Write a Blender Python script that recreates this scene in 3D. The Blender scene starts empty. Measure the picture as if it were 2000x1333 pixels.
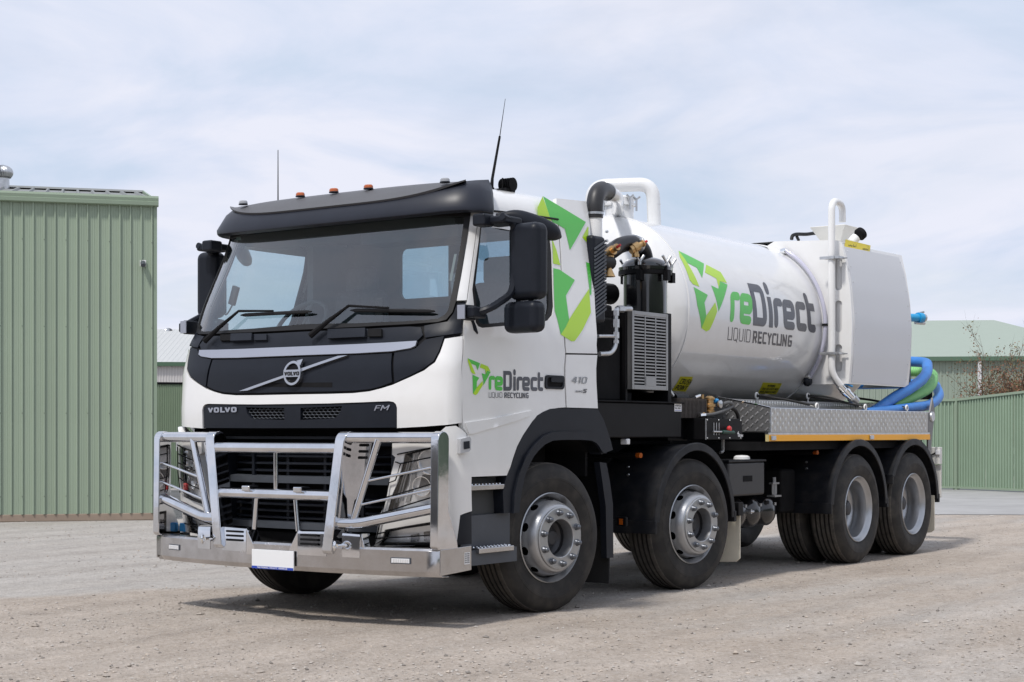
import bpy, math, random
from math import sin, cos, pi, radians, sqrt, atan2, hypot
from mathutils import Vector, Matrix, noise
from mathutils.geometry import delaunay_2d_cdt
random.seed(7)
SC = bpy.context.scene
COL = SC.collection
# ---------------------------------------------------------------- camera, world, sun, exposure
YAW = radians(35.755)
CX, CY, CZ = -9.22, -7.54, 1.24
FPX = 3168.0
cam = bpy.data.cameras.new('camera')
cam.sensor_width = 36.0
cam.lens = FPX / 2000.0 * 36.0
cam.shift_y = 0.08875
cam.clip_start, cam.clip_end = 0.1, 3000.0
camo = bpy.data.objects.new('camera', cam)
camo.location = (CX, CY, CZ)
camo.rotation_euler = (pi / 2, 0, YAW - pi / 2)
COL.objects.link(camo)
SC.camera = camo

SUN_DIR = Vector((0.62, 0.02, -1.0)).normalized()        # the way the light travels
SUN_EL = math.asin(-SUN_DIR.z)
SUN_ROT = atan2(-SUN_DIR.x, -SUN_DIR.y)
w = bpy.data.worlds.new('World')
SC.world = w
w.use_nodes = True
nt = w.node_tree
nt.nodes.clear()
def wn(t, **k):
    n = nt.nodes.new(t)
    for a, b in k.items(): setattr(n, a, b)
    return n
out = wn('ShaderNodeOutputWorld')
bg = wn('ShaderNodeBackground')
bg.inputs['Strength'].default_value = 0.1
sky = wn('ShaderNodeTexSky', sky_type='NISHITA')
sky.sun_disc = False
sky.sun_elevation = SUN_EL
sky.sun_rotation = SUN_ROT
sky.air_density = 1.0; sky.dust_density = 1.2; sky.ozone_density = 1.5
tc = wn('ShaderNodeTexCoord')
sep = wn('ShaderNodeSeparateXYZ')
nt.links.new(tc.outputs['Generated'], sep.inputs[0])
def m(op, a, b=None, c=None):
    n = wn('ShaderNodeMath', operation=op)
    for i, v in enumerate((a, b, c)):
        if v is None: continue
        if isinstance(v, (int, float)): n.inputs[i].default_value = v
        else: nt.links.new(v, n.inputs[i])
    return n.outputs[0]
zz = m('ADD', m('ABSOLUTE', sep.outputs[2]), 0.16)
cmb = wn('ShaderNodeCombineXYZ')
nt.links.new(m('DIVIDE', sep.outputs[0], zz), cmb.inputs[0])
nt.links.new(m('DIVIDE', sep.outputs[1], zz), cmb.inputs[1])
def nz(scale, detail, rough, off, dist=0.0):
    mp = wn('ShaderNodeMapping')
    mp.inputs['Rotation'].default_value = (0, 0, radians(-35))
    mp.inputs['Scale'].default_value = (1.0, 1.0, 1.0)
    mp.inputs['Location'].default_value = off
    nt.links.new(cmb.outputs[0], mp.inputs[0])
    n = wn('ShaderNodeTexNoise')
    n.inputs['Scale'].default_value = scale
    n.inputs['Detail'].default_value = detail
    n.inputs['Roughness'].default_value = rough
    n.inputs['Distortion'].default_value = dist
    nt.links.new(mp.outputs[0], n.inputs['Vector'])
    return n.outputs[0]
def rmp(v, stops):
    r = wn('ShaderNodeValToRGB')
    e = r.color_ramp.elements
    while len(e) < len(stops): e.new(0.5)
    for k, (p, c) in enumerate(stops):
        e[k].position = p
        e[k].color = (c, c, c, 1) if isinstance(c, (int, float)) else (*c, 1)
    nt.links.new(v, r.inputs[0])
    return r.outputs[0]
cover = rmp(nz(1.1, 6, 0.56, (3.1, 1.7, 0), 0.4), [(0.33, 0.72), (0.55, 1.0)])
shade = rmp(nz(1.7, 7, 0.55, (9.3, 4.1, 0), 0.6), [(0.34, (5.75, 6.65, 8.15)), (0.46, (6.7, 7.25, 8.65)), (0.60, (7.75, 7.95, 9.0))])
skb = wn('ShaderNodeMix', data_type='RGBA', blend_type='MULTIPLY')
skb.inputs[0].default_value = 1.0
nt.links.new(sky.outputs[0], skb.inputs[6])
skb.inputs[7].default_value = (1.25, 1.2, 1.15, 1)
mx = wn('ShaderNodeMix', data_type='RGBA')
nt.links.new(cover, mx.inputs[0])
nt.links.new(skb.outputs[2], mx.inputs[6])
nt.links.new(shade, mx.inputs[7])
nt.links.new(mx.outputs[2], bg.inputs['Color'])
nt.links.new(bg.outputs[0], out.inputs[0])

sun = bpy.data.lights.new('sun', 'SUN')
sun.energy = 2.75
sun.angle = radians(6.0)
sun.color = (1.0, 0.955, 0.90)
suno = bpy.data.objects.new('sun', sun)
suno.rotation_euler = SUN_DIR.to_track_quat('-Z', 'Y').to_euler()
suno.location = (-20, 0, 30)
COL.objects.link(suno)
SC.view_settings.view_transform = 'Standard'
SC.view_settings.look = 'None'
SC.view_settings.exposure = 0.10
SC.view_settings.gamma = 1.0
SC.view_settings.use_curve_mapping = False
SC.cycles.max_bounces = 8
SC.cycles.transparent_max_bounces = 12
SC.cycles.caustics_reflective = False
SC.cycles.caustics_refractive = False

# ---------------------------------------------------------------- measuring: photo points to places on real planes
FX, FY = cos(YAW), sin(YAW)
RX, RY = sin(YAW), -cos(YAW)
def ray(px, py):
    dx = (px - 1000.0) / FPX
    return FX + RX * dx, FY + RY * dx, (844.0 - py) / FPX
def PY(px, py, y):
    r = ray(px, py); t = (y - CY) / r[1]
    return Vector((CX + r[0] * t, y, CZ + r[2] * t))
def PX(px, py, x):
    r = ray(px, py); t = (x - CX) / r[0]
    return Vector((x, CY + r[1] * t, CZ + r[2] * t))
def PZ(px, py, z):
    r = ray(px, py); t = (z - CZ) / r[2]
    return Vector((CX + r[0] * t, CY + r[1] * t, z))
def PD(px, py, d):
    r = ray(px, py)
    return Vector((CX + r[0] * d, CY + r[1] * d, CZ + r[2] * d))
def proj(p):
    a, b = p[0] - CX, p[1] - CY
    d = FX * a + FY * b
    return 1000 + FPX * (RX * a + RY * b) / d, 844 - FPX * (p[2] - CZ) / d
def inv(fn, px, py, g):
    u, v = g
    for _ in range(12):
        p0 = proj(fn(u, v, 0)); e = 1e-3
        pu = proj(fn(u + e, v, 0)); pv = proj(fn(u, v + e, 0))
        a, b = (pu[0] - p0[0]) / e, (pv[0] - p0[0]) / e
        c, d = (pu[1] - p0[1]) / e, (pv[1] - p0[1]) / e
        det = a * d - b * c
        if abs(det) < 1e-9: break
        ex, ey = px - p0[0], py - p0[1]
        du, dv = (d * ex - b * ey) / det, (a * ey - c * ex) / det
        s = min(1.0, 0.4 / max(abs(du), abs(dv), 1e-9))
        u += du * s; v += dv * s
    return u, v

# ---------------------------------------------------------------- materials
MATS = {}
def mat(name, col, rough=0.5, metal=0.0, coat=0.0, var=0.0, vscale=3.0, bump=0.0, bscale=40.0, trans=0.0,
        dirt=0.0, emit=None, spec=0.5, rvar=0.0, aniso=None):
    if name in MATS: return MATS[name]
    M = bpy.data.materials.new(name); M.use_nodes = True
    t = M.node_tree; b = t.nodes['Principled BSDF']
    b.inputs['Base Color'].default_value = (*col, 1)
    b.inputs['Roughness'].default_value = rough
    b.inputs['Metallic'].default_value = metal
    b.inputs['Coat Weight'].default_value = coat
    b.inputs['Coat Roughness'].default_value = 0.06
    b.inputs['Specular IOR Level'].default_value = spec
    if trans: b.inputs['Transmission Weight'].default_value = trans
    L = t.links.new
    geo = t.nodes.new('ShaderNodeTexCoord')
    if var or rvar or dirt:
        n = t.nodes.new('ShaderNodeTexNoise')
        n.inputs['Scale'].default_value = vscale; n.inputs['Detail'].default_value = 8
        n.inputs['Roughness'].default_value = 0.62
        if aniso:
            mp = t.nodes.new('ShaderNodeMapping'); mp.inputs['Scale'].default_value = aniso
            L(geo.outputs['Object'], mp.inputs[0]); L(mp.outputs[0], n.inputs['Vector'])
        else: L(geo.outputs['Object'], n.inputs['Vector'])
        if var:
            r = t.nodes.new('ShaderNodeValToRGB')
            r.color_ramp.elements[0].position = 0.3; r.color_ramp.elements[1].position = 0.7
            r.color_ramp.elements[0].color = (*[c * (1 - var) for c in col], 1)
            r.color_ramp.elements[1].color = (*[min(1, c * (1 + var)) for c in col], 1)
            L(n.outputs[0], r.inputs[0]); src = r.outputs[0]
            if dirt:
                sp = t.nodes.new('ShaderNodeSeparateXYZ'); L(geo.outputs['Object'], sp.inputs[0])
                n2 = t.nodes.new('ShaderNodeTexNoise'); n2.inputs['Scale'].default_value = 9; n2.inputs['Detail'].default_value = 6
                L(geo.outputs['Object'], n2.inputs['Vector'])
                r2 = t.nodes.new('ShaderNodeValToRGB'); r2.color_ramp.elements[0].position = 0.45; r2.color_ramp.elements[1].position = 0.75
                L(n2.outputs[0], r2.inputs[0])
                mu = t.nodes.new('ShaderNodeMath'); mu.operation = 'MULTIPLY'; mu.inputs[1].default_value = dirt
                L(r2.outputs[0], mu.inputs[0])
                mi = t.nodes.new('ShaderNodeMix'); mi.data_type = 'RGBA'
                L(mu.outputs[0], mi.inputs[0]); L(src, mi.inputs[6]); mi.inputs[7].default_value = (0.30, 0.26, 0.21, 1)
                src = mi.outputs[2]
            L(src, b.inputs['Base Color'])
        if rvar:
            mr = t.nodes.new('ShaderNodeMapRange')
            mr.inputs[1].default_value = 0.3; mr.inputs[2].default_value = 0.7
            mr.inputs[3].default_value = max(0.02, rough - rvar); mr.inputs[4].default_value = rough + rvar
            L(n.outputs[0], mr.inputs[0]); L(mr.outputs[0], b.inputs['Roughness'])
    if bump:
        n = t.nodes.new('ShaderNodeTexNoise'); n.inputs['Scale'].default_value = bscale; n.inputs['Detail'].default_value = 5
        L(geo.outputs['Object'], n.inputs['Vector'])
        bp = t.nodes.new('ShaderNodeBump'); bp.inputs['Strength'].default_value = bump; bp.inputs['Distance'].default_value = 0.01
        L(n.outputs[0], bp.inputs['Height']); L(bp.outputs[0], b.inputs['Normal'])
    if emit:
        b.inputs['Emission Color'].default_value = (*col, 1); b.inputs['Emission Strength'].default_value = emit
    MATS[name] = M
    return M
def glassmat(name, tint, ior=1.5, rough=0.0, boost=1.0):
    M = bpy.data.materials.new(name); M.use_nodes = True
    t = M.node_tree; t.nodes.clear(); L = t.links.new
    o = t.nodes.new('ShaderNodeOutputMaterial'); mxs = t.nodes.new('ShaderNodeMixShader')
    tr = t.nodes.new('ShaderNodeBsdfTransparent'); tr.inputs[0].default_value = (*tint, 1)
    gl = t.nodes.new('ShaderNodeBsdfGlossy'); gl.inputs['Roughness'].default_value = rough
    fr = t.nodes.new('ShaderNodeLayerWeight'); fr.inputs[0].default_value = 0.5
    pw = t.nodes.new('ShaderNodeMath'); pw.operation = 'POWER'; pw.inputs[1].default_value = 4.0; L(fr.outputs['Facing'], pw.inputs[0])
    ad = t.nodes.new('ShaderNodeMath'); ad.operation = 'MULTIPLY_ADD'; ad.inputs[1].default_value = 0.92; ad.inputs[2].default_value = 0.08; L(pw.outputs[0], ad.inputs[0])
    mu = t.nodes.new('ShaderNodeMath'); mu.operation = 'MULTIPLY'; mu.inputs[1].default_value = boost
    L(ad.outputs[0], mu.inputs[0]); L(mu.outputs[0], mxs.inputs[0]); L(tr.outputs[0], mxs.inputs[1]); L(gl.outputs[0], mxs.inputs[2]); L(mxs.outputs[0], o.inputs[0])
    return M
white = mat('white_paint', (0.79, 0.79, 0.78), 0.30, coat=0.9, var=0.015, vscale=1.5, dirt=0.05)
white_tank = mat('white_tank_paint', (0.74, 0.745, 0.745), 0.25, coat=1.0, var=0.012, vscale=0.8, dirt=0.06, bump=0.05, bscale=1.6)
plast = mat('charcoal_plastic', (0.012, 0.0145, 0.021), 0.42, spec=0.22, var=0.12, vscale=6, bump=0.05, bscale=220)
plast_l = mat('grey_plastic', (0.060, 0.068, 0.082), 0.45, var=0.1, vscale=6, bump=0.04, bscale=220)
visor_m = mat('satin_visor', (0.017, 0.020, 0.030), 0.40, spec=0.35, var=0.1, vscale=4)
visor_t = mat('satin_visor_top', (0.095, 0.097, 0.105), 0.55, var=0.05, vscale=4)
black = mat('black_paint', (0.007, 0.007, 0.008), 0.45, spec=0.12, var=0.2, vscale=5)
blackm = mat('black_rough', (0.009, 0.009, 0.010), 0.8, spec=0.15, var=0.3, vscale=8)
guard_m = mat('mudguard_plastic', (0.010, 0.011, 0.014), 0.48, spec=0.22, var=0.25, vscale=7, rvar=0.1, dirt=0.05)
rubber = mat('tyre_rubber', (0.026, 0.0245, 0.0235), 0.68, spec=0.3, var=0.10, vscale=5, bump=0.15, bscale=160, dirt=0.10)
rubber_t = mat('tyre_tread_lit_dusty', (0.085, 0.078, 0.070), 0.85, spec=0.2, var=0.3, vscale=25, bump=0.3, bscale=120, dirt=0.15)  # dirty tread, its base colour also lightened for sun falling on it
rubber_s = mat('seal_rubber', (0.009, 0.009, 0.010), 0.55, spec=0.3)
alu = mat('polished_aluminium', (0.70, 0.71, 0.735), 0.07, metal=1.0, var=0.12, vscale=5, rvar=0.05, bump=0.06, bscale=5)
alu_b = mat('brushed_aluminium_beam', (0.56, 0.55, 0.55), 0.22, metal=1.0, var=0.16, vscale=6, rvar=0.08, bump=0.03, bscale=30)
checker = mat('tread_plate', (0.50, 0.49, 0.47), 0.45, metal=1.0, var=0.12, vscale=8)
checker_h = mat('tread_plate_bars', (0.80, 0.79, 0.76), 0.35, metal=1.0)
steel = mat('galvanised_steel', (0.55, 0.56, 0.57), 0.35, metal=1.0, var=0.15, vscale=14)
chrome = mat('chrome', (0.88, 0.89, 0.9), 0.07, metal=1.0)
silverp = mat('silver_wheel_paint', (0.43, 0.44, 0.455), 0.33, metal=0.75, var=0.06, vscale=10, dirt=0.08)
silvert = mat('silver_trim', (0.40, 0.42, 0.48), 0.36, metal=0.6)
nutm = mat('wheel_nut_grey', (0.15, 0.16, 0.18), 0.35, metal=0.7)
hubm = mat('hub_grey', (0.06, 0.06, 0.065), 0.45, metal=0.5)
brass = mat('brass', (0.55, 0.36, 0.17), 0.38, metal=1.0, var=0.25, vscale=20)
redp = mat('red_plastic', (0.55, 0.03, 0.03), 0.4)
bluep = mat('blue_plastic', (0.03, 0.27, 0.60), 0.4)
blueh = mat('blue_hose', (0.035, 0.19, 0.55), 0.5, var=0.1, vscale=10, bump=0.1, bscale=60)
greenh = mat('green_hose', (0.25, 0.62, 0.20), 0.5, var=0.08, vscale=10)
amber = mat('amber_lens', (0.42, 0.09, 0.008), 0.2, coat=0.5)
clearl = mat('clear_lens', (0.75, 0.76, 0.78), 0.15, coat=1.0)
lens_in = mat('lamp_reflector', (0.84, 0.85, 0.86), 0.20, metal=0.45, var=0.06, vscale=30, rvar=0.08)
yellow = mat('yellow_tape', (0.93, 0.42, 0.0), 0.4)
yell_s = mat('yellow_sticker', (0.58, 0.55, 0.02), 0.45)
yell_c = mat('yellow_caution', (0.82, 0.66, 0.03), 0.45)
decg = mat('decal_green', (0.07, 0.52, 0.05), 0.32, coat=0.4)
decl = mat('decal_lime', (0.43, 0.70, 0.005), 0.32, coat=0.4)
decc = mat('decal_charcoal', (0.055, 0.058, 0.075), 0.35, coat=0.4)
blackd = mat('decal_black', (0.01, 0.01, 0.01), 0.5)
whited = mat('decal_white', (0.78, 0.78, 0.78), 0.5)
blued = mat('decal_blue', (0.02, 0.06, 0.40), 0.4)
tan = mat('tan_mudflap', (0.82, 0.76, 0.62), 0.65, var=0.06, vscale=8)
cream = mat('pale_grey_paint', (0.72, 0.71, 0.67), 0.5, var=0.05)
cabinet = mat('cabinet_grey_panel', (0.63, 0.64, 0.66), 0.38, coat=0.2, var=0.01)
tubem = mat('clear_tube', (0.50, 0.50, 0.60), 0.15, coat=0.6)
intm = mat('cab_trim_grey', (0.20, 0.21, 0.215), 0.7, var=0.1)
intd = mat('cab_trim_dark', (0.045, 0.048, 0.05), 0.7)
seatm = mat('seat_cloth', (0.11, 0.12, 0.125), 0.9, var=0.2, vscale=30)
glass = glassmat('windscreen_glass', (0.80, 0.90, 0.90), 1.45, boost=2.1)
glass_s = glassmat('side_window_glass', (0.62, 0.74, 0.80), 1.5, boost=1.8)
lensg = glassmat('lamp_glass', (0.94, 0.95, 0.96), 1.45)

# ---------------------------------------------------------------- mesh helpers
def setk(o, label=None, cat=None, group=None, kind=None):
    if label: o['label'] = label
    if cat: o['category'] = cat
    if group: o['group'] = group
    if kind: o['kind'] = kind
    return o
def link(name, me, mt, parent=None, loc=None, rot=None):
    o = bpy.data.objects.new(name, me)
    if mt is not None and me is not None and not me.materials: me.materials.append(mt)
    COL.objects.link(o)
    if parent: o.parent = parent
    if loc is not None: o.location = loc
    if rot is not None: o.rotation_euler = rot
    return o
def empty(name, loc=(0, 0, 0), rot=None):
    return link(name, None, None, None, loc, rot)
class MB:
    def __init__(s): s.v = []; s.f = []; s.mi = []; s.m = 0
    def add(s, vs, fs):
        b = len(s.v); s.v += [tuple(p) for p in vs]
        for f in fs: s.f.append([b + i for i in f]); s.mi.append(s.m)
        return s
    def box(s, a, b, M=None):
        x0, y0, z0 = a; x1, y1, z1 = b
        if x0 > x1: x0, x1 = x1, x0
        if y0 > y1: y0, y1 = y1, y0
        if z0 > z1: z0, z1 = z1, z0
        vs = [Vector(p) for p in ((x0,y0,z0),(x1,y0,z0),(x1,y1,z0),(x0,y1,z0),(x0,y0,z1),(x1,y0,z1),(x1,y1,z1),(x0,y1,z1))]
        if M is not None: vs = [M @ p for p in vs]
        return s.add(vs, [(0,3,2,1),(4,5,6,7),(0,1,5,4),(1,2,6,5),(2,3,7,6),(3,0,4,7)])
    def tube(s, pts, r, n=12, caps=True, flat=1.0):
        pts = [Vector(p) for p in pts]
        rs = r if isinstance(r, (list, tuple)) else [r] * len(pts)
        T = []
        for i in range(len(pts)):
            a = pts[max(0, i - 1)]; b = pts[min(len(pts) - 1, i + 1)]
            T.append((b - a).normalized())
        up = Vector((0, 0, 1)) if abs(T[0].z) < 0.9 else Vector((1, 0, 0))
        nrm = (up - T[0] * up.dot(T[0])).normalized()
        vs = []; fs = []
        for i, p in enumerate(pts):
            nrm = (nrm - T[i] * nrm.dot(T[i])).normalized()
            bi = T[i].cross(nrm)
            for k in range(n):
                a = 2 * pi * k / n
                vs.append(p + nrm * cos(a) * rs[i] + bi * sin(a) * rs[i] * flat)
        for i in range(len(pts) - 1):
            for k in range(n):
                k2 = (k + 1) % n
                fs.append((i*n+k, i*n+k2, (i+1)*n+k2, (i+1)*n+k))
        if caps:
            fs.append(tuple(range(n - 1, -1, -1))); fs.append(tuple((len(pts)-1)*n + k for k in range(n)))
        return s.add(vs, fs)
    def lathe(s, prof, M=None, n=48, a0=0.0, a1=2*pi):
        """profile (r, h) turned about local Z"""
        full = abs(a1 - a0 - 2*pi) < 1e-6
        m_ = n if full else n + 1
        vs = []; fs = []
        for (r, h) in prof:
            for k in range(m_):
                a = a0 + (a1 - a0) * k / n
                p = Vector((r * cos(a), r * sin(a), h))
                vs.append(M @ p if M is not None else p)
        for i in range(len(prof) - 1):
            for k in range(n):
                k2 = (k + 1) % m_
                fs.append((i*m_+k, i*m_+k2, (i+1)*m_+k2, (i+1)*m_+k))
        return s.add(vs, fs)
    def prism(s, poly, fn, t0, t1):
        """poly in 2D, fn(a, b, t) -> 3D, solid between t0 and t1"""
        n = len(poly)
        vs = [fn(a, b, t0) for a, b in poly] + [fn(a, b, t1) for a, b in poly]
        fs = [tuple(range(n - 1, -1, -1)), tuple(range(n, 2 * n))]
        fs += [(i, (i + 1) % n, n + (i + 1) % n, n + i) for i in range(n)]
        return s.add(vs, fs)
    def grid(s, rows, closed=False):
        n = len(rows[0]); vs = [p for r in rows for p in r]; fs = []
        for i in range(len(rows) - 1):
            for k in range(n if closed else n - 1):
                k2 = (k + 1) % n
                fs.append((i*n+k, i*n+k2, (i+1)*n+k2, (i+1)*n+k))
        return s.add(vs, fs)
    def mesh(s, name, smooth=35, fix=True):
        me = bpy.data.meshes.new(name)
        me.from_pydata([tuple(p) for p in s.v], [], s.f)
        me.validate()
        if len(set(s.mi)) > 1:
            me.polygons.foreach_set('material_index', s.mi)
        if fix:
            import bmesh
            bm = bmesh.new(); bm.from_mesh(me)
            bmesh.ops.recalc_face_normals(bm, faces=bm.faces)
            bm.to_mesh(me); bm.free()
        if smooth:
            me.shade_smooth()
            if smooth < 180: me.set_sharp_from_angle(angle=radians(smooth))
        me.update()
        return me
    def build(s, name, mt, parent=None, bevel=0.0, smooth=35, seg=2, loc=None, rot=None, fix=True, **k):
        me = s.mesh(name, 0 if bevel else smooth, fix)
        o = link(name, me, mt, parent, loc, rot)
        if bevel:
            me.shade_smooth()
            b = o.modifiers.new('bevel', 'BEVEL'); b.width = bevel; b.segments = seg; b.limit_method = 'ANGLE'
            b.angle_limit = radians(32); b.harden_normals = True
        return setk(o, **k)
def copy_tree(o, parent=None):
    c = o.copy(); COL.objects.link(c)
    if parent is not None: c.parent = parent
    for ch in list(o.children): copy_tree(ch, c)
    return c
def arc(cx, cy, r, a0, a1, n=8):
    return [(cx + r * cos(radians(a0 + (a1 - a0) * i / n)), cy + r * sin(radians(a0 + (a1 - a0) * i / n))) for i in range(n + 1)]
def rrect(x0, y0, x1, y1, r, n=5):
    return arc(x1 - r, y1 - r, r, 0, 90, n) + arc(x0 + r, y1 - r, r, 90, 180, n) + arc(x0 + r, y0 + r, r, 180, 270, n) + arc(x1 - r, y0 + r, r, 270, 360, n)
def bez(pts, n=10):
    """smooth path through the points (Catmull-Rom)"""
    P = [Vector(p) for p in pts]; P = [2 * P[0] - P[1]] + P + [2 * P[-1] - P[-2]]
    o = []
    for i in range(1, len(P) - 2):
        a, b, c, d = P[i-1:i+3]
        for k in range(n):
            t = k / n
            o.append(0.5 * ((2*b) + (c-a)*t + (2*a-5*b+4*c-d)*t*t + (3*b-a-3*c+d)*t**3))
    o.append(P[-2]); return o
def bend(pts, r, n=6):
    """straight runs joined by round elbows of radius r"""
    P = [Vector(p) for p in pts]; o = [P[0]]
    for i in range(1, len(P) - 1):
        a = (P[i-1] - P[i]); b = (P[i+1] - P[i])
        rr = min(r, a.length * 0.49, b.length * 0.49)
        a = P[i] + a.normalized() * rr; b = P[i] + b.normalized() * rr
        for k in range(n + 1):
            t = k / n
            o.append(a * (1-t)**2 + P[i] * 2*t*(1-t) + b * t*t)
    o.append(P[-1]); return o
def inpoly(x, y, poly):
    c = False; j = len(poly) - 1
    for i in range(len(poly)):
        xi, yi = poly[i]; xj, yj = poly[j]
        if (yi > y) != (yj > y) and x < (xj - xi) * (y - yi) / (yj - yi) + xi: c = not c
        j = i
    return c
def densify(poly, step):
    o = []
    for i in range(len(poly)):
        a = poly[i]; b = poly[(i + 1) % len(poly)]
        n = max(1, int(hypot(b[0]-a[0], b[1]-a[1]) / step))
        for k in range(n): o.append((a[0] + (b[0]-a[0])*k/n, a[1] + (b[1]-a[1])*k/n))
    return o
def patch(name, mt, parent, polys, fn, holes=(), off=0.0, depth=0.0, step=0.05, smooth=50, back=False, **k):
    """a panel cut to an outline on a curved surface fn(u, v, offset), with turned-in edges"""
    polys = [densify(p, step) for p in polys]; holes = [densify(p, step) for p in holes]
    vs = []; ed = []
    for p in polys + holes:
        b = len(vs); vs += [Vector(q) for q in p]; ed += [(b + i, b + (i + 1) % len(p)) for i in range(len(p))]
    xs = [v.x for v in vs]; ys = [v.y for v in vs]
    nx = int((max(xs) - min(xs)) / step); ny = int((max(ys) - min(ys)) / step)
    def inside(x, y):
        return any(inpoly(x, y, p) for p in polys) and not any(inpoly(x, y, h) for h in holes)
    if nx * ny < 60000:
        for i in range(1, nx + 1):
            for j in range(1, ny + 1):
                x = min(xs) + i * step - step * 0.37; y = min(ys) + j * step - step * 0.41
                if inside(x, y): vs.append(Vector((x, y)))
    r = delaunay_2d_cdt(vs, ed, [], 0, 1e-5)
    V, F = r[0], r[2]
    keep = []
    for f in F:
        cx = sum(V[i].x for i in f) / len(f); cy = sum(V[i].y for i in f) / len(f)
        if inside(cx, cy): keep.append(list(f))
    used = sorted({i for f in keep for i in f}); mp = {i: n for n, i in enumerate(used)}
    mb = MB()
    pts = [fn(V[i].x, V[i].y, off) for i in used]
    fs = [[mp[i] for i in f] for f in keep]
    if depth:
        cnt = {}
        for f in fs:
            for i in range(len(f)):
                a, b = f[i], f[(i+1) % len(f)]
                cnt[(a, b)] = 1
        bd = [(a, b) for (a, b) in cnt if (b, a) not in cnt]
        n0 = len(pts); idx = {}
        for a, b in bd:
            for q in (a, b):
                if q not in idx:
                    idx[q] = n0 + len(idx); i = used[q]
                    pts.append(fn(V[i].x, V[i].y, off - depth))
        fs += [[b, a, idx[a], idx[b]] for a, b in bd]
    mb.add(pts, fs)
    me = bpy.data.meshes.new(name); me.from_pydata([tuple(p) for p in mb.v], [], mb.f); me.validate()
    # make the front side face outwards
    if len(keep):
        q = keep[len(keep)//2]; c = sum((Vector(pts[mp[i]]) for i in q), Vector()) / len(q)
        i0 = q[0]
        nout = Vector(fn(V[i0].x, V[i0].y, 0.01)) - Vector(fn(V[i0].x, V[i0].y, 0.0))
        if me.polygons[len(keep)//2].normal.dot(nout) < 0: me.flip_normals()
    me.shade_smooth(); me.set_sharp_from_angle(angle=radians(smooth))
    o = link(name, me, mt, parent)
    return setk(o, **k)

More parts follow.
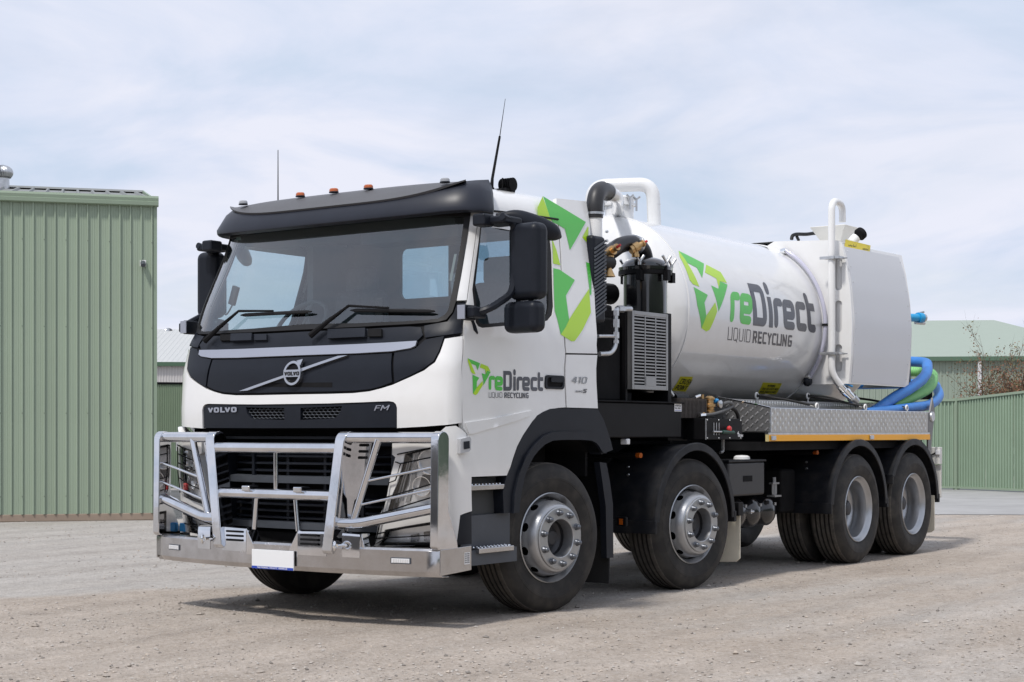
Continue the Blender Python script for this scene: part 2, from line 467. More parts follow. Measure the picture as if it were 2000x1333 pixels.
# ---------------------------------------------------------------- lettering: strokes turned to flat shapes
def chaik(pts, closed, it=2):
    for _ in range(it):
        o = []
        n = len(pts)
        rng = range(n if closed else n - 1)
        if not closed: o.append(pts[0])
        for i in rng:
            a = pts[i]; b = pts[(i+1) % n]
            if hypot(a[0]-b[0], a[1]-b[1]) < 1e-6: continue
            l0, l1 = 0.25, 0.75
            o.append((a[0]+(b[0]-a[0])*l0, a[1]+(b[1]-a[1])*l0)); o.append((a[0]+(b[0]-a[0])*l1, a[1]+(b[1]-a[1])*l1))
        if not closed: o.append(pts[-1])
        pts = o
    return pts
S_, C_, R_ = 's', 'c', 'r'     # s straight strokes, r rounded corners, c closed and rounded
GL = {
 'r': (0.36, [(R_, [(0,0),(0,.40),(0,.66),(.30,.66)])]),
 'e': (0.56, [(R_, [(.42,0),(.2,0),(0,0),(0,.33),(0,.66),(.21,.66),(.44,.66),(.44,.50),(.44,.30),(.3,.30),(.02,.30)])]),
 'D': (0.66, [(S_, [(0,0),(0,1.0)]), (R_, [(0,1.0),(.25,1.0),(.50,1.0),(.50,.65),(.50,.35),(.50,0),(.25,0),(0,0)])]),
 'i': (0.17, [(S_, [(0,0),(0,.66)]), (R_, [(0,.97),(0,1.13)])]),
 'c': (0.48, [(R_, [(.38,0),(.2,0),(0,0),(0,.33),(0,.66),(.2,.66),(.38,.66)])]),
 't': (0.34, [(R_, [(0,1.0),(0,.3),(0,0),(.28,0)]), (S_, [(0,.66),(.26,.66)])]),
 'L': (0.46, [(S_, [(0,1),(0,0)]), (S_, [(0,0),(.40,0)])]),
 'I': (0.20, [(S_, [(0,0),(0,1)])]),
 'Q': (0.70, [(C_, [(0,0),(0,.5),(0,1),(.25,1),(.5,1),(.5,.5),(.5,0),(.25,0)]), (S_, [(.3,.1),(.5,-.14)])]),
 'O': (0.70, [(C_, [(0,0),(0,.5),(0,1),(.25,1),(.5,1),(.5,.5),(.5,0),(.25,0)])]),
 '0': (0.66, [(C_, [(0,0),(0,.5),(0,1),(.22,1),(.44,1),(.44,.5),(.44,0),(.22,0)])]),
 'U': (0.68, [(R_, [(0,1),(0,.5),(0,0),(.24,0),(.48,0),(.48,.5),(.48,1)])]),
 'R': (0.62, [(S_, [(0,0),(0,1)]), (R_, [(0,1),(.3,1),(.42,1),(.42,.75),(.42,.47),(.3,.47),(0,.47)]), (S_, [(.2,.47),(.44,0)])]),
 'P': (0.58, [(S_, [(0,0),(0,1)]), (R_, [(0,1),(.3,1),(.42,1),(.42,.7),(.42,.42),(.3,.42),(0,.42)])]),
 'E': (0.54, [(S_, [(0,0),(0,1)]), (S_, [(0,1),(.38,1)]), (S_, [(0,.5),(.34,.5)]), (S_, [(0,0),(.38,0)])]),
 'F': (0.54, [(S_, [(0,0),(0,1)]), (S_, [(0,1),(.40,1)]), (S_, [(0,.5),(.34,.5)])]),
 'C': (0.58, [(R_, [(.44,1),(.2,1),(0,1),(0,.5),(0,0),(.2,0),(.44,0)])]),
 'G': (0.66, [(R_, [(.46,1),(.2,1),(0,1),(0,.5),(0,0),(.25,0),(.46,0),(.46,.2),(.46,.47)]), (S_, [(.46,.47),(.26,.47)])]),
 'Y': (0.60, [(S_, [(0,1),(.23,.5)]), (S_, [(.46,1),(.23,.5)]), (S_, [(.23,.5),(.23,0)])]),
 'N': (0.70, [(S_, [(0,0),(0,1)]), (S_, [(0,1),(.48,0)]), (S_, [(.48,0),(.48,1)])]),
 'M': (0.86, [(S_, [(0,0),(0,1)]), (S_, [(0,1),(.31,.3)]), (S_, [(.31,.3),(.62,1)]), (S_, [(.62,1),(.62,0)])]),
 'V': (0.66, [(S_, [(0,1),(.25,0)]), (S_, [(.5,1),(.25,0)])]),
 'A': (0.66, [(S_, [(0,0),(.25,1)]), (S_, [(.5,0),(.25,1)]), (S_, [(.1,.33),(.4,.33)])]),
 'S': (0.60, [(R_, [(.42,1),(.2,1),(0,1),(0,.75),(0,.5),(.2,.5),(.42,.5),(.42,.25),(.42,0),(.2,0),(0,0)])]),
 '5': (0.56, [(R_, [(.42,1),(0,1),(0,.55),(.25,.55),(.42,.55),(.42,.25),(.42,0),(.2,0),(0,0)])]),
 'H': (0.66, [(S_, [(0,0),(0,1)]), (S_, [(.46,0),(.46,1)]), (S_, [(0,.5),(.46,.5)])]),
 'T': (0.58, [(S_, [(0,1),(.46,1)]), (S_, [(.23,0),(.23,1)])]),
 'K': (0.60, [(S_, [(0,0),(0,1)]), (S_, [(0,.45),(.42,1)]), (S_, [(.12,.55),(.44,0)])]),
 'W': (0.90, [(S_, [(0,1),(.18,0)]), (S_, [(.18,0),(.34,.8)]), (S_, [(.34,.8),(.5,0)]), (S_, [(.5,0),(.68,1)])]),
 '4': (0.60, [(R_, [(.36,0),(.36,1)]), (S_, [(.30,1),(0,.3)]), (S_, [(0,.3),(.48,.3)])]),
 '1': (0.34, [(S_, [(.14,0),(.14,1)]), (S_, [(.14,1),(0,.86)])]),
 ' ': (0.36, []),
}
def strokes(text, wgt, slant=0.0, track=0.0):
    """-> polygons in a frame where capitals are 1 high; also the width"""
    out = []; x = wgt / 2
    for ch in text:
        adv, ss = GL[ch]
        for kind, pts in ss:
            cl = kind == C_
            if kind != S_: pts = chaik(pts, cl, 3)
            h = wgt / 2
            pts = [(x + a, h + b * (1 - wgt)) for a, b in pts]
            n = len(pts)
            for i in range(n if cl else n - 1):
                a = pts[i]; b = pts[(i+1) % n]
                dx, dy = b[0]-a[0], b[1]-a[1]; l = hypot(dx, dy) or 1
                dx /= l; dy /= l
                e0 = h if (kind == S_) else (0.0); e1 = e0
                if kind == S_ and abs(dx) > 0.1 and abs(dy) > 0.1: e0 = e1 = h * 0.55
                px_, py_ = -dy*h, dx*h
                out.append([(a[0]-dx*e0+px_, a[1]-dy*e0+py_), (a[0]-dx*e0-px_, a[1]-dy*e0-py_), (b[0]+dx*e1-px_, b[1]+dy*e1-py_), (b[0]+dx*e1+px_, b[1]+dy*e1+py_)])
                if i < n - 2 or cl:
                    out.append([(b[0]+h*cos(q*pi/4+.2), b[1]+h*sin(q*pi/4+.2)) for q in range(8)])
        x += adv * (1 + 0.55 * wgt) + wgt * 0.42 + track
    wd = x
    wd = max([a for p in out for a, b in p] + [0.01])
    if slant: out = [[(a + b*slant, b) for a, b in p] for p in out]
    return out, wd
def text_patch(name, mt, parent, text, wgt, fn, o, ux, uy, off=0.003, slant=0.0, track=0.0, fit=True, step=0.2, **k):
    """o = lower-left corner on the surface, ux = vector over the whole width, uy = vector over the height"""
    ps, wd = strokes(text, wgt, slant, track)
    q = [densify([(o[0] + ux[0]*a/wd + uy[0]*b, o[1] + ux[1]*a/wd + uy[1]*b) for a, b in p], 0.03) for p in ps]
    mb = MB()
    vs = []; ed = []
    for p in q:
        b = len(vs); vs += [Vector(c) for c in p]; ed += [(b+i, b+(i+1) % len(p)) for i in range(len(p))]
    r = delaunay_2d_cdt(vs, ed, [], 0, 1e-6)
    bb = [(min(c[0] for c in p), max(c[0] for c in p), min(c[1] for c in p), max(c[1] for c in p), p) for p in q]
    F = []
    for f in r[2]:
        cx = sum(r[0][i].x for i in f)/len(f); cy = sum(r[0][i].y for i in f)/len(f)
        if any(x0 <= cx <= x1 and y0 <= cy <= y1 and inpoly(cx, cy, p) for x0, x1, y0, y1, p in bb): F.append(list(f))
    used = sorted({i for f in F for i in f}); mp = {i: n for n, i in enumerate(used)}
    mb.add([fn(r[0][i].x, r[0][i].y, off) for i in used], [[mp[i] for i in f] for f in F])
    me = bpy.data.meshes.new(name); me.from_pydata([tuple(p) for p in mb.v], [], mb.f); me.validate()
    if len(me.polygons):
        i0 = used[0]; nout = Vector(fn(r[0][i0].x, r[0][i0].y, 0.01)) - Vector(fn(r[0][i0].x, r[0][i0].y, 0))
        if me.polygons[0].normal.dot(nout) < 0: me.flip_normals()
    me.shade_smooth()
    return setk(link(name, me, mt, parent), **k)
def text_px(name, mt, parent, text, wgt, fn, g, bl, br, tl, **k):
    """the same with the three corners given as photo points on the surface"""
    a = inv(fn, *bl, g); b = inv(fn, *br, g); c = inv(fn, *tl, g)
    return text_patch(name, mt, parent, text, wgt, fn, a, (b[0]-a[0], b[1]-a[1]), (c[0]-a[0], c[1]-a[1]), **k)
# ================================================================ THE SETTING
def nodes_mat(name):
    M = bpy.data.materials.new(name); M.use_nodes = True
    t = M.node_tree
    return M, t, t.nodes['Principled BSDF'], t.links.new
def ground_material():
    M, t, b, L = nodes_mat('compacted_gravel')
    geo = t.nodes.new('ShaderNodeNewGeometry')
    def noi(scale, det=6, rough=0.6, mp=None, dist=0.0):
        n = t.nodes.new('ShaderNodeTexNoise'); n.inputs['Scale'].default_value = scale
        n.inputs['Detail'].default_value = det; n.inputs['Roughness'].default_value = rough; n.inputs['Distortion'].default_value = dist
        if mp:
            q = t.nodes.new('ShaderNodeMapping'); q.inputs['Scale'].default_value = mp[0]; q.inputs['Rotation'].default_value = (0, 0, mp[1])
            L(geo.outputs['Position'], q.inputs[0]); L(q.outputs[0], n.inputs['Vector'])
        else: L(geo.outputs['Position'], n.inputs['Vector'])
        return n.outputs[0]
    def ramp(v, stops):
        r = t.nodes.new('ShaderNodeValToRGB'); e = r.color_ramp.elements
        while len(e) < len(stops): e.new(0.5)
        for k, (p, c) in enumerate(stops):
            e[k].position = p; e[k].color = (*c, 1) if not isinstance(c, (int, float)) else (c, c, c, 1)
        L(v, r.inputs[0]); return r.outputs[0]
    def mixc(f, a, c, bt='MIX'):
        n = t.nodes.new('ShaderNodeMix'); n.data_type = 'RGBA'; n.blend_type = bt
        for i, v in ((0, f), (6, a), (7, c)):
            if isinstance(v, (int, float)): n.inputs[i].default_value = v
            elif isinstance(v, tuple): n.inputs[i].default_value = (*v, 1)
            else: L(v, n.inputs[i])
        return n.outputs[2]
    brown = mixc(ramp(noi(0.7, 7), [(0.35, 0.0), (0.65, 1.0)]), (0.360, 0.295, 0.235), (0.425, 0.362, 0.302))
    grey = mixc(ramp(noi(0.5, 7, 0.65, ((0.35, 2.2, 1), YAW - pi/2)), [(0.35, 0.0), (0.66, 1.0)]), (0.365, 0.335, 0.302), (0.435, 0.412, 0.385))
    # where the finer grey crushed rock takes over from the brown gravel
    A = PZ(0, 1170, 0); B = PZ(420, 1152, 0)
    d = (B - A).normalized(); n = Vector((-d.y, d.x, 0))
    dp = t.nodes.new('ShaderNodeVectorMath'); dp.operation = 'DOT_PRODUCT'; dp.inputs[1].default_value = n
    L(geo.outputs['Position'], dp.inputs[0])
    def mth(op, a, c):
        q = t.nodes.new('ShaderNodeMath'); q.operation = op
        for i, v in enumerate((a, c)):
            if isinstance(v, (int, float)): q.inputs[i].default_value = v
            else: L(v, q.inputs[i])
        return q.outputs[0]
    sd = mth('SUBTRACT', dp.outputs['Value'], A.dot(n))
    sd = mth('ADD', sd, mth('MULTIPLY', mth('SUBTRACT', noi(0.9, 5), 0.5), 1.1))
    sx = t.nodes.new('ShaderNodeSeparateXYZ'); L(geo.outputs['Position'], sx.inputs[0])
    edge = ramp(mth('MULTIPLY', sd, 1.0), [(0.0, 0.0), (0.28, 0.85)])
    patches = ramp(noi(0.33, 6, 0.6, ((0.5, 1.6, 1), YAW - pi/2)), [(0.46, 0.0), (0.62, 0.9)])
    isl = t.nodes.new('ShaderNodeVectorMath'); isl.operation = 'DOT_PRODUCT'; isl.inputs[1].default_value = (RX, RY, 0)
    L(geo.outputs['Position'], isl.inputs[0])
    lat = mth('SUBTRACT', isl.outputs['Value'], RX * CX + RY * CY)
    rs = t.nodes.new('ShaderNodeMapRange'); rs.inputs[1].default_value = -1.5; rs.inputs[2].default_value = 1.0; rs.inputs[3].default_value = 1.0; rs.inputs[4].default_value = 0.0
    L(lat, rs.inputs[0])
    f = mth('ADD', mth('MULTIPLY', edge, rs.outputs[0]), mth('MULTIPLY', patches, mth('SUBTRACT', 1.0, rs.outputs[0])))
    f = mth('MINIMUM', f, 1.0)
    c = mixc(f, brown, grey)
    # stone grain
    g1 = t.nodes.new('ShaderNodeTexVoronoi'); g1.inputs['Scale'].default_value = 55; L(geo.outputs['Position'], g1.inputs['Vector'])
    c = mixc(0.20, c, ramp(g1.outputs['Color'], [(0.0, 0.12), (0.5, 0.42), (1.0, 0.75)]))
    fine = noi(180, 3, 0.7)
    c = mixc(0.5, c, ramp(fine, [(0.30, 0.40), (0.5, 0.98), (0.72, 1.25)]), 'MULTIPLY')
    spots = t.nodes.new('ShaderNodeTexVoronoi'); spots.inputs['Scale'].default_value = 9; spots.inputs['Randomness'].default_value = 1; L(geo.outputs['Position'], spots.inputs['Vector'])
    c = mixc(ramp(spots.outputs['Distance'], [(0.02, 0.55), (0.10, 0.0)]), c, (0.16, 0.145, 0.13))
    strk = noi(2.6, 9, 0.72, ((0.30, 1.5, 1), YAW - pi/2), 0.3)
    c = mixc(0.75, c, ramp(strk, [(0.30, 0.80), (0.48, 1.0), (0.70, 1.10)]), 'MULTIPLY')
    clus = noi(11, 5, 0.65, ((0.5, 1.6, 1), YAW - pi/2)); 
    speck = noi(70, 2, 0.8)
    c = mixc(mth('MULTIPLY', ramp(clus, [(0.50, 0.0), (0.66, 1.0)]), ramp(speck, [(0.52, 0.0), (0.62, 0.75)])), c, (0.15, 0.135, 0.12))
    wv = t.nodes.new('ShaderNodeTexWave'); wv.wave_type = 'BANDS'; wv.bands_direction = 'Y'; wv.inputs['Scale'].default_value = 0.38; wv.inputs['Distortion'].default_value = 5.0; wv.inputs['Detail'].default_value = 4; wv.inputs['Detail Scale'].default_value = 0.6; L(geo.outputs['Position'], wv.inputs['Vector'])
    c = mixc(0.5, c, ramp(wv.outputs['Fac'], [(0.0, 0.88), (0.35, 1.0), (1.0, 1.06)]), 'MULTIPLY')
    mid = noi(6, 6, 0.7)
    c = mixc(0.55, c, ramp(mid, [(0.28, 0.72), (0.5, 1.0), (0.75, 1.14)]), 'MULTIPLY')
    L(c, b.inputs['Base Color']); b.inputs['Roughness'].default_value = 0.93; b.inputs['Specular IOR Level'].default_value = 0.2
    bp = t.nodes.new('ShaderNodeBump'); bp.inputs['Strength'].default_value = 0.65; bp.inputs['Distance'].default_value = 0.012
    h = mth('ADD', mth('MULTIPLY', fine, 0.5), mth('MULTIPLY', g1.outputs['Distance'], 0.9))
    h = mth('ADD', h, mth('MULTIPLY', mid, 1.5))
    L(h, bp.inputs['Height']); L(bp.outputs[0], b.inputs['Normal'])
    return M
gm = ground_material()
def gz(x, y):
    d = hypot(x - CX, y - CY)
    k = max(0.0, min(1.0, (26 - d) / 6))
    # level right under the tyres
    near = 1.0
    for wx in (0, 1.995, 5.13, 6.48):
        for wy in (-1.1, 1.1):
            q = hypot(x - wx, y - wy); near = min(near, max(0.0, (q - 0.3) / 0.8))
    return k * near * (0.016 * noise.noise(Vector((x * 0.8, y * 0.8, 0))) + 0.008 * noise.noise(Vector((x * 3.1, y * 3.1, 4))) ) - 0.004 * k * near
def ground():
    mb = MB()
    xs = []
    def axis(lo, hi, c0, c1, st):
        a = []; v = c0
        while v < c1: a.append(v); v += st
        g = st; v = c1
        while v < hi: a.append(v); g *= 1.6; v += g
        a.append(hi); g = st; v = c0; pre = []
        while v > lo: g *= 1.6; v -= g; pre.append(max(v, lo))
        return sorted(set(pre)) + a
    X = axis(-450, 700, -8.5, 12, 0.11); Y = axis(-450, 700, -7, 9, 0.11)
    rows = [[(x, y, gz(x, y)) for x in X] for y in Y]
    mb.grid(rows)
    o = mb.build('ground', gm, smooth=180, fix=False)
    return setk(o, kind='structure')
ground()
# pebbles lying loose on the gravel
def stones():
    rnd = random.Random(3)
    bases = []
    for q in range(6):
        vs = []
        for (x, y, z) in ((1,0,0),(-1,0,0),(0,1,0),(0,-1,0),(0,0,1),(0,0,-1)):
            vs.append(Vector((x, y, z)) * (0.75 + 0.5 * rnd.random()) + Vector((rnd.uniform(-.25,.25), rnd.uniform(-.25,.25), rnd.uniform(-.25,.25))))
        bases.append(vs)
    fs = [(0,2,4),(2,1,4),(1,3,4),(3,0,4),(2,0,5),(1,2,5),(3,1,5),(0,3,5)]
    mb = MB()
    for i in range(26000):
        d = 7.6 + 17 * rnd.random() ** 1.7
        px = rnd.uniform(-150, 2150)
        p = PD(px, 844, d); 
        dens = noise.noise(Vector((p.x * 0.55, p.y * 0.55, 7)))
        if dens < rnd.uniform(-0.55, 0.45): continue
        s = 0.0035 + 0.0085 * rnd.random() ** 3.5
        if rnd.random() < 0.012: s *= 2.2
        M = Matrix.Translation((p.x, p.y, gz(p.x, p.y) + s * 0.28)) @ Matrix.Rotation(rnd.uniform(0, 6.3), 4, 'Z') @ Matrix.Diagonal((s * rnd.uniform(.8, 1.5), s, s * rnd.uniform(.5, .9), 1))
        mb.m = rnd.choice((0, 0, 1, 2, 2, 3))
        mb.add([M @ v for v in bases[i % 6]], fs)
    me = mb.mesh('loose_stones', 0, fix=False)
    for k_, c_ in enumerate(((0.36, 0.32, 0.28), (0.22, 0.20, 0.18), (0.44, 0.41, 0.375), (0.46, 0.40, 0.34))):
        me.materials.append(mat('stone_%d' % k_, c_, 0.9, var=0.15, vscale=30))
    setk(link('loose_stones', me, None), kind='stuff')
stones()
slab_m = mat('old_concrete', (0.325, 0.322, 0.318), 0.88, var=0.16, vscale=0.9, bump=0.3, bscale=25)
def slab():
    a = PZ(1240, 1004, 0); b = PZ(2500, 1008, 0); c = PZ(2500, 952, 0); d = PZ(1240, 956, 0)
    m_ = MB(); m_.add([(p.x, p.y, 0.006) for p in (a, b, c, d)], [(0, 1, 2, 3)])
    setk(m_.build('concrete_apron', slab_m, smooth=0, fix=False), kind='structure')
slab()

green_w = mat('sage_steel_sheet', (0.315, 0.385, 0.295), 0.5, var=0.035, vscale=0.9, spec=0.35, dirt=0.02)
green_t = mat('sage_trim', (0.26, 0.33, 0.245), 0.5, var=0.03)
green_d = mat('dark_green_trim', (0.055, 0.11, 0.065), 0.5)
green_f = mat('fence_sheet_green', (0.265, 0.355, 0.26), 0.5, var=0.05, vscale=1.5, dirt=0.03)
green_r = mat('pale_green_roof', (0.30, 0.355, 0.30), 0.6, var=0.02)
roof_g = mat('grey_steel_roof', (0.19, 0.20, 0.19), 0.5, var=0.06)
plinth_m = mat('concrete_plinth', (0.30, 0.235, 0.185), 0.9, var=0.10, vscale=4)
roof_pale = mat('pale_zinc_roof', (0.47, 0.48, 0.47), 0.5, var=0.03)
def frame_of(p0, p1):
    """local frame with X along p0->p1, Y to the back (away from the camera), Z up"""
    d = (p1 - p0); d.z = 0; L_ = d.length; d.normalize()
    n = Vector((-d.y, d.x, 0))
    if n.dot(Vector((FX, FY, 0))) < 0: n = -n
    M = Matrix(((d.x, n.x, 0, p0.x), (d.y, n.y, 0, p0.y), (0, 0, 1, 0), (0, 0, 0, 1)))
    return M, L_
def corrug(L_, z0, z1, pitch, depth, prof, y0=0.0):
    """sheet in local X-Z with ribs; prof = fractions of the pitch and of the depth"""
    xs = []
    n = int(L_ / pitch + 0.5)
    for i in range(n):
        for a, b in prof: xs.append((min(L_, (i + a) * pitch), y0 - b * depth))
    xs.append((L_, y0 - prof[0][1] * depth))
    m_ = MB(); m_.grid([[(x, y, z0) for x, y in xs], [(x, y, z1) for x, y in xs]])
    return m_
def green_shed():
    p0 = PD(305, 844, 22.85); p1 = PD(0, 844, 22.3); p0.z = p1.z = 0
    M, _ = frame_of(p0, p1)
    if M.determinant() < 0: pass
    root = empty('green_shed')
    root.matrix_world = M
    setk(root, 'tall sage green ribbed steel shed at the left, on a brown concrete plinth', 'shed')
    W, H, D = 10.2, 4.42, 9.6
    pitch = 0.1455
    prof = [(0, 0), (0.05, 0), (0.09, 0.030), (0.20, 0.030), (0.245, 0), (0.5, 0), (0.515, .004), (0.53, 0), (0.70, 0), (0.715, .004), (0.73, 0), (1.0, 0)]
    pm = MB(); pm.grid([[(a * pitch, -b, 0.10) for a, b in prof], [(a * pitch, -b, H) for a, b in prof]])
    me = pm.mesh('wall_panel', 0, fix=False); me.materials.append(green_w)
    for i in range(int(W / pitch)):
        o = link('wall_panel', me, None, root, (i * pitch + 0.04, random.uniform(-.003, .003), 0))
    sc_ = MB()
    for zz_ in (0.35, 1.5, 2.7, 3.9):
        for i in range(int(W / pitch)):
            if i % 2 == 0: x_ = i * pitch + .04 + .0205; sc_.box((x_ - .006, -.036, zz_ - .006), (x_ + .006, -.029, zz_ + .006))
    sc_.build('sheet_screw', mat('screw_green', (.16, .19, .15), .5), root, smooth=0, kind='stuff')
    b = MB(); b.box((-0.005, 0.02, 0.10), (0.04, -0.012, H)); b.box((-0.012, -0.014, 0.10), (0.03, 0.03, H)); b.build('corner_flashing', green_t, root, smooth=0)
    b = MB(); b.box((0.0, 0.031, 0.1), (W, D, H - 0.02)); b.build('wall', green_w, root, smooth=0)
    b = MB(); b.box((-0.02, -0.012, 0.0), (W, D + .02, 0.10)); b.build('plinth', plinth_m, root, bevel=0.01)
    b = MB()
    b.prism([(-0.05, H - 0.01), (-0.085, H + 0.0), (-0.09, H + 0.05), (-0.082, H + .055), (-0.09, H + 0.10), (-0.08, H + 0.130), (-0.07, H + 0.130), (-0.07, H + 0.11), (0.03, H + 0.12), (0.03, H - 0.01)], lambda a, z, t: Vector((t, a, z)), -0.03, W)
    b.build('gutter', green_t, root, smooth=0)
    s = math.tan(radians(9.1)); half = D / 2
    for k in range(2):
        rb = MB()
        n = int(W / 0.235)
        row0 = []; row1 = []
        ya, yb = (-0.06, half) if k == 0 else (half + 0.001, D + .1)
        for i in range(n + 1):
            for dx, h in ((0, 0), (0.085, 0), (0.10, 0.035), (0.125, 0.035), (0.14, 0)):
                x = min(W, i * 0.235 + dx)
                for rr, y in ((row0, ya), (row1, yb)):
                    z = H + 0.09 + (s * y if y <= half else s * (D - y)) + h
                    rr.append((x, y, z))
        rb.grid([row0, row1]); rb.build('roof', roof_g, root, smooth=0, fix=False)
    g = MB()
    g.prism([(0, H - .02), (half, H + s * half + .06), (D, H - .02)], lambda a, z, t: Vector((t, a, z)), 0.0, 0.03); g.build('gable', green_w, root, smooth=0)
    g = MB(); g.prism([(-.06, H + .07), (half, H + .09 + s*half + .05), (half, H + .09 + s*half - .06), (-.06, H - .02)], lambda a, z, t: Vector((t, a, z)), -0.03, -0.004); g.build('barge_board', green_t, root, smooth=0)
    g = MB(); zr = H + .11 + s * half
    g.prism([(half - .16, zr - .02), (half, zr + .035), (half + .16, zr - .02)], lambda a, z, t: Vector((t, a, z)), -0.03, W); g.build('ridge_cap', roof_g, root, smooth=0)
    # turbine ventilator on the ridge
    vent(root, (M.inverted() @ PD(8, 844, 27.0)).x, half - .35, H + s * (half - .35) + 0.04, 0.165, steel)
    return root, M
def vent(root, x, y, z, r, mt):
    v = MB()
    v.lathe([(0.62 * r, -0.1), (0.62 * r, 1.3 * r), (0.68 * r, 1.35 * r)], Matrix.Translation((x, y, z)), 24)
    o = v.build('roof_ventilator', mt, root)
    n = 26
    bl = MB()
    for k in range(n):
        a = 2 * pi * k / n
        rows = []
        for i in range(9):
            t = i / 8; ph = -0.55 * pi / 2 + t * (1.45 * pi / 2)
            rr = r * max(0.2, cos(ph)); h = z + 1.35 * r + r * 0.75 * (sin(ph) + 0.72)
            aa = a + 0.25 * t
            rows.append([(x + rr * cos(aa), y + rr * sin(aa), h), (x + rr * .90 * cos(aa + .26), y + rr * .90 * sin(aa + .26), h)])
        bl.grid(rows)
    bl.build('vane', mt, o, fix=False, kind='stuff')
    c = MB(); c.lathe([(0.78 * r, 1.38*r), (0.80*r, 1.9*r), (0.5*r, 2.5*r), (0.001, 2.68*r)], Matrix.Translation((x, y, z)), 24); c.build('ventilator_core', mat('dark_zinc', (.12,.12,.12), .5, metal=.8), o)
shed, SHM = green_shed()
def security_lamp():
    q = SHM.inverted()
    # on the wall at the photo's (279, 516)
    r = ray(279, 515); c = Vector((CX, CY, CZ)); d = Vector(r)
    n = SHM.to_3x3() @ Vector((0, 1, 0)); p0 = SHM.translation
    t = (p0 - c).dot(n) / d.dot(n); p = c + d * t
    root = empty('wall_lamp'); root.matrix_world = Matrix.Translation(p) @ SHM.to_3x3().to_4x4()
    setk(root, 'small grey lamp on a white square plate, fixed to the green shed wall', 'wall lamp')
    b = MB(); b.box((-0.042, -0.012, -0.045), (0.042, -0.03, 0.045)); b.build('back_plate', white, root, bevel=0.004)
    b = MB(); b.lathe([(0.0, 0), (0.03, 0), (0.036, 0.02), (0.036, 0.10), (0.028, 0.12), (0.0, 0.12)], Matrix.Translation((0, -0.03, 0.01)) @ Matrix.Rotation(radians(115), 4, 'X'), 20); b.build('lamp_head', plast_l, root)
security_lamp()

def far_warehouse_left():
    p0 = PD(-300, 844, 58.7); p1 = PD(1000, 844, 61); M, L_ = frame_of(p0, p1)
    root = empty('warehouse'); root.matrix_world = M
    setk(root, 'distant warehouse with pale zinc roof and dark green gutter, right of the green shed', 'warehouse')
    ze = 3.78
    rb = MB(); s = 1.86 / 10
    corr = []
    n = int(L_ / 0.19)
    r0, r1 = [], []
    for i in range(n):
        for dx, h in ((0, 0), (.10, 0), (.12, .012), (.16, .012), (.18, 0)):
            r0.append((i * .19 + dx, -0.05, ze + h)); r1.append((i * .19 + dx, 10.0, ze + 10 * s + h))
    rb.grid([r0, r1]); rb.build('roof', roof_pale, root, smooth=0, fix=False)
    b = MB(); b.box((0, -0.18, ze - .12), (L_, -0.02, ze + .03)); b.build('gutter', green_d, root, smooth=0)
    corrug(L_, 0, ze - .1, 0.10, 0.02, [(0, 0), (.4, 0), (.5, 1), (.9, 1)]).build('wall', mat('pale_sheet', (.50, .485, .48), .6), root, smooth=0, fix=False)
    vent(root, (M.inverted() @ PD(316, 844, 67)).x, 9.6, ze + 9.6 * s - .42, 0.20, steel)
far_warehouse_left()
def far_fence_left():
    p0 = PD(285, 844, 34); p1 = PD(760, 844, 35.5); M, L_ = frame_of(p0, p1)
    root = empty('yard_fence'); root.matrix_world = M
    setk(root, 'green corrugated steel fence with a black cap rail, seen between shed and truck cab', 'fence')
    pw = 0.76; n = int(L_ / pw)
    m_ = corrug(pw, 0.05, 2.24, 0.038, 0.014, [(0, 0), (.35, 0), (.5, 1), (.85, 1)])
    me = m_.mesh('sheet', 0, fix=False); me.materials.append(mat('olive_sheet', (.25, .32, .22), .5, var=.05))
    for i in range(n): link('sheet', me, None, root, (i * pw, 0, 0))
    b = MB(); b.box((0, -0.03, 2.24), (n * pw, 0.04, 2.285)); b.build('cap_rail', black, root, smooth=0)
far_fence_left()
def tan_post():
    p = PD(308.5, 844, 24.5)
    root = empty('tan_post', (p.x, p.y, 0))
    setk(root, 'thin tan post with a black cap behind the right corner of the green shed', 'post')
    b = MB(); b.box((-.03, -.03, 0), (.03, .03, 0.74)); b.build('post', mat('tan_paint', (.42, .33, .24), .7), root, bevel=.004)
    b = MB(); b.box((-.034, -.034, 0.74), (.034, .034, 0.80)); b.build('cap', black, root, bevel=.004)
tan_post()

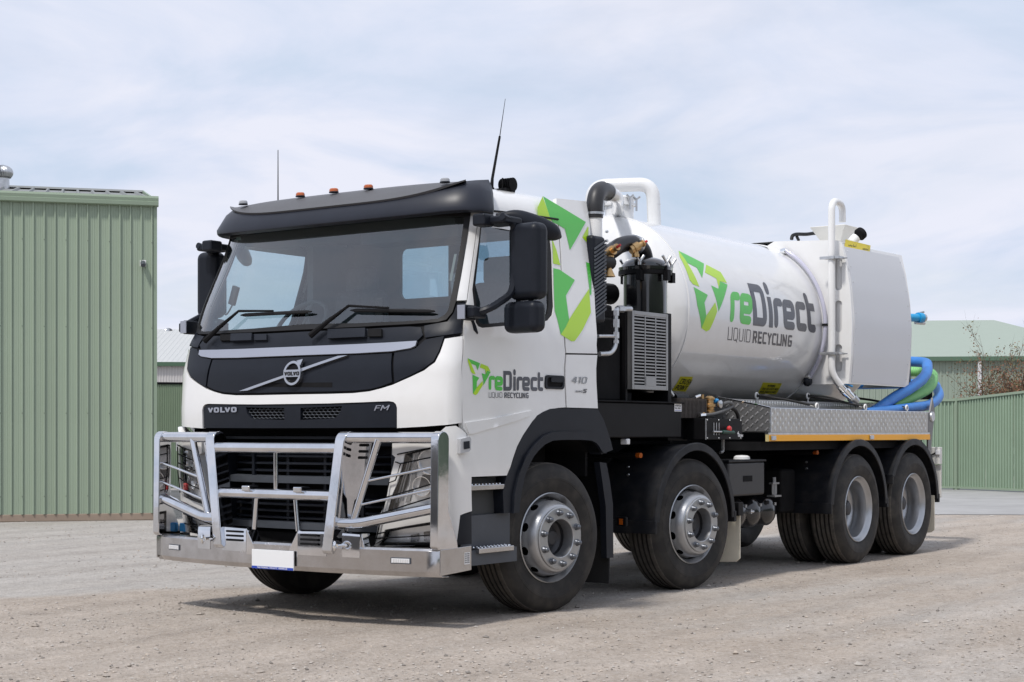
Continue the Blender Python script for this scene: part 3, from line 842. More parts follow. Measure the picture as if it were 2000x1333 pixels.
def right_fence():
    A = PD(1560, 844, 35.6); B = PD(1869, 844, 34.75); C_ = PD(2330, 844, 29.6)
    root = empty('corrugated_fence', (B.x, B.y, 0))
    setk(root, 'sage green corrugated steel boundary fence at the right behind the truck', 'fence')
    prof = [(0, 0), (.28, 0), (.42, 1), (.78, 1), (.92, 0)]
    pitch = 0.078; pw = pitch * 10
    for (p, q, za, zb) in ((B, A, 1.90, 1.86), (B, C_, 1.90, 2.30)):
        M, L_ = frame_of(p, q)
        M = Matrix.Translation((-B.x, -B.y, 0)) @ M
        n = int(L_ / pw)
        for i in range(n):
            x0 = i * pw + 0.05
            k0 = za + (zb - za) * i / n; k1 = za + (zb - za) * (i + 1) / n
            g0 = 0.05 * 0; m_ = MB(); r0, r1 = [], []
            for j in range(10):
                for a, b in prof:
                    x = x0 + (j + a) * pitch; z = k0 + (k1 - k0) * (j + a) / 10
                    r0.append(M @ Vector((x, -b * .035, 0.06))); r1.append(M @ Vector((x, -b * .035, z)))
            m_.grid([r0, r1]); m_.build('sheet', green_f, root, smooth=0, fix=False)
        rail = MB()
        rail.add([M @ Vector(v) for v in ((0, -.055, za), (L_, -.055, zb), (L_, .02, zb), (0, .02, za), (0, -.055, za + .05), (L_, -.055, zb + .05), (L_, .02, zb + .05), (0, .02, za + .05))], [(0,3,2,1),(4,5,6,7),(0,1,5,4),(1,2,6,5),(2,3,7,6),(3,0,4,7)])
        rail.build('top_rail', green_t, root, smooth=0)
        rail = MB(); rail.box((0, -.055, 0.03), (L_, .02, 0.075), M); rail.build('bottom_rail', green_t, root, smooth=0)
        for k in range(1 if q is A else 0, 3):
            x = k * 2.37
            if x > L_: break
            z = za + (zb - za) * x / L_
            b = MB(); b.box((x - .055, -.062, 0), (x + .055, .03, z + .06), M); b.build('post', green_t, root, smooth=0)
right_fence()
def right_warehouse():
    p0 = PD(1180, 844, 56); p1 = PD(2212, 844, 54); M, L_ = frame_of(p0, p1)
    root = empty('warehouse'); root.matrix_world = M
    setk(root, 'pale green steel warehouse with hipped roof behind the right-hand fence', 'warehouse')
    ze = 3.72; corrug(L_, 0, ze, 0.20, 0.035, [(0, 0), (.55, 0), (.66, 1), (.9, 1)]).build('wall', mat('grey_green_sheet', (.27, .325, .27), .55, var=.03), root, smooth=0, fix=False)
    H = 10.0; rz = 1.95
    xr = (M.inverted() @ PD(1938, 844, 64.6)).x
    m_ = MB(); m_.add([(0, -.1, ze), (L_ + .3, -.1, ze), (xr, H, ze + rz), (0, H, ze + rz), (L_ + .3, 2*H, ze), (0, 2*H, ze)], [(0, 1, 2, 3), (1, 4, 2), (3, 2, 4, 5)])
    m_.build('roof', green_r, root, smooth=0, fix=False)
    b = MB(); b.box((0, -.24, ze - .09), (L_ + .3, -.06, ze + .05)); b.build('gutter', mat('gutter_green', (.085, .15, .10), .5), root, smooth=0)
    xd = (M.inverted() @ PD(1911.5, 844, 54.6)).x
    b = MB(); b.tube([(xd, -.16, 0), (xd, -.16, ze - .1)], 0.065, 8); b.build('downpipe', mat('white_pvc', (.75, .76, .78), .4), root)
    b = MB(); b.box((L_ + .02, 0, 0), (L_ + .04, 20, ze)); b.build('end_wall', green_w, root, smooth=0)
right_warehouse()
bark = mat('bare_bark', (.10, .078, .062), .85, var=.2, vscale=20)
leafm = [mat('russet_leaf', (.22, .10, .055), .7), mat('brown_leaf', (.17, .115, .06), .7), mat('olive_leaf', (.13, .12, .045), .7)]
def reflection_shed(x0, y0, x1, y1, h, mt, label):
    # plain sheds added outside the frame so metal and paint have something to reflect
    p0 = Vector((x0, y0, 0)); p1 = Vector((x1, y1, 0)); d = (p1 - p0).normalized(); n = Vector((d.y, -d.x, 0))
    root = empty('reflection_shed', (x0, y0, 0)); setk(root, label, 'shed'); L_ = (p1 - p0).length
    M = Matrix(((d.x, n.x, 0, 0), (d.y, n.y, 0, 0), (0, 0, 1, 0), (0, 0, 0, 1)))
    c = corrug(L_, 0.1, h, 0.19, .03, [(0, 0), (.6, 0), (.7, 1), (.9, 1)]); c.v = [tuple(M @ Vector(v)) for v in c.v]; c.build('wall', mt, root, smooth=0)
    b = MB(); b.box((0, .05, 0), (L_, 10, h), M); b.build('shed_body', mt, root, smooth=0)
    b = MB(); b.prism([(-.2, h), (5, h + .9), (10.2, h)], lambda a, z, t: M @ Vector((t, a, z)), -.1, L_ + .1); b.build('roof', roof_g, root, smooth=0)
    b = MB(); b.box((L_ * .3, -.06, 0), (L_ * .3 + 4, -.04, h * .8), M); b.box((L_ * .7, -.06, 0), (L_ * .7 + 4, -.04, h * .8), M); b.build('roller_door', mat('roller_door_grey', (.12, .12, .12), .6), root, smooth=0)
reflection_shed(32, -34, -18, -36, 5.0, mat('shed_green_dark', (.12, .17, .11), .6), 'long green shed added unseen behind the camera for reflections')
reflection_shed(-40, -26, -42, 26, 5.5, mat('shed_grey_dark', (.13, .12, .11), .6), 'grey shed added unseen ahead of the truck for reflections')
def bush(px, d, top, spread, seed, label, leaves):
    rnd = random.Random(seed); p = PD(px, 844, d)
    root = empty('bare_shrub', (p.x, p.y, 0)); setk(root, label, 'shrub', group='bare shrubs behind the right fence')
    tr = MB(); tips = []
    def br(a, dirn, ln, r, dep):
        pts = [a]; dd = dirn.copy()
        n = 5
        for i in range(n):
            dd = (dd + Vector((rnd.uniform(-.12, .12), rnd.uniform(-.12, .12), rnd.uniform(-.02, .09)))).normalized()
            pts.append(pts[-1] + dd * ln / n)
        tr.tube(pts, [r * (1 - .75 * i / n) for i in range(n + 1)], 4 if dep else 6, caps=False)
        tips.append((pts[-1], dd)); tips.append((pts[3], dd))
        if dep < 3:
            for k in range(3 if dep else 5):
                i = rnd.randint(1, n - 1)
                v = Vector((rnd.gauss(0, 1), rnd.gauss(0, 1), rnd.uniform(-.2, .8))).normalized()
                br(pts[i], (dd + v * .6).normalized(), ln * rnd.uniform(.38, .62), r * .5, dep + 1)
    for k in range(9):
        a = rnd.uniform(0, 6.28)
        dirn = Vector((cos(a) * spread, sin(a) * spread, 1)).normalized()
        br(Vector((cos(a) * .08, sin(a) * .08, 0)), dirn, top * rnd.uniform(.62, .98), .020, 0)
    tr.build('branch', bark, root, smooth=180, fix=False, kind='stuff')
    lf = MB()
    for (t, dd) in tips:
        if t.z > top * .74 and rnd.random() < .85: continue
        for k in range(leaves):
            c = t + Vector((rnd.gauss(0, .10), rnd.gauss(0, .10), rnd.gauss(0, .11)))
            u = Vector((rnd.gauss(0, 1), rnd.gauss(0, 1), rnd.gauss(0, 1))).normalized() * rnd.uniform(.018, .036)
            v = Vector((rnd.gauss(0, 1), rnd.gauss(0, 1), rnd.gauss(0, 1))).normalized() * rnd.uniform(.012, .026)
            lf.m = rnd.choice((0, 0, 1, 2)); lf.add([c - u, c - v, c + u, c + v], [(0, 1, 2, 3)])
    me = lf.mesh('foliage', 0, fix=False)
    for q in leafm: me.materials.append(q)
    setk(link('foliage', me, None, root), kind='stuff')
bush(1968, 40, 3.1, .30, 5, 'leggy bare shrub with russet leaves behind the fence, left one of two', 20)
bush(2035, 39, 2.9, .40, 11, 'bushy russet shrub at the right edge of the view behind the fence', 24)
def tone_per_object(M, amt):
    t = M.node_tree; b = t.nodes['Principled BSDF']; l = b.inputs['Base Color'].links
    oi = t.nodes.new('ShaderNodeObjectInfo'); mr = t.nodes.new('ShaderNodeMapRange')
    mr.inputs[3].default_value = 1 - amt; mr.inputs[4].default_value = 1 + amt
    t.links.new(oi.outputs['Random'], mr.inputs[0])
    mx_ = t.nodes.new('ShaderNodeMix'); mx_.data_type = 'RGBA'; mx_.blend_type = 'MULTIPLY'; mx_.inputs[0].default_value = 1
    if l: t.links.new(l[0].from_socket, mx_.inputs[6])
    else: mx_.inputs[6].default_value = b.inputs['Base Color'].default_value
    t.links.new(mr.outputs[0], mx_.inputs[7]); t.links.new(mx_.outputs[2], b.inputs['Base Color'])
tone_per_object(green_w, .05); tone_per_object(green_f, .04)
# ================================================================ THE TRUCK   (x rearwards from the front axle, -y = side towards the camera)
T = empty('tanker_truck', (0, 0, 0))
setk(T, 'white four-axle vacuum tanker truck with charcoal cab trim and polished aluminium bull bar', 'truck')
def interp(tab, z):
    if z <= tab[0][0]: return tab[0][1]
    for (a, b), (c, d) in zip(tab, tab[1:]):
        if z <= c:
            t = (z - a) / (c - a); t = t * t * (3 - 2 * t) * .35 + t * .65
            return b + (d - b) * t
    return tab[-1][1]
XF = [(0.3, -1.20), (0.9, -1.262), (1.4, -1.27), (1.65, -1.255), (1.86, -1.195), (1.97, -1.135), (2.68, -0.885), (2.95, -0.80)]
WW = [(0.3, 1.225), (1.0, 1.245), (1.9, 1.245), (2.72, 1.125), (2.95, 1.08)]
DC = 0.24
_tab = []
def _mk():
    pts = []
    for i in range(201):
        a = i / 200 * pi / 2
        yn = sin(a) ** (2 / 3.0); xn = 1 - cos(a) ** (2 / 3.0)
        pts.append((yn * 1.245, xn * DC))
    s = 0; _tab.append((0, 0, 0))
    for p, q in zip(pts, pts[1:]):
        s += hypot(q[0]-p[0], q[1]-p[1]); _tab.append((s, q[0] / 1.245, q[1]))
_mk()
UE = _tab[-1][0]
def cabxy(u, z):
    s = abs(u); W = interp(WW, z); x0 = interp(XF, z)
    if s >= UE: return x0 + DC + (s - UE), W
    lo, hi = 0, len(_tab) - 1
    while hi - lo > 1:
        md = (lo + hi) // 2
        if _tab[md][0] <= s: lo = md
        else: hi = md
    a, b = _tab[lo], _tab[hi]; t = (s - a[0]) / max(1e-9, b[0] - a[0])
    return x0 + a[2] + (b[2]-a[2]) * t, W * (a[1] + (b[1]-a[1]) * t)
def cab(u, z, off=0.0):
    """cab skin; u runs over the front, negative u = side towards the camera"""
    x, y = cabxy(u, z); sg = 1 if u >= 0 else -1
    if off:
        e = 0.004
        x1, y1 = cabxy(abs(u) + e, z); x2, y2 = cabxy(max(0, abs(u) - e), z)
        x3, y3 = cabxy(u, z + e)
        tu = Vector((x1 - x2, y1 - y2, 0)); tv = Vector((x3 - x, y3 - y, e))
        n = tu.cross(tv)
        if n.length > 0: n.normalize()
        if (n.y if abs(u) > 0.6 else -n.x) < 0 : n = -n
        return Vector((x + n.x * off, (y + n.y * off) * sg, z + n.z * off))
    return Vector((x, y * sg, z))
def FR(px, py, near=True):
    return inv(cab, px, py, (-0.9 if near else 0.9, 1.8))
def side_x(x, z):      # side coordinates to (u, z) of the near side
    return (-(UE + x - interp(XF, z) - DC), z)
def half(pts):         # near-half outline in photo points or (u,z) marked 'z' -> list of (u,z)
    o = []
    for p in pts:
        if len(p) == 3: o.append((p[0], p[1]))
        else: o.append(FR(*p))
    return o
def full(h): return h + [(-u, z) for u, z in reversed(h) if abs(u) > 1e-6]
def mir(h): return [(-u, z) for u, z in h]

# --- windscreen and its black surround
glass_h = half([(0, 1.965, 0), (700, 633), (790, 629.5), (840, 626.5), (858, 623), (869, 616), (876, 607), (884, 570), (895, 510), (905, 440), (907, 424)]) + [(0, 2.70)]
trim_h = half([(0, 1.925, 0), (700, 640.5), (800, 635), (855, 631), (872, 626), (884, 611), (891, 588), (900, 540), (913, 460), (919.5, 413)]) + [(0, 2.74)]
glf = full(glass_h)
sur = patch('windscreen_surround', rubber_s, T, [full(trim_h)], cab, [glf], off=0.010, depth=0.03, step=.05)
ws = patch('windscreen', glass, T, [glf], cab, off=0.002, step=.06)
# --- dark front panels
whites_bd = [(869, 660), (859, 688), (849, 707), (828, 722), (804, 734), (768, 750), (746, 757), (722, 763), (690, 766), (640, 767.5), (572, 768.5)]
wb = half(whites_bd)
zc0 = wb[-1][1]
low_h = [(0, zc0)] + list(reversed(wb[:-1])) + half([(902.6, 654), (904, 628), (911, 588), (892, 590)])
up = list(reversed(trim_h[1:6]))
dark_h = low_h + half([(891, 588), (884, 611), (872, 626), (855, 631), (800, 635), (700, 640.5)]) + [(0, 1.925)]
patch('front_panel', black, T, [full(dark_h)], cab, off=-0.012, depth=0.01, step=.05)
# lid below the strip, split by the seams
def zat(px, py): return FR(px, py)
sb = half([(765, 690.5), (700, 694), (640, 696)])
seam_b = FR(766, 748); seam_t = FR(766, 690.5)
lid_h = [(0, zc0 + .008)] + half([(640, 765), (690, 763.5), (722, 760.5), (746, 754.5)]) + [(seam_b[0], seam_b[1] + .005), seam_t, sb[1], sb[2], (0, sb[2][1])]
patch('grille_lid', plast, T, [full(lid_h)], cab, [], off=0.004, depth=0.02, step=.05)
# recess slot in the lid under the badge: a dark inset
cow_h = half([(640, 690), (700, 687), (765, 683), (815, 666), (826, 655), (822, 640), (800, 638.5), (700, 644)])
cow = [(0, cow_h[0][1])] + cow_h + [(0, 1.915)]
patch('cowl', plast, T, [full(cow)], cab, off=0.002, depth=0.012, step=.05)
wing = half([(771, 747.5), (804, 732), (828, 720), (847, 705.5), (857, 687), (866, 661), (867, 657), (831, 664), (812, 681), (771, 689)])
wing2 = half([(870, 655), (901, 651), (902, 628), (909, 592), (893, 594), (886, 613), (874, 629), (829, 637), (831, 660)])
for s_ in (0, 1):
    patch('corner_panel', plast, T, [mir(wing) if s_ else wing], cab, off=0.004, depth=0.014, step=.035)
    patch('pillar_foot', plast, T, [mir(wing2) if s_ else wing2], cab, off=0.003, depth=0.014, step=.035)
strip_h = half([(640, 676.5), (700, 674), (760, 671), (816, 667.5), (813, 677.5), (803, 682), (768, 688), (700, 692), (640, 694)])
zt = strip_h[0][1]; zb = strip_h[-1][1]
patch('silver_strip', silvert, T, [full([(0, zb)] + list(reversed(strip_h)) + [(0, zt)])], cab, off=0.016, depth=0.014, step=.05)
# --- white lower front
bz = 1.262
wl_h = [(-0.0001, 1.405)] + half([(640, 788.5), (700, 786.5), (760, 784), (769, 785.5), (774, 790), (776, 797), (776, 836.5), (830, 833.5), (874, 830), (901, 826), (902.3, 760), (902.4, 690), (902.6, 657), (869, 662.5), (860, 689), (850, 708.5), (829, 724), (804, 736), (768, 752), (746, 759), (722, 765), (690, 768.5), (640, 770), (572, 771)])
wl_h[0] = (0, wl_h[1][1]); zt_ = wl_h[-1][1]
wl_h = wl_h[:-1] + [(0, zt_)]
patch('lower_front', white, T, [full(wl_h)], cab, off=0.004, depth=0.03, step=.04)
# --- badge panel with the mesh slots
bp_h = half([(640, 836.5), (774, 835.5), (774, 797), (772, 790.5), (768, 787), (760, 785.6), (700, 788.3), (640, 790.2)])
bp = full([(0, bp_h[0][1])] + bp_h + [(0, bp_h[-1][1])])
slot = half([(667, 793.5), (664, 806), (656, 815), (648, 818), (586, 820.5), (586, 797)])
slot_full = [(-abs(u), z) for u, z in slot]
hc = .022
slotn = [(u if u < -hc else -hc, z) for u, z in slot]
badge = patch('badge_panel', plast, T, [bp], cab, [slotn, mir(slotn)], off=-0.004, depth=0.03, step=.05)
u0 = min(u for u, z in slotn); z0, z1 = min(z for u, z in slotn), max(z for u, z in slotn)
patch('slot_back', blackm, badge, [[(u0 - .05, z0 - .03), (-u0 + .05, z0 - .03), (-u0 + .05, z1 + .03), (u0 - .05, z1 + .03)]], cab, off=-0.06, step=.08)
hexm = MB()
hw, hh = 0.040, 0.022
def hbar(p, q):
    a = cab(p[0], p[1], -0.022); b = cab(q[0], q[1], -0.022)
    hexm.tube([a, b], 0.0035, 4, caps=False)
for sgn in (1, -1):
    nr = int((z1 - z0) / hh) + 2; nc = int(abs(u0) / hw) + 2
    for j in range(nr):
        for i in range(nc):
            cu = hc + i * hw + (hw / 2 if j % 2 else 0); cz = z0 + j * hh * .9
            P = [(cu - hw/2, cz + hh*.22), (cu - hw/2, cz - hh*.22), (cu, cz - hh*.45), (cu + hw/2, cz - hh*.22)]
            poly = slotn if True else None
            for p, q in zip(P, P[1:]):
                if inpoly(-abs((p[0]+q[0])/2), (p[1]+q[1])/2, slotn): hbar((p[0]*sgn, p[1]), (q[0]*sgn, q[1]))
hexm.build('mesh_grille', plast_l, badge, smooth=0, fix=False, kind='stuff')
# cavity behind the front so that nothing shows through
b = MB(); b.box((-1.02, -1.12, 1.0), (-0.9, 1.12, 1.9)); b.build('front_bulkhead', blackm, T, smooth=0)

# --- the maker's badge: ring with arrow, name bar, diagonal band
mk = empty  # noqa
cb = inv(cab, 577, 731, (0, 1.6)); cu_, cz_ = cb
RB = 0.078
def bring(name, r0, r1, off, dep, mt, par, n=40):
    po = [(cu_ + r1*cos(2*pi*k/n), cz_ + r1*sin(2*pi*k/n)) for k in range(n)]
    ho = [[(cu_ + r0*cos(2*pi*k/n), cz_ + r0*sin(2*pi*k/n)) for k in range(n)]] if r0 else []
    return patch(name, mt, par, [po], cab, ho, off=off, depth=dep, step=.02, smooth=30)
d0 = inv(cab, 478, 765, (0.5, 1.5)); d1 = inv(cab, 676, 696.5, (-0.5, 1.7))
dv = Vector((d1[0]-d0[0], d1[1]-d0[1])); dl = dv.length; dv.normalize(); dn = Vector((-dv.y, dv.x)) 
bw = .0085
A0 = Vector(d0); A1 = Vector(d1)
band = [A0 - dn*bw, A1 - dn*bw + dv*(-.01), A1 + dn*bw*1.0, A0 + dn*bw]
band = [tuple(A0 - dn*bw + dv*.03*(-1)), tuple(A1 - dn*bw - dv*.05), tuple(A1 + dn*bw + dv*.03), tuple(A0 + dn*bw + dv*.05)]
embm = mat('emblem_silver', (.50, .51, .54), .22, metal=.9)
emb = patch('emblem_band', embm, T, [band], cab, off=0.024, depth=0.02, step=.05, smooth=30)
bring('emblem_back', 0, RB * .84, 0.022, 0.016, black, emb)
bring('emblem_ring', RB * .80, RB, 0.034, 0.03, embm, emb)
hb = .022
patch('emblem_bar', embm, emb, [[(cu_ - RB*.97, cz_ - hb), (cu_ + RB*.97, cz_ - hb), (cu_ + RB*.97, cz_ + hb), (cu_ - RB*.97, cz_ + hb)]], cab, off=0.036, depth=0.012, step=.03)
ar = Vector((-cos(radians(52)), sin(radians(52))))
ap = Vector((cu_, cz_)) + ar * RB * 1.0
pr = Vector((-ar.y, ar.x))
patch('emblem_arrow', embm, emb, [[tuple(ap - pr*.026), tuple(ap + Vector((-.034, .026))), tuple(ap + pr*.026)]], cab, off=0.036, depth=0.02, step=.05)
text_patch('emblem_lettering', blackd, emb, 'VOLVO', .24, cab, (cu_ + RB*.86, cz_ - hb*.62), (-RB*1.72, 0), (0, hb*1.24), off=0.0385)
text_px('maker_lettering', silvert, badge, 'VOLVO', .26, cab, (.6, 1.4), (407, 806.5), (463, 805.5), (407, 796.5), off=0.004)
text_px('model_lettering', silvert, badge, 'FM', .13, cab, (-.6, 1.4), (731, 802.5), (758, 801.5), (731, 792.5), off=0.004, slant=.22)
sl = patch('lid_slot', blackm, T, [[inv(cab, px_, py_, (0, 1.5)) for px_, py_ in ((512, 756), (650, 757), (650, 747.5), (512, 748.5))]], cab, off=0.0055, step=.05)

# --- step handles below the windscreen
for (x0, x1, y0, y1, yy0, yy1) in ((456, 497, 657, 655.5, 669.5, 668), (645, 718, 648.5, 646, 663.5, 660)):
    a = [inv(cab, *p, (0, 1.9)) for p in ((x0, yy0), (x1, yy1), (x1, y1), (x0, y0))]
    h = patch('step_handle', plast, T, [a], cab, off=0.032, depth=0.035, step=.05, smooth=30)
for (x0, x1, y0, y1) in ((434, 455, 657, 668), (500, 524, 656, 667), (722, 748, 646, 659)):
    a = [inv(cab, *p, (0, 1.9)) for p in ((x0, y1), (x1, y1 - .5), (x1, y0 - .5), (x0, y0))]
    patch('hood_latch', blackm if x0 < 440 or x0 > 700 else plast, T, [a], cab, off=0.020, depth=0.022, step=.05, smooth=30)

# --- wipers
def wiper(piv, elb, tip, b0):
    P = [inv(cab, *q, (0, 2.0)) for q in (piv, elb, tip, b0)]
    m_ = MB()
    m_.tube([cab(*P[0], .045), cab((P[0][0]*.6+P[1][0]*.4), (P[0][1]*.6+P[1][1]*.4), .055), cab(*P[1], .055)], [.022, .016, .009], 8)
    md = ((P[1][0] + P[2][0]) / 2, (P[1][1] + P[2][1]) / 2)
    m_.tube([cab(*P[1], .055), cab(*md, .05)], [.009, .007], 6)
    o = m_.build('wiper', blackm, T)
    b = MB(); n = 14
    b.tube([cab(P[3][0] + (P[2][0]-P[3][0])*i/n, P[3][1] + (P[2][1]-P[3][1])*i/n, .030) for i in range(n+1)], [.004] + [.0125]*(n-1) + [.005], 6, flat=.8)
    b.build('wiper_blade', rubber_s, o)
wiper((409, 672), (477, 613.5), (614, 612), (476, 619))
wiper((614, 662), (691, 603.5), (853, 611.5), (690, 609.5))

# --- A pillars, doors, rear cab panel, roof
pil_h = half([(919.8, 412), (913.5, 460), (900.8, 540), (892, 588), (910.8, 587), (917, 540), (929, 452), (934, 424), (943, 414), (946, 411)])
for s_ in (0, 1): patch('windscreen_pillar', white, T, [mir(pil_h) if s_ else pil_h], cab, off=0.004, depth=0.02, step=.035)
win_px = [(938, 432), (946, 426), (962, 424.5), (1055, 436), (1066, 441), (1072, 452), (1077, 494), (1080.5, 599), (1078, 616), (1069, 626.5), (1054, 630.5), (941, 641), (933, 638), (928, 630), (921.5, 566)]
win = half(win_px)
gl_px = [(941, 437), (949, 431), (962, 430), (1052, 441), (1061, 446), (1066, 456), (1070, 494), (1073, 598), (1071, 612), (1064, 619.5), (1052, 623), (944, 633.5), (938, 631), (935, 626), (928, 566)]
glw = half(gl_px)
door_px = [(903.6, 836), (903.8, 700), (905.3, 655), (906.5, 625), (912.5, 587), (919, 540), (931, 452), (936, 426), (944, 416), (955, 413.5), (1006, 419.5), (1060, 426.5), (1087.5, 430.5), (1094, 519), (1100, 644), (1103, 690), (1103.7, 796), (1089, 797), (1072, 800), (1058, 806), (1048, 813), (1039, 823), (1032, 833), (1020, 851), (1009, 872), (1001, 895), (996, 912), (989, 929), (913, 932), (912.5, 848)]
door_h = half(door_px)
rear_px = [(1105.5, 690), (1102.5, 644), (1096.5, 519), (1090, 430.5), (1086, 429.5), (1086, 388), (1144, 394), (1151, 440), (1154, 479), (1160, 570), (1164, 640), (1165.5, 691)]
rear_h = half(rear_px)
low_px = [(1106.2, 796.3), (1105.8, 693), (1165.7, 694), (1166.8, 798)]
lowr_h = half(low_px)
door = None
for s_ in (0, 1):
    Fm = (lambda q: mir(q)) if s_ else (lambda q: q)
    d_ = patch('door', white, T, [Fm(door_h)], cab, [Fm(win)], off=0.004, depth=0.035, step=.05)
    if not s_: door = d_
    patch('window_frame', rubber_s, d_, [Fm(win)], cab, [Fm(glw)], off=-0.002, depth=0.025, step=.05)
    patch('window_glass', glass_s, d_, [Fm(glw)], cab, off=-0.012, step=.08)
    patch('rear_side_panel', white, T, [Fm(rear_h)], cab, off=0.004, depth=0.03, step=.06)
    patch('lower_side_panel', white, T, [Fm(lowr_h)], cab, off=0.004, depth=0.03, step=.08)
# inner skin just behind the joints so the seams read dark
zlo = 1.22
inner = [side_x(-0.98, 1.9), side_x(-0.98, 1.0), side_x(-0.62, .93), side_x(-0.50, 1.25), side_x(-.3, 1.36), side_x(.54, 1.36), side_x(.52, 2.72), side_x(-.63, 2.72)]
wi = [(a[0], a[1]) for a in win]
for s_ in (0, 1):
    Fm = (lambda q: mir(q)) if s_ else (lambda q: q)
    patch('inner_skin', rubber_s, T, [Fm(inner)], cab, [Fm(wi)], off=-0.034, step=.12)
# drip rail over the door
m_ = MB(); dr = [FR(*p) for p in ((939, 432), (941, 420), (950, 414.5), (962, 413), (1006, 418), (1048, 423.5), (1088, 429.5))]
for s_ in (1, -1):
    m_.tube(bez([cab(u * s_, z, .010) for u, z in dr], 4), .007, 6)
m_.build('drip_rail', rubber_s, T)
# body crease line along the door
# roof: cross-section swept rearwards
rows = []
ze = 2.72
def roof_sec(x, lift, inset):
    W = interp(WW, ze) - inset
    pts = []
    R = 0.17
    for k in range(7):
        a = k / 6 * pi / 2
        pts.append((-(W) + R * (1 - cos(a)) * 1.0, ze - .10 + .10 * min(1, k / 6 * 6) * 0 + R * sin(a) + 0.10 * 0))
    z_t = ze - .10 + R
    pts = [(-interp(WW, 2.60) + 0.0 + inset, 2.60)] + [(-(W) + 0.20 * (1 - cos(k / 6 * pi / 2)), 2.68 + 0.215 * sin(k / 6 * pi / 2) + lift) for k in range(7)]
    nn = 12; yl = pts[-1][0]; zt2 = pts[-1][1]
    for k in range(1, nn):
        t = k / nn; y = yl + (-yl * 2) * t
        pts.append((y, zt2 + 0.035 * (1 - (2 * t - 1) ** 2)))
    pts += [(-y, z) for y, z in reversed(pts[:8])]
    return [Vector((x, y, z)) for y, z in pts]
for x, lift, ins in ((-0.60, -.0, .02), (-0.45, .0, .0), (0, .015, 0), (.3, .02, .005), (.45, .02, .015), (.51, .0, .04), (.535, -.05, .09), (.54, -.2, .18)):
    rows.append(roof_sec(x, lift + .002, ins))
m_ = MB(); m_.grid(rows); m_.add(rows[0], [tuple(range(len(rows[0])))]); m_.build('roof', white, T, smooth=60)
patch('cab_back_wall', intm, T, [[(-1.08, 1.2), (1.08, 1.2), (1.08, 2.75), (-1.08, 2.75)]], lambda u, v, o=0: Vector((.50 - o, u, v)), [rrect(-.55, 2.27, .53, 2.66, .05)], off=0, depth=.03, step=.12)
b = MB(); b.box((.46, -.62, 2.0), (.498, .62, 2.2)); b.build('rear_shelf', intd, T, bevel=.02)
b = MB(); b.box((.534, -1.15, 1.36), (.55, 1.15, 2.26)); b.box((.534, -1.1, 2.26), (.55, -.57, 2.78)); b.box((.534, .55, 2.26), (.55, 1.1, 2.78)); b.box((.534, -.57, 2.67), (.55, .55, 2.78)); b.build('cab_back_skin', white, T, smooth=0)
b = MB(); b.box((.515, -.55, 2.27), (.52, .53, 2.66)); b.build('rear_window', glass_s, T, smooth=0)

# --- sun visor hood
def visor():
    def section(u, prof, zc=0):
        return [cab(u, z, o) for z, o in prof]
    n = 44
    UM = abs(FR(953, 392)[0])
    US = [(-UM + 2 * UM * i / n) for i in range(n + 1)]
    bot = MB(); rows = []; rt = []
    for u in US:
        e = min(1, (UM - abs(u)) / 0.16); k = 0.5 + .5 * e ** .35
        k2 = 0.5 + .5 * e ** .6
        # lower band
        f = (abs(u) / UM) ** 4
        zb_ = 2.635 + .035 * f
        zm = 2.765 + .05 * f
        prof = [(zb_ + .02, .012), (zb_ - .005, .075 * k), (zb_, .105 * k), (zb_ + .03, .115 * k), (zm, .085 * k), (zm + .055, .055 * k2), (zm + .10 + .01*f, .0 * k), (2.895 - .01*f, -.04)]
        rows.append([cab(u, z, o) for z, o in prof])
        rt.append(u)
    m_ = MB(); m_.grid(rows)
    m_.add(rows[0], [tuple(range(len(rows[0])))]); m_.add(rows[-1], [tuple(range(len(rows[-1])))])
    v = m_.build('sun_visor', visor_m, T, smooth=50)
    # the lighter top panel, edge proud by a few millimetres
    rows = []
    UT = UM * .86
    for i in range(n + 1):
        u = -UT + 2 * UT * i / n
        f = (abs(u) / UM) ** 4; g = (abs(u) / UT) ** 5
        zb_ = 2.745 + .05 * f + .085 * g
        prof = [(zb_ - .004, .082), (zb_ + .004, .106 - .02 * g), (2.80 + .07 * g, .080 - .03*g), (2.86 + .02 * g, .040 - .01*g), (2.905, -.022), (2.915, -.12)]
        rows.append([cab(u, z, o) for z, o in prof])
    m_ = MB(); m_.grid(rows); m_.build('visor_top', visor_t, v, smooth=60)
visor()
# --- roof lights
def rooflight(px, py, mt, w_=.036, h_=.030, name='marker_light'):
    p = PX(px, py + 5, -0.84)
    o = MB(); o.lathe([(0, 0), (w_ * 1.05, 0), (w_ * 1.05, .006), (w_, .008)], None, 24)
    base = o.build(name, plast, T, loc=(p.x, p.y, p.z))
    base.scale = (.75, 1, 1)
    l = MB(); l.lathe([(w_, .006), (w_ * .98, h_ * .7), (w_ * .8, h_ * .97), (0, h_ * 1.05)], None, 24); l.build('lens', mt, base)
    return p
for px_, py_ in ((586.5, 380), (652, 372), (719.5, 365)): rooflight(px_, py_, amber)
for px_, py_ in ((475, 395.5), (869, 352.5)):
    rooflight(px_, py_, mat('smoked_lens', (.30, .31, .33), .15, coat=1), .036, .030)
def aerial(x, y, z, h, r0, hb, label=None):
    m_ = MB(); m_.tube([(x, y, z), (x, y, z + .035)], [.030, .018], 12)
    lean = Vector((.045, 0, 0))
    m_.tube([(x, y, z + .03), (x + .01, y, z + .1), (x + .24 * hb, y, z + hb)], [.014, .010, .008], 8) if hb else None
    m_.tube([Vector((x, y, z + hb)) + Vector((.24 * hb, 0, 0)), Vector((x + .24 * h, y, z + h))], [r0, r0 * .5], 6)
    m_.build('aerial', blackm, T)
aerial(-.28, -.93, 2.88, .67, .0032, .40)
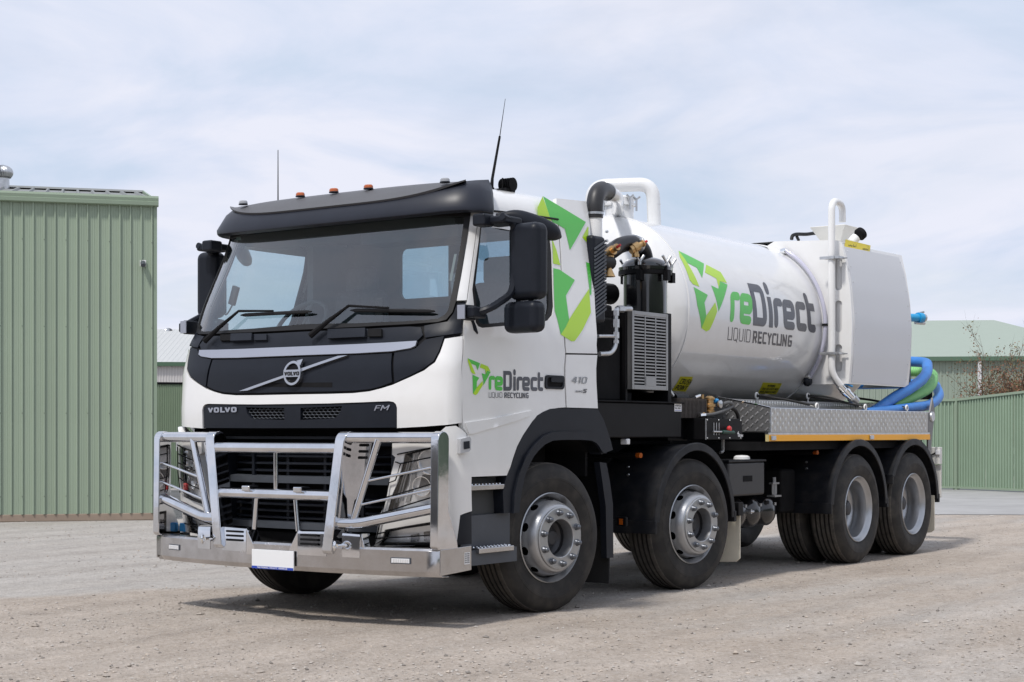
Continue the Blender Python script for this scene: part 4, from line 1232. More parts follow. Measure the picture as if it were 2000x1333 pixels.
p_ = PX(543, 389, -.55)
m_ = MB(); m_.tube([(p_.x, p_.y, p_.z - .02), (p_.x, p_.y, p_.z + .36)], [.005, .0028], 6); m_.build('aerial', blackm, T)
# air horn / beacon on the roof
m_ = MB()
bx, by, bz_ = -.08, -.90, 2.915
m_.box((bx - .06, by - .05, bz_ - .02), (bx + .05, by + .05, bz_ + .015))
for i in range(7): m_.lathe([(.0, 0), (.045, 0), (.048, .004), (.0, .006)], Matrix.Translation((bx + .01, by - .06 + i * .016, bz_ + .045)) @ Matrix.Rotation(pi/2, 4, 'X'), 18)
m_.tube([(bx - .03, by, bz_), (bx - .03, by, bz_ + .09)], .006, 6)
m_.build('work_lamp', blackm, T)

# --- mirrors
def mirrors(sg):
    Y = lambda y: y * -sg
    root = MB()
    def bx(c, s, mt, name, par, bev=.03, rz=0):
        b = MB(); b.box((-s[0]/2, -s[1]/2, -s[2]/2), (s[0]/2, s[1]/2, s[2]/2))
        return b.build(name, mt, par, bevel=bev, seg=4, loc=c, rot=(0, 0, rz))
    # arm frame
    a = MB()
    a.tube(bend([(-.98, Y(1.262), 1.985), (-.94, Y(1.40), 2.02), (-.70, Y(1.40), 2.13), (-.66, Y(1.395), 2.25), (-.66, Y(1.395), 2.60), (-.80, Y(1.40), 2.625)], .07), [.024]*1 + [.024]*(len(bend([(0,0,0)]*1 + [(1,0,0)], .1)) - 1) if False else .024, 8)
    arm = a.build('mirror_arm', plast, T)
    b = MB(); b.box((-.80, Y(1.22), 2.585), (-.60, Y(1.42), 2.635)); b.box((-.86, Y(1.20), 2.57), (-.74, Y(1.30), 2.65)); b.build('mirror_bracket', plast, arm, bevel=.015)
    b = MB(); b.box((-1.06, Y(1.25), 1.95), (-.93, Y(1.29), 2.05)); b.box((-1.04, Y(1.29), 1.965), (-.90, Y(1.35), 2.035)); b.build('mirror_bracket', plast, arm, bevel=.012)
    b = MB(); b.box((-1.068, Y(1.24), 1.955), (-1.058, Y(1.30), 2.045)); b.build('hinge_plate', silvert, arm, bevel=.003)
    m1 = bx((-.62, Y(1.478 if sg == 1 else 1.445), 2.345), (.15, .255 if sg == 1 else .20, .50), plast, 'mirror', T, .055, 0.1 * -sg)
    g = MB(); g.box((.076, -.08, -.21), (.080, .08, .21)); g.build('mirror_glass', chrome, m1, smooth=0)
    m2 = bx((-.63, Y(1.455 if sg == 1 else 1.42), 1.985), (.14, .285 if sg == 1 else .22, .205), plast, 'mirror', T, .05, 0.1 * -sg)
    g = MB(); g.box((.071, -.09, -.075), (.075, .09, .075)); g.build('mirror_glass', chrome, m2, smooth=0)
    b = MB(); b.tube([(-.62, Y(1.40), 2.05), (-.62, Y(1.40), 2.16)], .018, 8); b.tube([(-.62, Y(1.50), 2.05), (-.62, Y(1.50), 2.16)], .018, 8); b.build('mirror_link', plast, arm)
    # kerb mirror over the door
    k = MB(); 
    k.tube(bez([(-.58, Y(1.19), 2.66), (-.50, Y(1.27), 2.665), (-.42, Y(1.34), 2.63), (-.29, Y(1.42), 2.58), (-.20, Y(1.45), 2.545)], 5), [.024, .026, .030, .034, .040, .046, .052, .057, .061, .064, .066, .068, .068, .068, .066, .063, .059, .052, .042, .028, .010], 14, flat=.75)
    k.build('kerb_mirror', plast, T)
mirrors(1); mirrors(-1)
# wind deflector foot under the hinge (dark fin on the door front)
fin = half([(913, 600), (921, 622), (931, 650), (930.5, 653), (924, 645), (917, 622), (913, 600)])
patch('door_fin', plast, door, [fin[:-1]], cab, off=.012, depth=.01, step=.05)

# --- cab interior
b = MB(); b.box((-.90, -1.09, 1.30), (-.62, 1.09, 1.97)); b.box((-.66, -1.05, 1.30), (-.45, 1.05, 1.90)); b.build('dashboard', intd, T, bevel=.05)
b = MB(); b.box((-.60, -1.05, 2.72), (.50, 1.05, 2.74)); b.box((-.78, -1.0, 2.60), (-.45, 1.0, 2.72)); b.box((-.74, -1.0, 2.53), (-.52, -.15, 2.60)); b.build('headliner', intd, T, smooth=0)
for y in (-1, 1):
    b = MB(); b.box((.0, y * 1.06, 1.3), (.5, y * 1.02, 2.2)); b.box((.02, y * 1.06, 2.2), (.5, y * 1.0, 2.7)); b.build('side_trim', intm, T, smooth=0)
b = MB(); b.box((-.9, -1.1, 1.26), (.5, 1.1, 1.31)); b.build('cab_floor', intd, T, smooth=0)
def seat(y):
    s = MB(); s.box((-.35, y - .25, 1.62), (.15, y + .25, 1.78)); o = s.build('seat', seatm, T, bevel=.05)
    s = MB(); s.box((.12, y - .24, 1.74), (.26, y + .24, 2.32)); s.build('backrest', seatm, o, bevel=.06, seg=3)
    s = MB(); s.box((.15, y - .14, 2.30), (.25, y + .14, 2.50)); s.build('headrest', seatm, o, bevel=.04, seg=3)
    s = MB(); s.box((-.25, y - .18, 1.31), (.1, y + .18, 1.62)); s.build('seat_base', intd, o, smooth=0)
seat(-.66); seat(.66)
sw = MB(); Msw = Matrix.Translation((-.52, .62, 2.02)) @ Matrix.Rotation(radians(-52), 4, 'Y')
sw.tube([Msw @ Vector((.22 * cos(2*pi*k/30), .22 * sin(2*pi*k/30), 0)) for k in range(31)], .016, 8)
for a in (0, 2.1, 4.2): sw.tube([Msw @ Vector((0, 0, -.02)), Msw @ Vector((.21 * cos(a), .21 * sin(a), 0))], .013, 6)
sw.build('steering_wheel', mat('steering_grey', (.12, .12, .12), .5), T)
dv_ = MB(); pd = PX(458, 578, -.72); dv_.box((-.02, -.025, -.07), (.01, .025, .07), Matrix.Translation(pd) @ Matrix.Rotation(.35, 4, 'X')); dv_.tube(bez([pd + Vector((0, 0, -.04)), pd + Vector((-.03, .06, -.14)), pd + Vector((-.05, .10, -.04))], 5), .006, 6); dv_.build('phone_holder', intd, T)
dv_ = MB(); pd = PX(742, 597, -.93); dv_.box((-.015, -.03, -.12), (.02, .03, .05), Matrix.Translation(pd)); dv_.build('dash_sensor', rubber_s, T, bevel=.012)
b = MB(); a4 = [inv(cab, *p, (.9, 2.6)) for p in ((459, 470), (470, 469), (468, 455), (463, 455))]
patch('windscreen_sticker', mat('sticker_green', (.10, .17, .14), .5), T, [a4], cab, off=-.004, step=.1)
a4 = [inv(cab, *p, (-.9, 2.4)) for p in ((877, 548), (882, 548), (892, 496), (887, 496))]
patch('windscreen_label', mat('sticker_grey', (.16, .17, .17), .7), T, [a4], cab, off=-.004, step=.1)
# --- door furniture and decals
hp = [FR(*p) for p in ((1062.5, 760), (1099.5, 761.5), (1099.5, 734), (1062.5, 733))]
hcx = sum(p[0] for p in hp) / 4; hcz = sum(p[1] for p in hp) / 4; hw_ = abs(hp[0][0] - hp[1][0]) / 2; hh_ = abs(hp[0][1] - hp[3][1]) / 2
for s_ in (1, -1):
    rr = [(s_ * (hcx + a), hcz + c) for a, c in rrect(-hw_, -hh_, hw_, hh_, .025)]
    rim_ = [(s_ * (hcx + a), hcz + c) for a, c in rrect(-hw_ * .82, -hh_ * .68, hw_ * .82, hh_ * .68, .02)]
    dh = patch('door_handle', plast, door if s_ == 1 else T, [rr], cab, [rim_], off=.014, depth=.02, step=.03)
    patch('handle_recess', blackm, door if s_ == 1 else T, [rr], cab, off=.006, step=.05)
    patch('handle_grip', plast, door if s_ == 1 else T, [[(s_ * (hcx + a), hcz + c) for a, c in rrect(-hw_ * .78, hh_ * .0, hw_ * .45, hh_ * .66, .012)]], cab, off=.016, depth=.012, step=.05)
# big green device on the cab side (traced where it lies on the panels)
def z5(pts, s=3.028, ox=880, oy=380): return [(x / s + ox, y / s + oy) for x, y in pts]
big = [
 ('g', [(542, 12), (796, 165), (702, 330), (672, 205), (632, 180), (600, 165), (584, 140)]),
 ('l', [(540, 13), (510, 80), (512, 125), (524, 165), (600, 262), (612, 330), (640, 345), (600, 262), (596, 190), (584, 140)]),
 ('l', [(809, 190), (775, 255), (806, 290), (812, 200)]),
 ('l', [(596, 262), (603, 410), (645, 420), (622, 330)]),
 ('g', [(604, 438), (640, 446), (731, 508), (678, 600), (697, 740), (648, 830), (612, 690)]),
 ('l', [(648, 830), (697, 742), (815, 560), (826, 700), (730, 868), (712, 870)]),
 ('g', [(797, 402), (816, 408), (828, 500), (829, 590), (822, 600)]),
]
big[1] = ('l', [(540, 13), (510, 80), (512, 125), (520, 150), (601, 190), (597, 180), (586, 143)])
for c_, pts in big:
    q = [FR(*p) for p in z5(pts)]
    patch('logo_shape', decg if c_ == 'g' else decl, T, [q], cab, off=.0065, step=.05)
LOGO = [
 ('g', [(150, 235), (315, 318), (303, 412), (268, 345), (205, 312)]),
 ('l', [(150, 235), (205, 312), (285, 468), (243, 452), (222, 425), (158, 275)]),
 ('l', [(330, 325), (424, 374), (465, 445), (418, 432), (412, 478), (395, 415), (322, 376)]),
 ('g', [(420, 433), (468, 455), (410, 630), (398, 565), (362, 460), (408, 482)]),
 ('g', [(248, 470), (340, 522), (318, 572), (330, 655), (299, 738), (272, 590)]),
 ('l', [(389, 568), (402, 627), (352, 748), (330, 760), (299, 738), (331, 655)]),
]
def aff(src, dst):
    (x0, y0), (x1, y1), (x2, y2) = src; (u0_, v0_), (u1_, v1_), (u2_, v2_) = dst
    det = (x1-x0)*(y2-y0) - (x2-x0)*(y1-y0)
    def f(x, y):
        a = ((x-x0)*(y2-y0) - (x2-x0)*(y-y0)) / det; b_ = ((x1-x0)*(y-y0) - (x-x0)*(y1-y0)) / det
        return (u0_ + a*(u1_-u0_) + b_*(u2_-u0_), v0_ + a*(v1_-v0_) + b_*(v2_-v0_))
    return f
fa = aff([(150, 235), (467, 452), (330, 758)], z5([(97, 970), (232, 1050), (142, 1187)]))
for c_, pts in LOGO:
    q = [FR(*fa(*p)) for p in pts]
    patch('logo_shape', decg if c_ == 'g' else decl, door, [q], cab, off=.0065, step=.05)
def z5p(x, y): return z5([(x, y)])[0]
text_px('logo_lettering', decg, door, 're', .20, cab, (-1.6, 1.5), (953.1, 762.3), (980.6, 763.5), (953.1, 723.6), off=.0066)
text_px('logo_lettering', decc, door, 'Direct', .20, cab, (-1.6, 1.5), (981.8, 763.5), (1059.6, 764.5), (981.8, 724.8), off=.0066)
text_px('logo_lettering', decc, door, 'LIQUID', .075, cab, (-1.6, 1.4), (953.3, 777.2), (979.6, 777.6), (953.3, 766.3), off=.0066)
text_px('logo_lettering', decc, door, 'RECYCLING', .19, cab, (-1.6, 1.4), (983.6, 777.8), (1031, 778.4), (983.6, 766.8), off=.0066)
text_px('power_lettering', mat('badge_silver', (.30, .31, .33), .3, metal=.7), T, '410', .12, cab, (-1.9, 1.6), z5p(708, 1118), z5p(796, 1120), z5p(706, 1078), off=.010, slant=.2)
text_px('emission_lettering', mat('badge_dark', (.12, .12, .13), .4), T, 'EURO', .2, cab, (-1.9, 1.5), z5p(733, 1171), z5p(772, 1172), z5p(733, 1160), off=.009, slant=.2)
text_px('emission_lettering', MATS['badge_dark'], T, '5', .22, cab, (-1.9, 1.5), z5p(774, 1175), z5p(795, 1176), z5p(776, 1150), off=.009, slant=.2)
# lower crease of the door: a raised bevelled wedge
cr = half([(905.5, 826), (960, 818), (1036, 802), (1032, 812), (1008, 822), (920, 848), (913, 848)])
patch('door_crease', white, door, [cr], cab, off=.014, depth=.011, step=.05)
# ---------------------------------------------------------------- bumper, headlamps, grille
def z2(pts, s=5.555, ox=720, oy=840): return [(x / s + ox, y / s + oy) for x, y in pts]
def FRl(pts, g=(-.9, .9)): return [inv(cab, *p, g) for p in pts]
b = MB(); b.box((-1.0, -1.16, .42), (-.90, 1.16, 1.2)); b.build('radiator_core', blackm, T, smooth=0)
hl_white = FRl([(771, 866), (790, 852), (858, 846), (870, 834), (886, 832), (902, 846), (908, 862), (914, 905), (914.5, 998), (899, 1003), (893, 1006), (888, 1062), (736, 1066), (748, 1002), (757, 985), (769, 925), (777, 893), (771, 888)])
lens_u = FRl(z2([(418, 258), (770, 178), (768, 400), (750, 720), (700, 810), (225, 905), (282, 700), (345, 560), (398, 360)]))
lens_l = FRl(z2([(205, 1075), (720, 985), (715, 1245), (120, 1252), (170, 1190)]))
for s_ in (0, 1):
    Fm = (lambda q: mir(q)) if s_ else (lambda q: q)
    hz = patch('bumper_corner', white, T, [Fm(hl_white)], cab, [Fm(lens_u), Fm(lens_l)], off=.03, depth=.05, step=.04)
    hb_ = patch('headlight', lens_in, T, [Fm(lens_u)], cab, off=-.03, step=.035)
    # ribs and bowls in the lamp
    r_ = MB()
    c0 = [sum(p[i] for p in lens_u) / len(lens_u) for i in (0, 1)]
    sg = -1 if s_ else 1
    for (bp_, rr) in (((838, 903), .075), ((822, 951), .06)):
        q_ = inv(cab, *bp_, (-.9, .9)); du, dz = q_[0] - c0[0], q_[1] - c0[1]
        cc = cab((c0[0] + du) * sg, c0[1] + dz, -.012); cb_ = cab((c0[0] + du) * sg, c0[1] + dz, -.10)
        ax = (cc - cb_).normalized(); Mx = Matrix.Translation(cc) @ ax.to_track_quat('Z', 'Y').to_matrix().to_4x4()
        r_.lathe([(rr, 0), (rr * .98, -.015), (rr * .8, -.05), (rr * .4, -.075), (.001, -.08)], Mx, 28)
        r_.lathe([(rr * 1.08, -.004), (rr * 1.08, .004), (rr, .004)], Mx, 28)
    r_.build('reflector_bowl', chrome, hb_, fix=False)
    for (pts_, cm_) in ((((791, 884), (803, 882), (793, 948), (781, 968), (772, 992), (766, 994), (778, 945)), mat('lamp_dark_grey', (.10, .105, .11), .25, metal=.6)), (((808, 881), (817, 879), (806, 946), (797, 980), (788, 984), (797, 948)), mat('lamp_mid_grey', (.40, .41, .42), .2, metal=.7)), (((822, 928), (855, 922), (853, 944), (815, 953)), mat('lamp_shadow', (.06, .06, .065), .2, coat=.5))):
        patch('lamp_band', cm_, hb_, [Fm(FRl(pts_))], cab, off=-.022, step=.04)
    fb_ = [FRl(z) for z in (((800, 1046), (816, 1043), (816, 1058), (800, 1060)), ((826, 1040), (846, 1036), (846, 1056), (826, 1058)))]
    for z in fb_: patch('fog_lamp_cell', mat('lamp_cell', (.22, .22, .23), .12, metal=.9), T if False else hb_, [Fm(z)], cab, off=-.014, step=.04)
    fr_ = MB()
    zs = [p[1] for p in lens_u]; 
    for k in range(2):
        t = .10 + .07 * k
        tp = [lens_u[0][0] * (1 - t) + lens_u[1][0] * t, lens_u[0][1] * (1 - t) + lens_u[1][1] * t]; bt = [lens_u[5][0] * (1 - t) + lens_u[4][0] * t, lens_u[5][1] * (1 - t) + lens_u[4][1] * t]
        fr_.tube([cab((tp[0] + (bt[0]-tp[0]) * i/6) * sg, tp[1] + (bt[1]-tp[1]) * i/6, -.008) for i in range(1, 6)], .006, 6)
    fr_.build('lamp_fin', mat('lamp_grey', (.30, .31, .32), .3, metal=.6), hb_, kind='stuff')
    patch('lamp_trim', blackm, hb_, [Fm(lens_u)], cab, [Fm([(c0[0] + (u - c0[0]) * .96, c0[1] + (z - c0[1]) * .965) for u, z in lens_u])], off=.022, depth=.04, step=.04)
    patch('lamp_glass', lensg, hb_, [Fm(lens_u)], cab, off=.024, step=.06)
    fo = patch('fog_lamp', lens_in, T, [Fm(lens_l)], cab, off=-.02, step=.03)
    patch('lamp_glass', lensg, fo, [Fm(lens_l)], cab, off=.022, step=.06)
    c1 = [sum(p[i] for p in lens_l) / len(lens_l) for i in (0, 1)]
    patch('lamp_trim', blackm, fo, [Fm(lens_l)], cab, [Fm([(c1[0] + (u - c1[0]) * .88, c1[1] + (z - c1[1]) * .74) for u, z in lens_l])], off=.015, depth=.03, step=.04)
    # wire guard
    wg = MB()
    def wln(pts, o=.045): wg.tube([cab(u * sg, z, o) for u, z in FRl(z2(pts))], .0045, 5)
    wln([(350, 265), (560, 220), (760, 180)]); wln([(330, 345), (385, 365), (560, 325), (750, 285)]); wln([(385, 365), (350, 490), (560, 440), (750, 395)])
    wln([(350, 490), (330, 545), (262, 570), (235, 720), (480, 650), (700, 585)]); wln([(235, 720), (190, 890), (450, 805), (700, 725)]); wln([(745, 200), (745, 500), (715, 760)])
    wln([(140, 1115), (420, 1055), (700, 1010)]); wln([(120, 1165), (420, 1150), (705, 1128)]); wln([(190, 890), (140, 1115), (110, 1230), (200, 1180)])
    wg.build('wire_guard', blackm, hb_)
    tl = FRl(z2([(575, 860), (585, 860), (592, 846)]))
    ind = FRl([(888.5, 858), (902, 853), (904.5, 858), (904, 878), (901, 882), (888.5, 886)])
    io = patch('side_indicator', mat('indicator_grey', (.45, .46, .48), .3, coat=.6), T, [Fm(ind)], cab, off=.065, depth=.05, step=.04)
    ind2 = FRl([(892, 863), (901, 861.5), (901.5, 876), (892.5, 878)])
    patch('indicator_lens', plast, io, [Fm(ind2)], cab, off=.067, step=.05)
    crn = FRl([(890, 1008), (914, 1000), (914.5, 1062), (888, 1064)])
    patch('bumper_end', plast, T, [Fm(crn)], cab, off=.028, depth=.05, step=.05)
    # orange indicator inside the lamp
    b_ = MB(); q = inv(cab, 849, 966, (-1, .9)); pq = cab(q[0] * sg, q[1], .0)
    b_.lathe([(0, -.02), (.02, -.02), (.02, .02), (.012, .03), (0, .03)], Matrix.Translation(pq), 12); b_.build('indicator_bulb', redp, hb_)
# grille slats: two louvred banks behind the bull bar
def slat(z, w0, x, th, name='slat', mt=plast, dep=.05):
    s = MB(); n = 14
    prof = [(0, -th/2), (0, th/2), (dep, th/2 + .008), (dep, -th/2 + .008)]
    rows = []
    for i in range(n + 1):
        y = -w0 + 2 * w0 * i / n
        xx = x + .10 * (abs(y) / w0) ** 3
        rows.append([(xx + a, y, z + c) for a, c in prof])
    s.grid(rows, closed=True); s.add(rows[0], [(0, 1, 2, 3)]); s.add(rows[-1], [(0, 1, 2, 3)])
    return s.build(name, mt, T, smooth=40)
for z in (1.20, 1.155): slat(z, .95, -1.13, .018)
for z in (1.075, 1.025, .975): slat(z, .74, -1.15, .012)
for z in (.79, .745, .70, .655): slat(z, .74, -1.15, .012)
slat(.915, .80, -1.18, .045, 'grille_bar', plast_l, .08)
slat(.605, .80, -1.18, .045, 'grille_bar', plast_l, .08)
for y in (-.5, -.17, .17, .5):
    b = MB(); b.box((-1.13, y - .012, .58), (-1.10, y + .012, 1.13)); b.build('grille_rib', plast, T, smooth=0)
b = MB(); b.box((-1.12, -.86, .40), (-1.02, .86, .56)); b.build('lower_valance', blackm, T, bevel=.01)
for sg in (1, -1):
    b = MB(); b.prism([(-1.15, 1.14), (-1.15, .56), (-1.0, .56), (-1.0, 1.14)], lambda x, z, t: Vector((x, t * sg, z)), .76, .84); b.build('grille_side', plast, T, bevel=.01)
# ---------------------------------------------------------------- bull bar
BB = MB()
def beam_pt(s):     # plan curve of the beam: s = -1..1 -> (x, y)
    y = s * 1.285
    return (-1.46 + .16 * abs(s) ** 2.4, y)
def beam(name, za, zb, s0, s1, th=.012, n=28, ret=True, mt=alu_b, off=0.0):
    mb = MB(); rows = []
    for i in range(n + 1):
        s = s0 + (s1 - s0) * i / n
        x, y = beam_pt(s)
        x += off
        z0_, z1_ = (za(s), zb(s)) if callable(za) else (za, zb)
        rows.append([(x + .11, y, z1_), (x + .012, y, z1_), (x, y, z1_ - .012), (x, y, z0_ + .03), (x + .025, y, z0_), (x + .09, y, z0_ - .005)])
    mb.grid(rows)
    return mb, rows
mb, rows = beam('beam', .336, .506, -1, 1)
for r, sg in ((rows[0], -1), (rows[-1], 1)):
    rr = [Vector(p) + Vector((0, 0, 0)) for p in r]
    q = [(-1.30, 1), (-.98, 1)]
mb2 = MB()
bb = mb.build('bull_bar', alu_b, T, smooth=30, fix=False)
sol = bb.modifiers.new('thick', 'SOLIDIFY'); sol.thickness = .008; sol.offset = 0
for sg in (1, -1):
    # side return of the beam
    P = [(-1.30, .343), (-1.30, .506), (-.985, .515), (-.985, .360)]
    e_ = MB(); e_.prism(P, lambda x, z, t: Vector((x, t * sg, z)), 1.283, 1.293); e_.build('end_plate', alu_b, bb, bevel=.003)
def hump(y0, y1, z1a, z1b, name='bar_hump'):
    """upright folded plate standing on the beam between y0 and y1 (y measured from the middle)"""
    for sg in (1, -1):
        h = MB(); n = 6; rows = []
        for i in range(n + 1):
            t = i / n; y = y0 + (y1 - y0) * t; z = z1a + (z1b - z1a) * t
            x = -1.463 + .16 * (y / 1.285) ** 2.4 - .004
            rows.append([(x + .10, y * sg, z - .008), (x + .02, y * sg, z), (x + .004, y * sg, z - .008), (x, y * sg, z - .03), (x, y * sg, .44)])
        h.grid(rows); h.add(rows[0], [(0, 1, 2, 3, 4)]); h.add(rows[-1], [(0, 1, 2, 3, 4)])
        h.build(name, alu, bb, smooth=40)
hump(.235, .475, .600, .605); 
for sg in (1, -1):  # sloping inner cheek
    h = MB(); h.prism([(.235, .598), (.155, .47), (.155, .42), (.235, .42)], lambda y, z, t: Vector((t, y * sg, z)), -1.463, -1.37); h.build('bar_hump', alu, bb, bevel=.004)
hump(.60, .735, .600, .595)
for sg in (1, -1):
    h = MB(); h.prism([(.735, .594), (.765, .50), (.765, .44), (.735, .44)], lambda y, z, t: Vector((t, y * sg, z)), -1.41, -1.35); h.build('bar_hump', alu, bb, bevel=.004)
    for z in (.572, .543, .514):
        s = MB(); s.prism(rrect(.265, z - .007, .415, z + .007, .006, 3), lambda y, zz_, t: Vector((t, y * sg, zz_)), -1.473, -1.467); s.build('vent_slot', blackm, bb, smooth=0)
# inner uprights: folded channel, leaning, rounded top
def upright(yb, yt, xb, xt, zb_, zt_, wy, dx, name, flare=0.0):
    for sg in (1, -1):
        h = MB(); R = dx / 2; prof = []
        # side view outline (x, z) : front edge, round top, back edge
        prof = [(0, zb_ + .02), (.02, zb_)] + [(dx + flare, zb_), (dx + flare * .9, zb_ + .05), (dx, zb_ + .24)] + [(dx / 2 + R * cos(radians(a)), zt_ - R + R * sin(radians(a))) for a in range(0, 181, 15)]
        def f(a, z, t):
            k = (z - zb_) / (zt_ - zb_)
            return Vector((xb + (xt - xb) * k + a, sg * (yb + (yt - yb) * k + t), z))
        h.prism(prof, f, -wy / 2, wy / 2)
        h.build(name, alu, bb, bevel=.006, seg=2)
upright(.492, .600, -1.475, -1.455, .455, 1.245, .082, .125, 'upright')
upright(1.262, 1.262, -1.335, -1.325, .505, 1.245, .062, .112, 'upright', flare=.10)
# backing plates with slots behind the inner uprights
for sg in (1, -1):
    h = MB()
    def f(a, z, t): k = (z - .5) / .74; return Vector((t - .0 + 0.03 * 0, sg * (.53 + .10 * k + a), z))
    h.prism([(0, .60), (0, 1.19), (.145, 1.19), (.135, 1.0), (.12, .86), (.05, .80), (.02, .6)], f, -1.345, -1.337)
    h.build('gusset_plate', alu, bb, bevel=.002)
    for z in (1.155, 1.115, 1.075):
        s = MB(); s.prism(rrect(.045, z - .009, .125, z + .009, .008, 3), f, -1.3485, -1.3455); s.build('vent_slot', blackm, bb, smooth=0)
    s = MB(); s.prism([(.02, .62), (.01, 1.19), (.0, 1.19), (.0, .62)], f, -1.43, -1.345); s.build('gusset_plate', alu, bb, smooth=0)
def rod(pts, r, name, mt=alu, n=16, par=None, bendr=0):
    P = bend(pts, bendr) if bendr else pts
    m_ = MB(); m_.tube(P, r, n); return m_.build(name, mt, par or bb, smooth=50)
rod([(-1.42, -.565, 1.134), (-1.42, .565, 1.134)], .0365, 'cross_tube', n=24)
rod([(-1.42, -.535, .828), (-1.42, .535, .828)], .0365, 'cross_tube', n=24)
rod([(-1.42, 0, 1.12), (-1.42, 0, .84)], .017, 'strut')
for sg in (1, -1):
    rod([(-1.42, .175 * sg, .82), (-1.42, .20 * sg, .59)], .017, 'strut')
    rod([(-1.41, .60 * sg, 1.203), (-1.27, 1.235 * sg, 1.203)], .036, 'side_tube', n=24)
    rod([(-1.42, .53 * sg, .655), (-1.40, .70 * sg, .655), (-1.28, 1.235 * sg, .765)], .036, 'side_tube', n=24, bendr=.06)
    a = (-1.37, .845 * sg, 1.19); c = (-1.40, .665 * sg, .68)
    rod([a, c], .024, 'strut')
    def on(t): return [a[i] + (c[i] - a[i]) * t for i in range(3)]
    p = on(.52); rod([p, (-1.30, 1.235 * sg, 1.02)], .009, 'guard_rod', n=10)
    p = on(.82); rod([p, (-1.30, 1.235 * sg, .885)], .009, 'guard_rod', n=10)
    # rests on the second tube
    pd = MB(); pd.box((-1.472, .235 * sg - .038 * 1, .845), (-1.38, .235 * sg + .038, .882)); pd.build('tube_rest', alu, bb, bevel=.008)
    # towing eyes
    ey = MB(); M0 = Matrix.Translation((-1.51, .60 * sg, .515)) @ Matrix.Rotation(radians(35), 4, 'Z') @ Matrix.Rotation(pi/2, 4, 'X')
    ey.tube([M0 @ Vector((.026 * cos(2*pi*k/16), .026 * sin(2*pi*k/16), 0)) for k in range(17)], .009, 8, caps=False)
    ey.tube([(-1.49, .60 * sg, .515), (-1.37, .60 * sg, .515)], .012, 8); ey.build('tow_eye', chrome, bb)
    # strip lamp let into the beam
    s_l = .80; x, y = beam_pt(s_l * sg)
    an = atan2(.16 * 2.4 * s_l ** 1.4, 1.285) * sg
    ML = Matrix.Translation((x, y, .432)) @ Matrix.Rotation(-an, 4, 'Z')
    l = MB(); l.box((-.008, -.072, -.020), (-.001, .072, .020), ML); lo = l.build('strip_lamp', plast_l, bb, bevel=.002)
    l = MB(); l.box((-.012, -.063, -.014), (-.0078, .063, .014), ML); l.build('lens', clearl, lo, smooth=0)
    for k in range(9):
        l = MB(); l.box((-.0140, -.055 + k * .0125, -.010), (-.0125, -.047 + k * .0125, .010), ML); l.build('led', lens_in, lo, smooth=0)
# number plate (blank in the photo) with its blue foot strip
pl = MB(); pl.box((-1.481, -.215, .335), (-1.471, .165, .462)); po = pl.build('number_plate', mat('plate_white', (.78, .79, .80), .35), T, bevel=.003)
pl = MB(); pl.box((-1.4825, -.213, .336), (-1.4812, .163, .352)); po2 = pl.build('plate_foot', blued, po, smooth=0)
pf = lambda u, v, o: Vector((-1.4826 - o, u, v))
text_patch('plate_lettering', whited, po, 'NATIONAL HEAVY VEHICLE', .18, pf, (.11, .340), (-.27, 0), (0, .009), off=.0004)
st = MB(); st.box((-1.06, -1.2945, .40), (-1.005, -1.2935, .475)); so = st.build('rating_label', whited, T, smooth=0)
lab = lambda u, v, o: Vector((u, -1.295 - o, v))
for k in range(5): text_patch('label_lettering', blackd, so, 'RATED', .2, lab, (-1.055, .462 - k * .0135), (.045, 0), (0, .008), off=.0004)
# blue drum/valve on the far side behind the guard rods
bxx = MB(); p = PX(355, 1030, -1.16); bxx.box((p.x, p.y - .03, p.z - .035), (p.x + .03, p.y + .03, p.z + .03)); bxx.build('blue_coupling', bluep, T, bevel=.01)

# ---------------------------------------------------------------- wheels
def tyre_mesh():
    R = .518; mb = MB(); W = .148
    prof = []
    # outer wall (h = 0 at the outer face, growing inwards)
    prof = [(.300, .030), (.306, .010), (.318, .004), (.345, -.006), (.385, -.016), (.400, -.0165), (.402, -.0185), (.418, -.0185), (.420, -.0165), (.445, -.012), (.470, -.003), (.487, .006), (.500, .020), (.509, .030)]
    gr = [.072, .116, .160, .204]
    tr = [(.513, .034), (.516, .045)]
    for g in gr:
        tr += [(.518, g - .0085), (.499, g - .005), (.499, g + .005), (.518, g + .0085)]
    tr += [(.516, .236), (.510, .247)]
    back = [(.500, .258), (.470, .283), (.40, .292), (.33, .275), (.30, .25)]
    mb.lathe(prof + tr + back, Matrix.Rotation(pi/2, 4, 'X') , 96)
    return mb
def rib_marks():
    return None
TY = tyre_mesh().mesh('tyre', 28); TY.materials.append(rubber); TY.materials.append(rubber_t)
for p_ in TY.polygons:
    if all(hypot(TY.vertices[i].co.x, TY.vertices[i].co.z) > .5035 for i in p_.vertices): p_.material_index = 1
def lat(mb, prof, n=64): mb.lathe(prof, Matrix.Rotation(pi/2, 4, 'X'), n)
